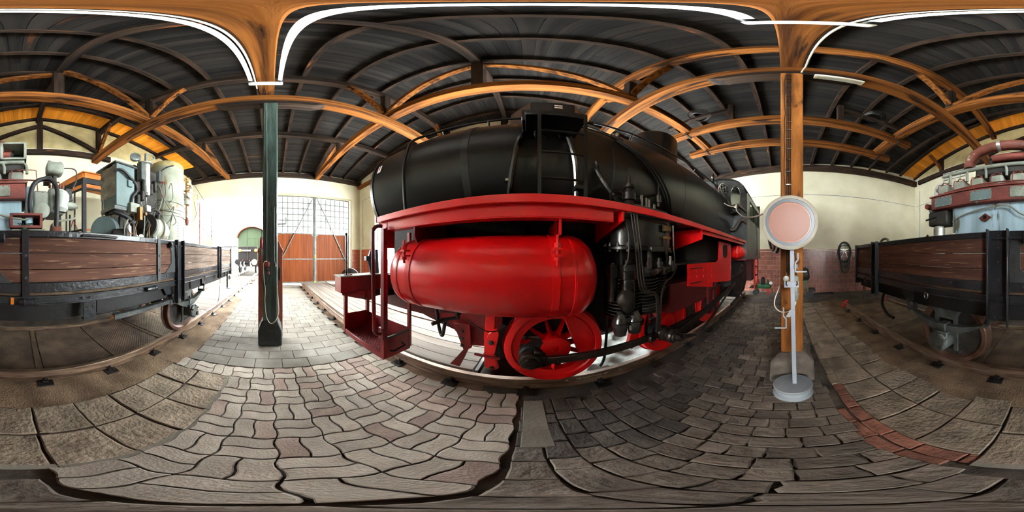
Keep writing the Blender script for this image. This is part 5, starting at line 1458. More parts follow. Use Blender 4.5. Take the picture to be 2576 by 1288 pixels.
# cab
cz = [(1.02, 1.62), (1.02, 3.55), (1.10, 3.78), (1.24, 3.94), (1.42, 4.04), (1.80, 4.12), (2.43, 4.16), (3.06, 4.12), (3.44, 4.04), (3.62, 3.94), (3.76, 3.78), (3.84, 3.55), (3.84, 1.62)]
win = [(1.36 + .165 * cos(2 * pi * k / 24), 3.47 + .36 * sin(2 * pi * k / 24)) for k in range(24)]
bm = bmesh.new()
def ringloop(pts, y): return [bm.verts.new((x, y, z)) for x, z in pts]
o1 = ringloop(cz, -4.45)
w1 = ringloop(win, -4.45)
ee = [bm.edges.new((o1[i], o1[(i + 1) % len(o1)])) for i in range(len(o1))] + [bm.edges.new((w1[i], w1[(i + 1) % 24])) for i in range(24)]
bmesh.ops.triangle_fill(bm, edges=ee, use_beauty=True)
fb_ = MB(); vs = [tuple(v.co) for v in bm.verts]; bm.verts.index_update()
fs = [[v.index for v in f.verts] for f in bm.faces]; bm.free()
fb_.add(vs, fs); cf = fb_.build('cab_front', 'cab_grey', L, smooth=0)
md = cf.modifiers.new('thick', 'SOLIDIFY'); md.thickness = .02
MB().tube([(x, -4.44, z) for x, z in win], .022, 8, closed=True).build('window_ring', 'oily_black', L)
b = MB(); b.prism([(1.36 + (x - 1.36) * .98, -4.455, 3.47 + (z - 3.47) * .98) for x, z in win], (0, .006, 0)); b.build('window_glass', 'glass', L, smooth=0)
b = MB(); n = len(cz)
rf = cz[1:-1]
vs = [(x, -4.35, z + .02) for x, z in rf] + [(x, -7.0, z + .02) for x, z in rf]
k = len(rf); b.add(vs, [(i, i + 1, k + i + 1, k + i) for i in range(k - 1)])
cr = b.build('cab_roof', 'loco_black', L); md = cr.modifiers.new('thick', 'SOLIDIFY'); md.thickness = .025
sd = MB(); sd.box(1.02, 1.04, -6.85, -4.45, 1.62, 2.85).box(1.02, 1.04, -6.85, -4.45, 3.42, 3.58)
for (a, c) in ((-4.45, -4.80), (-5.55, -5.65), (-6.5, -6.85)): sd.box(1.02, 1.04, c, a, 2.85, 3.42)
sd.build('cab_side', 'cab_grey', L, smooth=0)
for (a, c) in ((-4.80, -5.55), (-5.65, -6.5)):
    MB().box(1.026, 1.032, c, a, 2.85, 3.42).build('cab_window', 'glass', L, smooth=0)
    w = MB()
    for z in (2.85, 3.40): w.box(1.01, 1.045, c, a, z, z + .03)
    for y in (c, a - .03): w.box(1.01, 1.045, y, y + .03, 2.85, 3.42)
    w.build('window_frame', 'coach_green', L)
MB().box(3.82, 3.84, -6.85, -4.45, 1.62, 3.58).box(1.02, 3.84, -6.9, -6.85, 1.62, 3.9).build('cab_shell', 'cab_grey', L, smooth=0)
MB().tube([(.97, -5.75, 1.75), (.95, -5.75, 1.8), (.95, -5.75, 2.75), (.97, -5.75, 2.8)], .018, 8).build('cab_handrail', 'bright_steel', L)
MB().box(.99, 1.02, -5.9, -5.65, 1.72, 2.82).build('cab_door_post', 'loco_black', L)
for y in (-5.95, -6.65): MB().box(1.06, 1.11, y - .03, y + .03, .48, 1.62).build('cab_step_post', 'loco_red', L)
for z in (.5, .95, 1.3): MB().box(1.06, 1.3, -6.65, -5.95, z, z + .02).build('cab_step', 'grimy_dark', L)
MB().box(1.2, 1.9, -6.6, -5.9, .8, 1.6).build('rear_panel', 'deep_red', L)
# valves and pipes in front of the cab
MB().lathe((1.50, -4.28, 2.80), (0, 0, 1), [(0, .10), (.03, .10), (.035, .06), (.07, .06), (.075, .085), (.21, .085), (.215, .06), (.25, .06), (.255, .10), (.29, .10)], 14).build('injector_valve', 'rod_steel', L)
MB().lathe((1.42, -4.28, 2.94), (-1, 0, 0), [(0, .06), (.06, .06), (.065, .03), (.2, .03), (.21, .05), (.24, .05)], 12).build('valve_stem', 'rod_steel', L)
MB().tube([(1.50, -4.28, 2.80), (1.52, -4.28, 2.6), (1.46, -4.28, 2.48), (1.36, -4.29, 2.46), (1.27, -4.30, 2.58), (1.20, -4.30, 2.70), (1.10, -4.32, 2.72), (1.03, -4.38, 2.64)], .045, 10, sm=4).build('injector_pipe', 'pipe_brown', L)
MB().tube([(1.72, -4.2, 3.7), (1.62, -4.25, 3.4), (1.52, -4.28, 3.22), (1.42, -4.3, 3.16), (1.25, -4.3, 3.17), (1.10, -4.33, 3.05), (1.04, -4.38, 2.96)], .042, 10, sm=4).build('injector_pipe', 'pipe_brown', L)
MB().tube([(1.80, -4.0, 3.72), (1.75, -4.0, 3.55), (1.72, -3.95, 3.45)], .05, 10).build('steam_branch', 'pipe_brown', L)
for (x, z) in ((1.88, 3.95), (1.74, 3.88), (1.66, 3.78), (1.58, 3.70)):
    MB().lathe((x, -4.3, z - .14), (0, .1, 1), [(0, .03), (.05, .03), (.055, .05), (.09, .05), (.095, .025), (.18, .02), (.185, .045), (.2, .045)], 10).build('cab_valve', 'rod_steel', L)
MB().lathe((1.95, -4.2, 3.95), (0, 0, 1), [(0, .03), (.1, .04), (.15, .03), (.2, .05), (.25, .03), (.34, .02)], 10).build('whistle', 'rod_steel', L)
tag(MB().tube([(1.60, -4.15, 3.85), (1.66, -4.08, 3.80), (1.70, -3.98, 3.55), (1.58, -3.85, 3.22), (1.35, -3.72, 3.0), (1.15, -3.63, 2.91), (1.09, -3.62, 2.96), (1.04, -3.48, 2.76), (.80, -3.13, 2.52), (.45, -2.45, 2.33), (.2, -2.06, 2.30), (.07, -1.93, 2.33)], .012, 6, sm=6).build('cable', 'white_cable'), 'white cable running from the locomotive cab front to the rear post', 'cable')

# ================================================================== THE WAGON (wagon-track coordinates: x = -distance, y along the track)
G = thing('open_goods_wagon', 'low open wagon with brown plank sides and black iron frame on the left track', 'wagon', (-2.59, .95, .16), None, True)
XS = -1.55; XF = -3.63; V0, V1 = -3.48, 5.42
secs = [(-3.44, -2.69), (-2.51, -.56), (-.34, 2.17), (2.37, 4.11), (4.29, 5.38)]
rows = [(1.462, 1.586), (1.591, 1.746), (1.751, 1.90)]
for a, b_ in secs:
    for z0, z1 in rows:
        MB().box(XS - .045, XS - .008 + rnd.uniform(-.002, .002), a, b_, z0 + .001, z1 - .001).build('side_plank', 'grey_plank' if a > 2.3 else 'wagon_plank_y', G, bevel=.003)
    MB().box(XS - .05, XS + .006, a, b_, 1.902, 1.966).build('top_rail', 'wagon_black', G, bevel=.006)
    MB().box(XS - .05, XS + .004, a, b_, 1.362, 1.460).build('bottom_rail', 'wagon_black', G, bevel=.004)
for z0, z1 in rows:
    MB().box(XF + .01, XF + .045, V0, V1, z0, z1 - .003).build('side_plank', 'wagon_plank_y', G)
    for v in (V0, V1):
        MB().box(XF, XS - .02, v - .02, v + .02, z0, z1 - .003).build('end_plank', 'wagon_plank_x', G)
MB().box(XF, XF + .06, V0, V1, 1.90, 1.966).build('top_rail', 'wagon_black', G)
for v in (V0, V1): MB().box(XF, XS - .01, v - .03, v + .03, 1.90, 1.966).box(XF, XS - .01, v - .04, v + .04, 1.1, 1.45).build('end_beam', 'wagon_black', G)
for k in range(9):
    x = XF + .06 + k * .222
    MB().box(x, x + .215, V0 + .03, V1 - .03, 1.36, 1.405).build('floor_board', 'sooty_board_y', G, smooth=0)
MB().box(XS - .06, XS + .02, V0, V1, 1.237, 1.250).box(XS - .06, XS + .02, V0, V1, 1.315, 1.33).box(XS - .06, XS + .0, V0, V1, 1.237, 1.33).build('sole_bar', 'wagon_black', G, bevel=.003)
MB().box(XS - .06, XS - .02, V0, V1, 1.33, 1.36).build('floor_edge', 'sleeper', G)
MB().box(XF + .3, XF + .38, V0, V1, 1.06, 1.30).box(XS - .5, XS - .40, V0, V1, .90, 1.30).box(XS - .16, XS - .12, V0, V1, 1.03, 1.24).build('underframe', 'soot_black', G)
for v in (-3.2, -1.2, .9, 2.9, 5.1): MB().box(XF + .1, XS - .1, v - .06, v + .06, 1.05, 1.3).build('cross_member', 'soot_black', G)
# stanchions
def stanchion(vc, w, z0, rv=True, z1=1.985):
    b = MB()
    for s in (-1, 1):
        b.box(XS - .01, XS + .062, vc + s * w / 2 - .008, vc + s * w / 2 + .008, z0, z1)
    b.box(XS - .012, XS + .0, vc - w / 2, vc + w / 2, z0 + (.05 if rv else 0), z1 - .01)
    b.build('stanchion', 'wagon_black', G, bevel=.003)
    if rv:
        MB().rivets([(XS, vc + dx, z) for z in (1.08, 1.18, 1.30, 1.48, 1.66, 1.80, 1.92) for dx in ((-.04, .04) if z < 1.32 else (0,))], (1, 0, 0), .012, .008).build('rivet', 'wagon_steel', G)
stanchion(-.45, .20, .99); stanchion(2.27, .19, .93); stanchion(-2.60, .15, 1.0, False); stanchion(4.20, .15, 1.12, False)
MB().box(XS - .05, XS + .03, 5.37, 5.43, 1.10, 1.97).build('corner_post', 'wagon_black', G); MB().box(XS - .05, XS + .03, V0 - .03, V0 + .03, 1.10, 1.97).build('corner_post', 'wagon_black', G)
for v in (.05, 1.76):
    MB().box(XS + .004, XS + .018, v - .034, v + .034, 1.26 if v < 1 else 1.36, 1.975).build('hinge_strap', 'wagon_black' if v < 1 else 'wagon_steel', G, bevel=.003)
    MB().rivets([(XS + .018, v, z) for z in (1.515, 1.72)], (1, 0, 0), .018, .014).build('rivet', 'wagon_steel', G)
for v in (.05, 1.55):
    b = MB(); b.lathe((XS + .03, v - .06, 1.275), (0, 1, 0), [(0, .03), (.05, .036), (.055, .03), (.14, .03), (.145, .036), (.18, .036)], 12)
    b.build('hinge_barrel', 'wagon_black', G)
MB().box(XS + .012, XS + .022, -.09, -.06, 1.25, 1.32).build('orange_mark', 'orange_paint', G, smooth=0)
# door corner pieces with latch pins
for vc, s in ((2.17, -1), (-.34, 1)):
    b = MB(); b.prism([(XS - .006, vc, 1.46), (XS - .006, vc + s * .26, 1.46), (XS - .006, vc + s * .11, 1.60), (XS - .006, vc + s * .11, 1.80), (XS - .006, vc + s * .18, 1.90), (XS - .006, vc, 1.90)], (.012, 0, 0)); b.build('door_corner', 'wagon_steel', G, bevel=.002)
    b = MB(); b.cyl((XS + .03, vc - s * .16, 1.89), (XS + .03, vc + s * .18, 1.89), .013, 10).lathe((XS + .03, vc + s * .14, 1.89), (0, s, 0), [(0, .03), (.01, .045), (.05, .045), (.06, .03)], 18)
    b.build('latch_pin', 'wagon_black', G)
    MB().bar((XS + .04, vc + s * .02, 1.89), (XS + .045, vc + s * .01, 1.72), .014, .012).build('latch_lever', 'bright_steel', G)
MB().tube([(XS + .01, .62, 1.925), (XS + .05, .65, 1.93), (XS + .05, .98, 1.93), (XS + .01, 1.02, 1.925)], .012, 8, sm=3).build('door_grip', 'wagon_steel', G)
MB().rivets([(XS + .004, v, 1.42) for v in (-.2, .8, 1.95, 3, 3.8, -1, -2)], (1, 0, 0), .018, .012).rivets([(XS + .02, v, 1.285) for v in (.62, .70, -.75, -.85, -1.5)], (1, 0, 0), .015, .012).build('rivet', 'wagon_steel', G)
b = MB(); b.box(XS + .022, XS + .036, .62, .76, 1.03, 1.24); b.build('hanging_plate', 'wagon_black', G, bevel=.003)
MB().rivets([(XS + .037, v, z) for v in (.655, .725) for z in (1.07, 1.19)], (1, 0, 0), .014, .003).build('plate_hole', 'soot_black', G)
for v in (-1.35, 3.25, 5.0, -3.0):
    MB().tube([(XS + .03, v + .03 * cos(a), 1.22 + .045 * sin(a)) for a in [2 * pi * k / 14 for k in range(14)]], .008, 6, closed=True).bar((XS, v, 1.27), (XS + .04, v, 1.265), .02, .02).build('tie_ring', 'bright_steel', G)
# running gear
for vax in (-1.16, 2.75):
    for xw, s in ((-1.84, -1), (-3.34, 1)):
        b = MB(); o = (xw + s * -.065, vax, .66)
        b.lathe(o, (s, 0, 0), [(.05, .40), (.0, .44), (.0, .492), (.01, .50), (.10, .503), (.112, .53), (.13, .53), (.138, .51), (.138, .42)], 56, caps=False)
        w = b.build('wagon_wheel', 'wheel_steel', G)
        MB().lathe(o, (s, 0, 0), [(-.02, 0), (-.02, .10), (.01, .14), (.05, .30), (.045, .43), (.10, .43), (.10, .14), (.16, .13), (.16, 0)], 40).build('wheel_disc', 'grimy_dark', w)
    MB().cyl((-3.4, vax, .66), (-1.6, vax, .66), .07, 16).build('wagon_axle', 'grimy_dark', G)
    # axle guard, box, spring on the near side
    b = MB()
    b.prism([(-1.70, vax - .34, 1.24), (-1.70, vax + .34, 1.24), (-1.70, vax + .17, .95), (-1.70, vax + .17, .42), (-1.70, vax + .12, .40), (-1.70, vax + .11, .9), (-1.70, vax - .11, .9), (-1.70, vax - .12, .40), (-1.70, vax - .17, .42), (-1.70, vax - .17, .95)], (.022, 0, 0))
    b.build('axle_guard', 'axle_grey', G, smooth=0)
    b = MB(); b.box(-1.76, -1.54, vax - .11, vax + .11, .53, .76).lathe((-1.555, vax, .62), (1, 0, 0), [(0, .12), (.02, .135), (.05, .135), (.055, .12), (.065, .11), (.07, 0)], 28)
    b.build('axle_box', 'axle_grey', G, bevel=.01)
    b = MB()
    for a in (.5, 1.4, 2.6, 4.2, 5.4): b.lathe((-1.52, vax + .115 * cos(a), .62 + .115 * sin(a)), (1, 0, 0), [(-.02, .022), (.03, .022), (.035, .012), (.05, .012)], 6)
    b.box(-1.54, -1.465, vax + .03, vax + .09, .54, .60)
    b.build('box_bolt', 'wagon_steel', G)
    MB().bar((-1.69, vax - .2, .42), (-1.69, vax + .2, .42), .04, .02).build('guard_tie', 'wagon_steel', G)
    sp = MB(); n = 9
    for q in range(n):
        hl = .56 - .05 * q; z0 = .915 - .013 * q
        pts = []
        for k in range(9):
            t_ = -1 + 2 * k / 8; yy = t_ * hl
            pts.append((yy, z0 + .11 * (yy / .56) ** 2 - .09))
        vs = []
        for yy, zz in pts: vs += [(-1.69, vax + yy, zz), (-1.60, vax + yy, zz), (-1.60, vax + yy, zz + .011), (-1.69, vax + yy, zz + .011)]
        fs = [(k * 4 + i, k * 4 + (i + 1) % 4, k * 4 + 4 + (i + 1) % 4, k * 4 + 4 + i) for k in range(8) for i in range(4)] + [(0, 1, 2, 3), (35, 34, 33, 32)]
        sp.add(vs, fs)
    sp.build('leaf_spring', 'axle_grey', G, smooth=0)
    MB().box(-1.71, -1.58, vax - .055, vax + .055, .70, .86).build('spring_buckle', 'axle_grey', G, bevel=.006)
    for s in (-1, 1):
        e = vax + s * .56
        b = MB(); b.cyl((-1.72, e, .945), (-1.57, e, .945), .03, 12).cyl((-1.72, e + s * .04, 1.06), (-1.57, e + s * .04, 1.06), .03, 12)
        for x in (-1.715, -1.585): b.bar((x, e, .94), (x, e + s * .04, 1.07), .014, .05)
        b.build('spring_shackle', 'wagon_steel', G)
        MB().prism([(-1.68, e, 1.08), (-1.68, e + s * .16, 1.08), (-1.68, e + s * .26, 1.24), (-1.68, e - s * .0, 1.24)], (.06, 0, 0)).build('spring_bracket', 'wagon_black', G)
MB().box(-1.66, -1.60, 1.05, 2.55, .985, 1.0).box(-1.61, -1.60, 1.05, 2.55, .93, 1.0).build('guard_bar', 'wagon_steel', G)
MB().prism([(-1.60, 2.1, .98), (-1.60, 2.62, 1.02), (-1.60, 2.62, .90), (-1.60, 2.1, .90)], (.01, 0, 0)).build('guard_bar_end', 'wagon_steel', G)
MB().bar((-1.60, 5.15, 1.12), (-1.60, 5.15, .68), .05, .025).box(-1.66, -1.36, 5.0, 5.3, .66, .68).build('shunter_step', 'wagon_black', G)
MB().lathe((-1.60, 5.35, .98), (1, 0, 0), [(0, .08), (.03, .08), (.035, .05), (.06, .04)], 14).build('coupling_eye', 'wagon_black', G)
MB().tube([(-1.62, 4.55, 1.16), (-1.64, 4.55, .9), (-1.65, 4.5, .5), (-1.7, 4.42, .22), (-1.76, 4.2, .18), (-1.80, 3.9, .19)], .008, 6, sm=4).build('earth_wire', 'black_rubber', G)
MB().tube([(-2.0, -2.9, 1.05), (-1.75, -2.7, .8), (-1.65, -2.4, .66), (-1.66, -2.2, .62)], .03, 8, sm=4).build('brake_hose', 'black_rubber', G)
MB().bar((-1.6, -3.2, 1.05), (-1.6, -3.2, .86), .02, .02).tube([(-1.58, -3.2, .86), (-1.58, -3.15, .8), (-1.58, -3.2, .76)], .01, 6).build('hook', 'wagon_steel', G)

# ================================================================== DIESEL ENGINE on the wagon
E = thing('diesel_engine', 'big rusty light blue diesel engine standing on the rear half of the wagon', 'engine', (-2.75, -.85, 1.405), None, True)
b = MB(); b.box(-3.25, -2.28, -1.45, .02, 1.41, 2.55); b.build('crankcase', 'engine_blue', E, bevel=.03, seg=2)
MB().box(-3.3, -2.20, -1.40, .15, 1.41, 1.62).build('engine_bed', 'grimy_dark', E, bevel=.02)
MB().box(-2.9, -2.16, -1.80, .07, 2.52, 2.755).build('manifold', 'engine_rust', E, bevel=.012)
MB().box(-2.9, -2.14, -1.82, .09, 2.755, 2.775).build('manifold_rim', 'engine_rust', E)
MB().lathe((-2.4, -1.8, 2.63), (0, -1, 0), [(0, .13), (.10, .13), (.17, .11), (.2, .06), (.21, 0)], 24).build('end_cover', 'engine_blue', E)
MB().lathe((-2.16, -1.90, 2.62), (1, 0, 0), [(-.1, .05), (.0, .05)], 16).build('end_boss', 'engine_rust', E)
for vc in (-1.54, -.89, -.30):
    w, hh = .165, .085
    pl = [(-w, -hh + .03), (-w + .03, -hh), (w - .03, -hh), (w, -hh + .03), (w, hh - .03), (w - .03, hh), (-w + .03, hh), (-w, hh - .03)]
    b = MB(); b.prism([(-2.16, vc + a, 2.635 + c) for a, c in pl], (.016, 0, 0))
    cv = b.build('inspection_cover', 'engine_grey' if vc == -.30 else 'cabinet_blue', E, bevel=.004)
    b = MB(); b.rivets([(-2.144, vc + a * .92, 2.635 + c * .86) for a, c in ((-w, 0), (w, 0), (-w, hh), (w, hh), (-w, -hh), (w, -hh), (0, hh), (0, -hh), (-w * .5, hh), (w * .5, hh), (-w * .5, -hh), (w * .5, -hh))], (1, 0, 0), .011, .012)
    b.build('cover_bolt', 'engine_grey', cv)
for k in range(6):
    v = -1.66 + .32 * k
    b = MB(); b.box(-2.75, -2.30, v - .115, v + .105, 2.78, 3.03)
    hd = b.build('cylinder_head', 'engine_grey', E, bevel=.035, seg=2)
    b = MB(); b.box(-2.62, -2.36, v - .09, v + .08, 3.03, 3.06)
    for s in (-.06, .05): b.lathe((-2.40, v + s, 3.05), (0, 0, 1), [(0, .02), (.03, .02), (.035, .012), (.06, .01)], 8)
    b.tube([(-2.38, v - .06, 3.08), (-2.34, v, 3.10), (-2.38, v + .05, 3.08)], .01, 6)
    b.build('rocker_gear', 'rusty_pipe', hd)
    MB().tube([(-2.42, v + .1, 3.26), (-2.37, v + .125, 3.22), (-2.33, v + .15, 3.14), (-2.32, v + .155, 3.0)], .022, 8, sm=4).build('coolant_branch', 'engine_grey', E)
    MB().tube([(-2.34, v - .05, 3.06), (-2.27, v - .06, 3.02), (-2.26, v - .06, 2.86), (-2.24, v + .05, 2.82)], .008, 6, sm=3).build('injection_pipe', 'engine_rust', E)
MB().tube([(-2.40, -1.70, 3.27), (-2.40, .06, 3.27)], .038, 12).lathe((-2.40, -1.70, 3.27), (0, -1, 0), [(0, .03), (.03, .028)], 12).build('coolant_pipe', 'engine_grey', E)
MB().tube([(-2.26, -1.60, 2.84), (-2.25, -.9, 2.87), (-2.25, .2, 2.85), (-2.25, .55, 2.84)], .012, 6).tube([(-2.22, -1.75, 2.79), (-2.21, -1.0, 2.82), (-2.21, .1, 2.80)], .012, 6).build('fuel_rail', 'engine_rust', E)
MB().tube([(-2.60, -1.28, 3.42), (-2.60, -1.27, 3.56), (-2.54, -1.12, 3.70), (-2.48, -.9, 3.75), (-2.46, -.6, 3.76), (-2.5, -.32, 3.74), (-2.65, -.15, 3.70)], .105, 20, sm=5).build('exhaust_elbow', 'rusty_pipe', E)
MB().lathe((-2.46, -.72, 3.76), (0, 1, 0), [(0, .112), (.06, .112)], 24, caps=False).build('exhaust_joint', 'aluminium', E)
b = MB()
o0 = (-2.35, -.12, 3.49); hw, hh = .19, .19
for (y0, y1, z0, z1) in ((-hw, hw, hh - .035, hh), (-hw, hw, -hh, -hh + .035), (-hw, -hw + .04, -hh, hh), (hw - .04, hw, -hh, hh)):
    b.box(-2.75, -2.33, -.10 + y0, -.10 + y1, 3.49 + z0, 3.49 + z1)
b.build('air_duct', 'engine_grey', E, bevel=.006)
MB().box(-2.76, -2.70, -.27, .07, 3.32, 3.66).build('duct_back', 'soot_black', E)
MB().box(-2.9, -2.42, -1.1, .05, 3.1, 3.32).box(-3.1, -2.5, -.9, -.1, 3.3, 3.6).build('blower', 'grimy_dark', E, bevel=.04)
MB().tube([(-2.44, -.8, 3.46), (-2.44, -.5, 3.46), (-2.44, -.15, 3.44)], .07, 14).build('blower_pipe', 'engine_rust', E)
MB().lathe((-2.5, -.78, 3.42), (0, 0, 1), [(0, .05), (.05, .05), (.055, .08), (.08, .08), (.085, .04), (.14, .04)], 14).build('valve', 'engine_grey', E)
b = MB()
for k in range(5): b.box(-2.75, -2.72, -1.95 + .13 * k, -1.935 + .13 * k, 3.22, 3.56)
for k in range(3): b.box(-2.75, -2.72, -1.95, -1.40, 3.22 + .16 * k, 3.24 + .16 * k)
b.build('radiator_grille', 'aluminium', E)
MB().ball((-2.72, -2.02, 3.10), .20, 16, (.5, .7, 1.2)).build('plastic_bag', 'sheet', E)
MB().ball((-2.61, -2.0, 3.12), .05, 10, (.4, 1, 1)).build('bag_mark', 'cabinet_blue', E)
b = MB(); b.prism([(-2.28, -.76, 2.30), (-2.28, -.86, 2.23), (-2.28, -.96, 2.30), (-2.28, -.86, 2.37)], (.02, 0, 0)); b.lathe((-2.26, -.86, 2.30), (1, 0, 0), [(0, .05), (.025, .05), (.025, .034), (.0, .034)], 18)
b.build('flange', 'engine_rust', E)
MB().lathe((-2.252, -.86, 2.30), (1, 0, 0), [(-.02, .035), (.0, .034)], 18).build('flange_hole', 'soot_black', E)
MB().tube([(-2.3, -1.45, 2.30), (-2.24, -1.2, 2.38), (-2.22, -.8, 2.44), (-2.2, -.5, 2.44), (-2.19, -.3, 2.30), (-2.18, 0, 2.22), (-2.18, .1, 2.22)], .014, 8, sm=5).build('oil_pipe', 'boiler_mint', E)
MB().lathe((-2.25, -1.69, 1.75), (0, 0, 1), [(0, .10), (.45, .10), (.46, .085), (.48, .08)], 24).build('filter_can', 'aluminium', E)
MB().box(-2.5, -2.2, -1.9, -1.5, 2.25, 2.5).build('manifold_foot', 'grimy_dark', E, bevel=.02)
MB().lathe((-2.24, -1.65, 2.36), (.1, -.8, -.2), [(0, .04), (.18, .04)], 12).tube([(-2.2, -1.7, 2.4), (-2.2, -1.95, 2.37)], .016, 8).tube([(-2.25, -1.75, 2.5), (-2.2, -1.8, 2.4), (-2.22, -1.7, 2.33)], .008, 6, sm=4).build('pump_fitting', 'grimy_dark', E)
MB().tube([(-2.25, -1.9, 2.02), (-2.25, -2.0, 2.06), (-2.25, -1.95, 2.1)], .02, 8).build('tap', 'soot_black', E)
MB().prism([(-2.2, -1.50, 1.97), (-2.2, -1.30, 1.97), (-2.3, -1.42, 2.13)], (-.05, 0, 0)).build('paper_cone', 'sign_white', E, smooth=0)
# front end accessories of the engine
MB().box(-2.8, -2.30, .07, .18, 2.1, 2.78).build('end_plate', 'engine_blue', E, bevel=.02)
MB().box(-2.7, -2.28, .18, .40, 2.30, 2.70).build('injection_pump', 'engine_grey', E, bevel=.03)
MB().box(-2.8, -2.32, .41, .66, 2.35, 2.78).build('fuel_filter_block', 'engine_grey', E, bevel=.03)
b = MB()
for k in range(5): b.lathe((-2.35, .43 + .05 * k, 2.78), (0, 0, 1), [(0, .02), (.05, .02), (.055, .012), (.09, .012)], 8)
b.build('pump_union', 'rusty_pipe', E)
MB().lathe((-2.32, .30, 2.38), (1, 0, 0), [(-.05, .12), (.06, .12), (.08, .09)], 20).build('pump_cover', 'engine_grey', E)
MB().lathe((-2.32, .58, 2.38), (.1, .1, 1), [(0, .08), (.06, .11), (.14, .09), (.20, .11), (.28, .10), (.34, .05)], 18).build('wrapped_part', 'sheet', E)
MB().box(-2.52, -2.28, .38, .64, 3.04, 3.27).build('oil_bowl', 'engine_grey', E, bevel=.06, seg=3)
MB().lathe((-2.36, .43, 3.26), (0, 0, 1), [(0, .03), (.04, .03)], 8).build('bowl_bolt', 'engine_grey', E)
MB().lathe((-2.36, .59, 3.26), (0, 0, 1), [(0, .03), (.03, .03)], 8).build('bowl_bolt', 'engine_grey', E)
MB().cyl((-2.40, .51, 2.84), (-2.40, .51, 3.02), .035, 10).box(-2.55, -2.36, .36, .46, 2.9, 3.0).build('bowl_stem', 'grimy_dark', E)
MB().tube([(-2.36, .65, 3.18), (-2.34, .78, 3.18), (-2.34, .84, 3.12), (-2.36, .84, 2.95), (-2.36, .76, 2.75)], .012, 8, sm=5).build('oil_line', 'pipe_brown', E)
MB().tube([(-2.24, .14, 2.30), (-2.20, .13, 2.5), (-2.20, .18, 2.75), (-2.22, .30, 2.86), (-2.22, .42, 2.86), (-2.20, .50, 2.72), (-2.18, .50, 2.40), (-2.20, .49, 2.12)], .034, 12, sm=6).build('rubber_hose', 'black_rubber', E)
MB().lathe((-2.35, .66, 2.50), (0, 1, 0), [(0, .07), (.12, .07), (.125, .055), (.16, .055), (.165, .03), (.2, .03)], 14).build('starter', 'engine_grey', E)
MB().box(-2.4, -2.3, .66, .76, 2.62, 2.78).prism([(-2.3, .70, 2.66), (-2.3, .78, 2.58), (-2.3, .70, 2.55)], (-.06, 0, 0)).build('relay', 'grimy_dark', E, bevel=.01)
b = MB()
for (y0, y1, z0, z1) in ((-.14, .30, 2.275, 2.31), (-.14, .30, 2.10, 2.135), (-.14, -.10, 2.1, 2.31), (.26, .30, 2.1, 2.31)): b.box(-2.42, -2.17, y0, y1, z0, z1)
b.build('terminal_box', 'engine_rust', E, bevel=.004)
MB().box(-2.42, -2.40, -.12, .28, 2.12, 2.29).build('box_back', 'soot_black', E)
b = MB()
for k in range(7): b.tube([(-2.38, -.05 + .05 * k, 2.2), (-2.24, -.02 + .03 * k, 2.17), (-2.16, .04 + .005 * k, 2.08), (-2.14, .06, 1.98)], .006, 5, sm=3)
b.build('wire_bundle', 'hose_green', E)
MB().box(-2.7, -2.2, -.12, .34, 1.95, 2.09).build('box_support', 'engine_grey', E, bevel=.01)
MB().lathe((-2.3, .44, 2.02), (0, 1, 0), [(0, .16), (.03, .17), (.12, .15), (.14, .05)], 20).build('belt_pulley', 'rusty_pipe', E)
MB().tube([(-2.2, .45, 1.95), (-2.2, .45, 2.14), (-2.2, .49, 2.2), (-2.2, .75, 2.26), (-2.22, .78, 2.32)], .014, 8, sm=3).build('drain_pipe', 'boiler_mint', E)
MB().tube([(-2.22, .70, 2.32), (-2.22, .70, 1.98)], .016, 8).build('drain_pipe', 'grimy_dark', E)
MB().tube([(-2.33, -.05, 3.07), (-2.33, .2, 3.08), (-2.33, .23, 3.0), (-2.33, .25, 2.7)], .008, 6, sm=3).build('thin_line', 'engine_rust', E)
MB().box(-3.1, -2.4, .1, .62, 1.41, 2.1).build('gear_case', 'grimy_dark', E, bevel=.04)

# ================================================================== STEAM GENERATOR on the wagon
B = thing('steam_generator', 'tall pale green boiler with rust stains and valves on the front of the wagon', 'boiler', (-2.75, 2.4, 1.405), None, True)
cx, cy, R = -2.72, 3.42, .45
MB().lathe((cx, cy, 1.41), (0, 0, 1), [(0, R), (1.30, R), (1.305, R + .025), (1.36, R + .025), (1.365, R), (1.46, R), (1.465, R + .02), (1.50, R + .02), (1.505, R), (2.86, R), (2.92, R - .02), (2.96, R - .06)], 56).build('boiler_shell', 'boiler_mint', B)
MB().lathe((cx, cy, 4.16), (0, 0, 1), [(0, R + .004), (.10, R + .005), (.17, R - .015), (.20, R - .05), (.23, 0)], 56).build('boiler_cap', 'cap_yellow', B)
b = MB()
for k in range(16):
    for a in (-.30, -.18): b.lathe((cx + R * cos(a), cy + R * sin(a), 1.5 + .07 * k), (cos(a), sin(a), 0), [(0, .007), (.006, .005)], 6)
b.build('rivet', 'rod_steel', B)
def onshell(a, z, d=.01): return (cx + (R + d) * cos(radians(a)), cy + (R + d) * sin(radians(a)), z)
MB().tube([onshell(a, 3.12 - .0009 * (a + 75), .02) for a in range(-75, 40, 8)], .014, 6).tube([onshell(a, 2.88 - .0016 * (a + 75), .02) for a in range(-75, 40, 8)], .012, 6).build('ring_pipe', 'boiler_mint', B)
for z in (3.62, 3.25): MB().lathe(onshell(-65, z), (cos(radians(-65)), sin(radians(-65)), 0), [(0, .028), (.03, .028)], 12).build('red_knob', 'signal_red', B)
MB().tube([onshell(-70, 3.75, .03), onshell(-66, 3.95, .05), onshell(-50, 4.05, .08), onshell(-35, 4.1, .1)], .018, 8, sm=3).build('shell_pipe', 'grimy_dark', B)
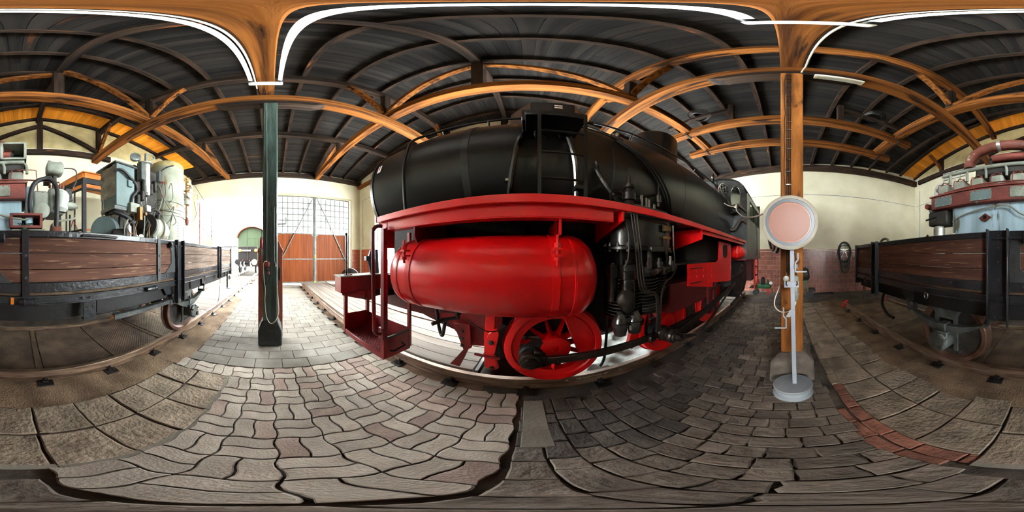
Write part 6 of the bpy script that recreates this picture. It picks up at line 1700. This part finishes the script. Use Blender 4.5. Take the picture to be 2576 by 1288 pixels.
# silver cylinder with flange
MB().lathe((-2.36, 2.30, 2.74), (0, 0, 1), [(0, .012), (.18, .02), (.22, .035), (.29, .082), (1.03, .082), (1.035, .14), (1.065, .14), (1.07, .05), (1.10, .035), (1.36, .035)], 24).build('silver_separator', 'aluminium', B)
MB().tube([(-2.36, 2.30, 4.08), (-2.33, 2.42, 4.12), (-2.33, 2.52, 4.06), (-2.4, 2.42, 3.96)], .016, 8, sm=4).build('gauge_pipe', 'boiler_mint', B)
MB().lathe((-2.52, 2.13, 3.97), (.9, -.5, 0), [(0, .10), (.05, .11), (.09, .11), (.1, .08)], 22).build('top_valve', 'axle_grey', B)
MB().lathe((-2.45, 2.2, 3.72), (0, 0, 1), [(0, .03), (.25, .03)], 10).build('valve_stem', 'axle_grey', B)
MB().lathe((-2.5, 1.80, 3.66), (0, 1, .1), [(0, .03), (.1, .045), (.25, .04), (.3, .03)], 12).build('actuator', 'brass', B)
# control cabinet with wrinkled foil on its side
MB().box(-2.68, -2.24, 1.50, 1.89, 2.60, 3.46).build('control_cabinet', 'cabinet_blue', B, bevel=.008)
MB().prism([(-2.80, 1.40, 3.46), (-2.21, 1.46, 3.46), (-2.21, 1.93, 3.46), (-2.80, 1.93, 3.46)], (0, 0, .03)).build('cabinet_roof', 'axle_grey', B)
b = MB(); vs = []; nx, nz = 7, 12
for j in range(nz + 1):
    for i in range(nx + 1):
        t_ = i / nx
        vs.append((-2.25 - .46 * t_ + rnd.uniform(-.012, .012), 1.485 - .03 * t_ + rnd.uniform(-.018, .018), 2.78 + .66 * j / nz))
b.add(vs, [(j * (nx + 1) + i, j * (nx + 1) + i + 1, (j + 1) * (nx + 1) + i + 1, (j + 1) * (nx + 1) + i) for j in range(nz) for i in range(nx)])
b.build('foil_cover', 'foil', B, smooth=20)
MB().box(-2.72, -2.24, 1.46, 1.92, 2.52, 2.60).build('cabinet_base', 'axle_grey', B, bevel=.01)
for y_ in (1.55, 1.86): MB().box(-2.66, -2.60, y_ - .03, y_ + .03, 1.41, 2.52).build('cabinet_leg', 'grimy_dark', B)
MB().box(-2.24, -2.20, 1.72, 1.82, 3.0, 3.14).build('switch_panel', 'cabinet_blue', B, bevel=.006)
MB().tube([(-2.26, 1.46, 3.24), (-2.20, 1.52, 3.30), (-2.18, 1.62, 3.27), (-2.19, 1.75, 3.18), (-2.25, 1.92, 3.12), (-2.4, 2.05, 3.08)], .028, 10, sm=4).build('cable_loom', 'black_rubber', B)
MB().tube([(-2.25, 1.96, 3.0), (-2.2, 1.88, 2.9), (-2.2, 1.82, 2.82), (-2.22, 1.80, 2.7)], .028, 10, sm=4).build('cable_loom', 'black_rubber', B)
MB().box(-2.30, -2.16, 1.74, 1.95, 2.50, 2.68).build('relay_box', 'engine_grey', B, bevel=.01)
MB().box(-2.40, -2.26, 2.08, 2.18, 3.3, 3.75).build('valve_column', 'axle_grey', B, bevel=.01)
MB().box(-2.30, -2.2, 2.52, 2.62, 3.38, 3.66).build('gauge_box', 'axle_grey', B, bevel=.01)
for k in range(5): MB().box(-2.42, -2.30, 2.02 + .12 * k, 2.10 + .12 * k, 2.75 + .1 * k, 2.95 + .12 * k).build('valve_block', 'grimy_dark', B, bevel=.015)
MB().box(-2.78, -2.45, 2.05, 2.75, 2.5, 3.75).build('heat_exchanger', 'grimy_dark', B, bevel=.03)
# horizontal burner drum
da = Vector((.25, -.85, .12)).normalized(); o = Vector((-2.50, 2.92, 2.22))
MB().lathe(o, da, [(0, .10), (.08, .24), (.18, .29), (.42, .29), (.425, .31), (.46, .31), (.465, .27), (.66, .27), (.70, .24), (.72, .10), (.74, 0)], 32).build('burner_drum', 'boiler_mint', B)
b = MB(); e = o + da * .70
b.lathe(e, da, [(0, .25), (.05, .25), (.06, .12), (.14, .12)], 28); b.build('burner_front', 'grimy_dark', B)
MB().box(-2.24, -2.10, 2.06, 2.18, 2.55, 2.68).build('ignition_box', 'aluminium', B, bevel=.01)
MB().tube([(-2.2, 2.2, 2.56), (-2.12, 2.3, 2.64), (-2.12, 2.45, 2.56)], .03, 8, sm=3).build('burner_pipe', 'grimy_dark', B)
MB().lathe((-2.15, 2.40, 2.46), (.5, -.5, .4), [(0, .045), (.16, .045)], 12).build('burner_nozzle', 'grimy_dark', B)
MB().box(-2.22, -2.08, 1.88, 1.94, 2.36, 2.60).build('brass_fitting', 'brass', B)
MB().lathe((-2.14, 2.02, 2.49), (1, .2, 0), [(0, .03), (.06, .03)], 8).build('brass_plug', 'brass', B)
# blue fan housing with dark motor
MB().lathe((-2.62, 1.52, 2.18), (.50, -.80, 0), [(0, .28), (.10, .28), (.12, .26), (.12, 0)], 36).build('fan_housing', 'cabinet_blue', B)
MB().lathe((-2.42, 1.52, 2.06), (.62, .7, 0), [(0, .10), (.05, .14), (.28, .14), (.32, .08)], 24).build('fan_motor', 'grimy_dark', B)
MB().tube([(-2.5, 1.55, 2.50), (-2.3, 1.52, 2.48), (-2.22, 1.72, 2.40), (-2.24, 1.85, 2.28)], .045, 10, sm=4).build('air_hose', 'black_rubber', B)
MB().box(-2.4, -2.15, 1.5, 2.5, 1.41, 1.95).build('burner_pedestal', 'soot_black', B, bevel=.02)
MB().lathe((-2.14, 1.95, 2.06), (1, -.2, 0), [(0, .05), (.02, .05), (.022, .042), (.024, 0)], 20).build('pressure_gauge', 'cream_paint', B)
for k in range(9):
    y0 = 1.62 + .12 * k
    MB().tube([(-2.2, y0, 1.6), (-2.16 + rnd.uniform(-.02, .02), y0 + rnd.uniform(-.05, .05), 1.9), (-2.15, y0 + rnd.uniform(-.1, .1), 2.2), (-2.2, y0 + rnd.uniform(-.05, .15), 2.4 + rnd.uniform(-.1, .15)), (-2.35, y0 + .1, 2.55)], .010, 6, sm=4).build('small_pipe', ('boiler_mint', 'grimy_dark', 'brass')[k % 3], B)
MB().tube([(-2.28, 2.62, 3.3), (-2.24, 2.66, 3.05), (-2.14, 2.5, 2.8), (-2.16, 2.4, 2.55)], .012, 6, sm=4).build('bare_pipe', 'boiler_mint', B)
MB().tube([(-2.26, 2.63, 3.1), (-2.16, 2.75, 2.85), (-2.05, 2.9, 2.5), (-2.1, 2.85, 2.4)], .012, 6, sm=4).build('bare_pipe', 'boiler_mint', B)
MB().box(-2.18, -2.15, 2.36, 2.44, 1.45, 2.4).build('white_bracket', 'sign_white', B)
MB().prism([(-2.35, 2.55, 1.82), (-2.1, 3.0, 1.92), (-2.3, 3.45, 2.0), (-2.6, 2.9, 1.92)], (0, 0, .03)).build('drip_tray', 'rusty_pipe', B)
MB().lathe((-2.1, 2.75, 1.98), (1, -.6, .1), [(0, .07), (.04, .07), (.05, .03), (.08, .03)], 14).build('pump_head', 'brass', B)
# valve group on the far edge of the shell
vx, vy = cx + .22, cy + R + .18
b = MB()
for k in range(9):
    a = rnd.uniform(-.10, .10)
    b.lathe((vx + a, vy + rnd.uniform(-.06, .14), 3.55 + .075 * k - (.3 if k % 3 == 0 else 0)), (rnd.uniform(-1, 1), rnd.uniform(-1, 1), .4), [(-.05, .02), (-.02, .02), (-.015, .035), (.02, .035), (.025, .018), (.07, .015), (.075, .028), (.09, .028)], 10)
b.build('valve_group', 'brass', B)
MB().tube([(vx, vy + .02, 2.75), (vx, vy + .02, 4.2)], .03, 10).tube([(vx, vy + .02, 4.1), (vx - .05, vy - .25, 4.1)], .025, 8).tube([(vx, vy + .02, 3.7), (vx - .05, vy - .25, 3.7)], .025, 8).tube([(vx - .02, vy + .02, 3.85), (vx + .12, vy + .12, 3.85)], .02, 8).tube([(vx, vy, 2.8), (vx - .05, vy - .25, 2.75)], .025, 8).build('valve_pipe', 'brass', B)
for k in range(14):
    y0 = rnd.uniform(1.95, 3.0); z0 = rnd.uniform(2.0, 3.4)
    MB().tube([(-2.22, y0, z0), (-2.17, y0 + rnd.uniform(-.12, .12), z0 + .15), (-2.18, y0 + rnd.uniform(-.15, .15), z0 - .2), (-2.24, y0 + rnd.uniform(-.2, .2), z0 - .35)], .007, 6, sm=4).build('thin_wire', ('grimy_dark', 'boiler_mint', 'black_rubber')[k % 3], B)
MB().lathe((vx, vy + .02, 3.28), (0, 0, 1), [(0, .07), (.3, .07), (.32, .04)], 12).build('valve_head', 'boiler_mint', B)
for k in range(5):
    MB().tube([(vx - .1 + .04 * k, vy - .1, 3.6), (vx - .06 + .04 * k, vy + .02, 3.35), (vx - .05 + .03 * k, vy, 2.95), (vx + .0, vy, 2.80)], .008, 6, sm=4).build('glass_rod', 'bright_steel', B)
MB().lathe((vx + .02, vy + .02, 2.62), (0, 0, 1), [(0, .04), (.08, .06), (.14, .07), (.18, .05), (.24, .03)], 12).build('drain_valve', 'rusty_pipe', B)
MB().tube([(vx + .1, vy + .1, 3.68), (vx + .18, vy + .3, 3.70), (vx + .22, vy + .34, 3.55), (vx + .2, vy + .28, 3.0), (vx + .12, vy + .1, 2.72)], .016, 8, sm=4).build('bypass_pipe', 'pale_grey_paint', B)
MB().tube([(vx - .05, vy - .05, 2.7), (vx - .03, vy - .06, 2.2), (vx - .03, vy - .06, 1.42)], .016, 8).build('down_pipe', 'ring_grey', B)
wtag(MB().tube([(vx + .15, vy + .2, 3.4), (vx + .3, vy + .3, 2.7), (-1.9, 4.6, 2.2), (-1.78, 4.75, 1.98)], .006, 6, sm=5), 'cable', 'black_rubber', 'thin black cable dropping from the boiler valves to the wagon side', 'cable')
wtag(MB().tube([(-2.05, -3.05 + .18 * cos(a), 1.99 + .0 + .12 * abs(sin(a)) * (1 if sin(a) > 0 else .1)) for a in [2 * pi * k / 16 for k in range(16)]], .03, 8, closed=True), 'rope_coil', 'foil', 'light brown rope coil lying on the rear end of the wagon', 'rope')

# ================================================================== GLAZED BOOTH by the left wall
K = thing('glazed_booth', 'glazed booth with black frame and orange wooden cornice by the left wall', 'booth', (-4.6, 2.4, 0))
kx0, kx1, ky0, ky1, kt = -5.35, -3.92, 1.30, 3.5, 4.10
fr = MB()
c0 = (-3.92, 1.74); c1 = (-5.0, 1.36); c2 = (-3.86, 3.4)     # near corner, left end, right end
def post2(p, w=.08): MB().box(p[0] - w / 2, p[0] + w / 2, p[1] - w / 2, p[1] + w / 2, 0, 3.95).build('booth_post', 'mesh_black', K)
for p in (c0, c1, c2): post2(p, .10)
def lerp(a, c, t): return (a[0] + (c[0] - a[0]) * t, a[1] + (c[1] - a[1]) * t)
for (a, c, n) in ((c0, c1, 3), (c0, c2, 3)):
    MB().bar((*a, 4.02), (*c, 4.02), .10, .16).build('cornice', 'booth_orange', K)
    MB().bar((*a, 3.86), (*c, 3.86), .05, .16).build('mesh_band', 'mesh_black', K)
    MB().bar((*a, 3.70), (*c, 3.70), .03, .12).build('inner_board', 'booth_orange', K)
    MB().bar((*a, 2.42), (*c, 2.42), .06, .05).build('mid_rail', 'booth_orange' if c == c2 else 'mesh_black', K)
    for z in (3.62, 1.78): MB().bar((*a, z), (*c, z), .05, .05).build('frame_rail', 'mesh_black', K)
    MB().bar((*a, .9), (*c, .9), .05, 1.7).build('lower_panel', 'mesh_black', K)
    for k in range(1, n):
        p = lerp(a, c, k / n); MB().box(p[0] - .02, p[0] + .02, p[1] - .02, p[1] + .02, 1.75, 3.65).build('mullion', 'mesh_black', K)
    for k in range(n):
        p, q = lerp(a, c, (k + .04) / n), lerp(a, c, (k + .96) / n)
        for (z0, z1) in ((1.80, 2.39), (2.45, 3.6)):
            MB().bar((*p, (z0 + z1) / 2), (*q, (z0 + z1) / 2), .008, z1 - z0).build('booth_pane', 'glass', K, smooth=0)
MB().prism([(c0[0] + .1, c0[1] - .06, 4.10), (c2[0] + .1, c2[1], 4.10), (-5.3, 3.4, 4.10), (-5.1, 1.3, 4.10)], (0, 0, .03)).build('booth_roof', 'booth_orange', K)
MB().bar((-3.99, 2.6, 2.85), (-3.99, 3.3, 2.85), .02, .8).build('dark_poster', 'grimy_dark', K)
def tri(o, xa, s, nm, inv=False):
    o = Vector(o); xa = Vector(xa).normalized(); za = Vector((0, 0, 1)); n = xa.cross(za)
    P = [Vector((0, .58)), Vector((-.5, -.29)), Vector((.5, -.29))]
    if inv: P = [-p for p in P]
    P = [o + (xa * p.x + za * p.y) * s for p in P]
    b = MB()
    for i in range(3): b.bar(P[i], P[(i + 1) % 3], .004, .035 * s / .5, n)
    return b
xl = (Vector((*c1, 0)) - Vector((*c0, 0))); xr = (Vector((*c2, 0)) - Vector((*c0, 0)))
nl = Vector((xl.y, -xl.x, 0)).normalized()
if nl.dot(Vector((0, 0, 0)) - Vector((*c0, 0))) < 0: nl = -nl
tri(Vector((*lerp(c0, c2, .17), 2.28)) + Vector((.02, 0, 0)), xr, .42, 'warning_triangle').build('warning_triangle', 'switch_red', K)
tri(Vector((*lerp(c0, c1, .36), 2.48)) + nl * .02, xl, .46, 'w').build('warning_triangle', 'switch_red', K)
tri(Vector((*lerp(c0, c1, .36), 2.16)) + nl * .02, xl, .46, 'w', True).build('warning_triangle', 'switch_red', K)
text_mesh('K', .17, frame_mtx(Vector((*lerp(c0, c2, .17), 2.25)) + Vector((.024, 0, 0)), xr.normalized(), (0, 0, 1)), 'mesh_black', 'triangle_letter', K, .002)

# ================================================================== OUTSIDE
gr = MB(); gr.box(-60, 60, 9.76, 90, -.35, -.06); g_ = struct(gr.build('yard_ground', 'yard_gravel', None, smooth=0)); 
g_['kind'] = 'structure'
ORD = ('first', 'second', 'third', 'fourth', 'fifth', 'sixth')
for k in range(6):
    wtag(MB().box(-3.7, -1.5, 10.2 + .62 * k, 10.44 + .62 * k, -.06, .010), 'sleeper', 'sleeper', ORD[k] + ' timber sleeper from the gate under the left track outside', 'sleeper', 'timber sleepers outside the gate', .005)
for k in range(5):
    wtag(MB().box(-3.25, -1.93, 9.5 + .42 * k, 9.5 + .42 * k + .40, .04, .09), 'plank', 'sunlit_board', ORD[k] + ' sunlit plank from the shed between the rails of the open gateway', 'plank', 'planks in the open gateway')
t = thing('tank_wagon', 'dark dirty flat wagon end with round buffer standing outside the open gate', 'wagon', (-2.45, 14.4, .16), None, True)
MB().box(-3.3, -1.62, 13.9, 14.0, 1.35, 2.55).build('end_wall', 'tender_grey', t, bevel=.01)
MB().box(-2.50, -2.46, 13.86, 13.9, 1.4, 2.55).build('wall_seam', 'soot_black', t)
MB().box(-3.6, -1.3, 13.9, 14.2, 1.05, 1.35).build('headstock', 'tender_grey', t, bevel=.02)
MB().box(-3.0, -2.2, 13.84, 13.9, 2.12, 2.26).build('pale_board', 'pale_plank_x', t)
for x in (-3.15, -1.75): MB().lathe((x, 13.9, 2.2), (0, -1, 0), [(0, .14), (.06, .12), (.1, .05)], 16).build('lamp', 'orange_paint', t)
for x in (-3.3, -1.85):
    MB().lathe((x, 13.95, 1.2), (0, -1, 0), [(0, .1), (.3, .1), (.31, .25), (.34, .25), (.36, 0)], 24).build('buffer', 'foil' if x > -2 else 'tender_grey', t)
b = MB()
for x in (-3.05, -2.75, -2.2): b.tube([(x, 13.9, 1.2), (x, 13.7, 1.1), (x + .05, 13.65, .75), (x + .1, 13.7, .95)], .04, 8, sm=3)
b.build('brake_hose', 'ring_grey', t)
for x in (-2.9, -2.3): MB().lathe((x, 13.88, 1.35), (0, -1, 0), [(0, .04), (.1, .04)], 8).build('red_tap', 'switch_red', t)
for x in (-3.34, -1.84): MB().lathe((x - .06, 14.9, .66), (1, 0, 0), [(0, .5), (.12, .5), (.13, .2)], 32).build('wheel', 'tender_grey', t)
MB().box(-3.4, -1.5, 14.0, 16.0, .8, 1.2).build('underframe', 'soot_black', t)
t = thing('green_coach', 'pale green covered coach with rounded pink roof outside the open gate', 'coach', (-2.5, 19, .16), None, True)
gy = 16.3
arc = [(-2.45 + 1.45 * cos(radians(a)), 3.45 + 1.15 * sin(radians(a))) for a in range(0, 181, 12)]
b = MB(); b.prism([(-1.0, gy, 1.2)] + [(x, gy, z) for x, z in arc] + [(-3.9, gy, 1.2)], (0, 5, 0)); b.build('coach_body', 'coach_green', t, smooth=0)
arc2 = [(-2.45 + 1.62 * cos(radians(a)), 3.50 + 1.28 * sin(radians(a))) for a in range(-4, 185, 9)]
b = MB(); b.prism([(x, gy - .35, z) for x, z in arc2] + [(-2.45 + (x + 2.45) * .93, gy - .35, 3.5 + (z - 3.5) * .90) for x, z in reversed(arc2)], (0, 5.7, 0)); b.build('coach_roof', 'coach_roof', t)
MB().box(-2.95, -2.90, gy - .03, gy, 1.2, 4.5).box(-1.85, -1.82, gy - .02, gy, 1.2, 3.6).box(-2.86, -1.84, gy - .02, gy, 3.5, 3.53).build('wall_strip', 'coach_green', t)
MB().box(-2.86, -2.16, gy - .04, gy, 1.3, 3.48).build('coach_door', 'coach_green', t, bevel=.02)
MB().box(-2.24, -2.20, gy - .08, gy - .04, 2.2, 2.55).build('door_handle', 'sign_white', t)
for x in (-3.34, -1.84): MB().lathe((x - .06, 17.4, .66), (1, 0, 0), [(0, .5), (.12, .5), (.13, .2)], 28).build('wheel', 'tender_grey', t)
t = thing('shed_outside', 'small low building with a dark window outside beside the green coach', 'building', (-6.5, 20, 0))
MB().box(-9, -4.6, 20, 23, 0, 2.75).build('wall', 'cream_paint', t)
MB().box(-6.35, -4.95, 19.95, 20.0, 2.0, 2.95).build('dark_window', 'soot_black', t)
MB().prism([(-9.2, 19.8, 2.95), (-4.4, 19.8, 2.95), (-4.4, 23.3, 2.95), (-9.2, 23.3, 2.95)], (0, 0, .1)).build('roof', 'engine_grey', t)
MB().box(-6.6, -4.7, 18.9, 19.7, 1.5, 1.8).build('bench_top', 'pale_plank_x', t)
tag(MB().tube([(-5.6, 15.5, -.05), (-5.35, 15.5, 5.2)], .05, 8).build('utility_pole', 'pale_grey_paint'), 'thin leaning grey pole outside the open gate', 'pole')
for k, (x, y, s) in enumerate(((9.5, 30, 2.0), (12.5, 34, 2.6), (6.5, 36, 2.2), (16, 31, 2.4))):
    tr = thing('tree', ('round green tree seen through the left gate window panes', 'larger green tree seen through the right gate window panes', 'distant green tree behind the middle gate post', 'pale green tree far right behind the gate panes')[k], 'tree', (x, y, 0), 'trees behind the gate')
    MB().tube([(x, y, -.05), (x + .1, y, 1.2), (x, y, 2.2)], [.18, .14, .08], 8).build('trunk', 'sleeper', tr)
    b = MB()
    for q in range(110):
        p = Vector((rnd.gauss(0, 1), rnd.gauss(0, 1), rnd.gauss(0, .8))); p = p.normalized() * rnd.uniform(.5, 1) * s * .55
        c_ = Vector((x, y, 2.4)) + p; sz = rnd.uniform(.16, .3)
        b.ball(c_, sz, 6, (1, 1, .7))
    b.build('crown', 'green_leaves', tr)

# ================================================================== every loose piece of a part becomes an object of its own
def piece_ids(me):
    n = len(me.vertices)
    par = list(range(n))
    def find(i):
        while par[i] != i:
            par[i] = par[par[i]]; i = par[i]
        return i
    for e in me.edges:
        a, b_ = find(e.vertices[0]), find(e.vertices[1])
        if a != b_: par[a] = b_
    roots = {}
    isl = [roots.setdefault(find(i), len(roots)) for i in range(n)]
    k = len(roots)
    if k < 2 or k > 120: return None, 1
    lo = [[1e9] * 3 for _ in range(k)]; hi = [[-1e9] * 3 for _ in range(k)]
    for v, q in zip(me.vertices, isl):
        for c in range(3):
            lo[q][c] = min(lo[q][c], v.co[c]); hi[q][c] = max(hi[q][c], v.co[c])
    size = [max(hi[q][c] - lo[q][c] for c in range(3)) for q in range(k)]
    g = list(range(k))
    def gf(i):
        while g[i] != i: i = g[i]
        return i
    for a in range(k):
        for b_ in range(a + 1, k):
            d = sqrt(sum(max(0, lo[a][c] - hi[b_][c], lo[b_][c] - hi[a][c]) ** 2 for c in range(3)))
            if d <= max(.02, .5 * max(size[a], size[b_])):
                x, y_ = gf(a), gf(b_)
                if x != y_: g[x] = y_
    pr = {}
    pid = [pr.setdefault(gf(q), len(pr)) for q in range(k)]
    return [pid[q] for q in isl], len(pr)
SKIP = ('crown', 'far_setts', 'far_tiles', 'wall_tiles', 'tile_coping')
done = {}
for o in [x for x in SC.objects if x.type == 'MESH' and x.parent is not None]:
    if o.get('kind') == 'stuff' or o.name.split('.')[0] in SKIP: continue
    me = o.data
    if me.name not in done:
        ids, n = piece_ids(me)
        res = None
        if n > 1:
            res = []
            for q in range(n):
                vm = {}; vs = []
                for v in me.vertices:
                    if ids[v.index] == q: vm[v.index] = len(vs); vs.append(v.co.copy())
                ps = [p_ for p_ in me.polygons if p_.vertices[0] in vm]
                m2 = bpy.data.meshes.new(me.name.split('.')[0])
                m2.from_pydata(vs, [], [[vm[i] for i in p_.vertices] for p_ in ps])
                for m_ in me.materials: m2.materials.append(m_)
                for a, p_ in zip(m2.polygons, ps): a.use_smooth = p_.use_smooth
                if any(p_.use_smooth for p_ in ps): m2.set_sharp_from_angle(angle=radians(35))
                res.append(m2)
        done[me.name] = res
    res = done[me.name]
    if res:
        nm = o.name.split('.')[0]
        for m2 in res[1:]:
            c = o.copy(); c.data = m2; C.objects.link(c); c.parent = o.parent
        o.data = res[0]
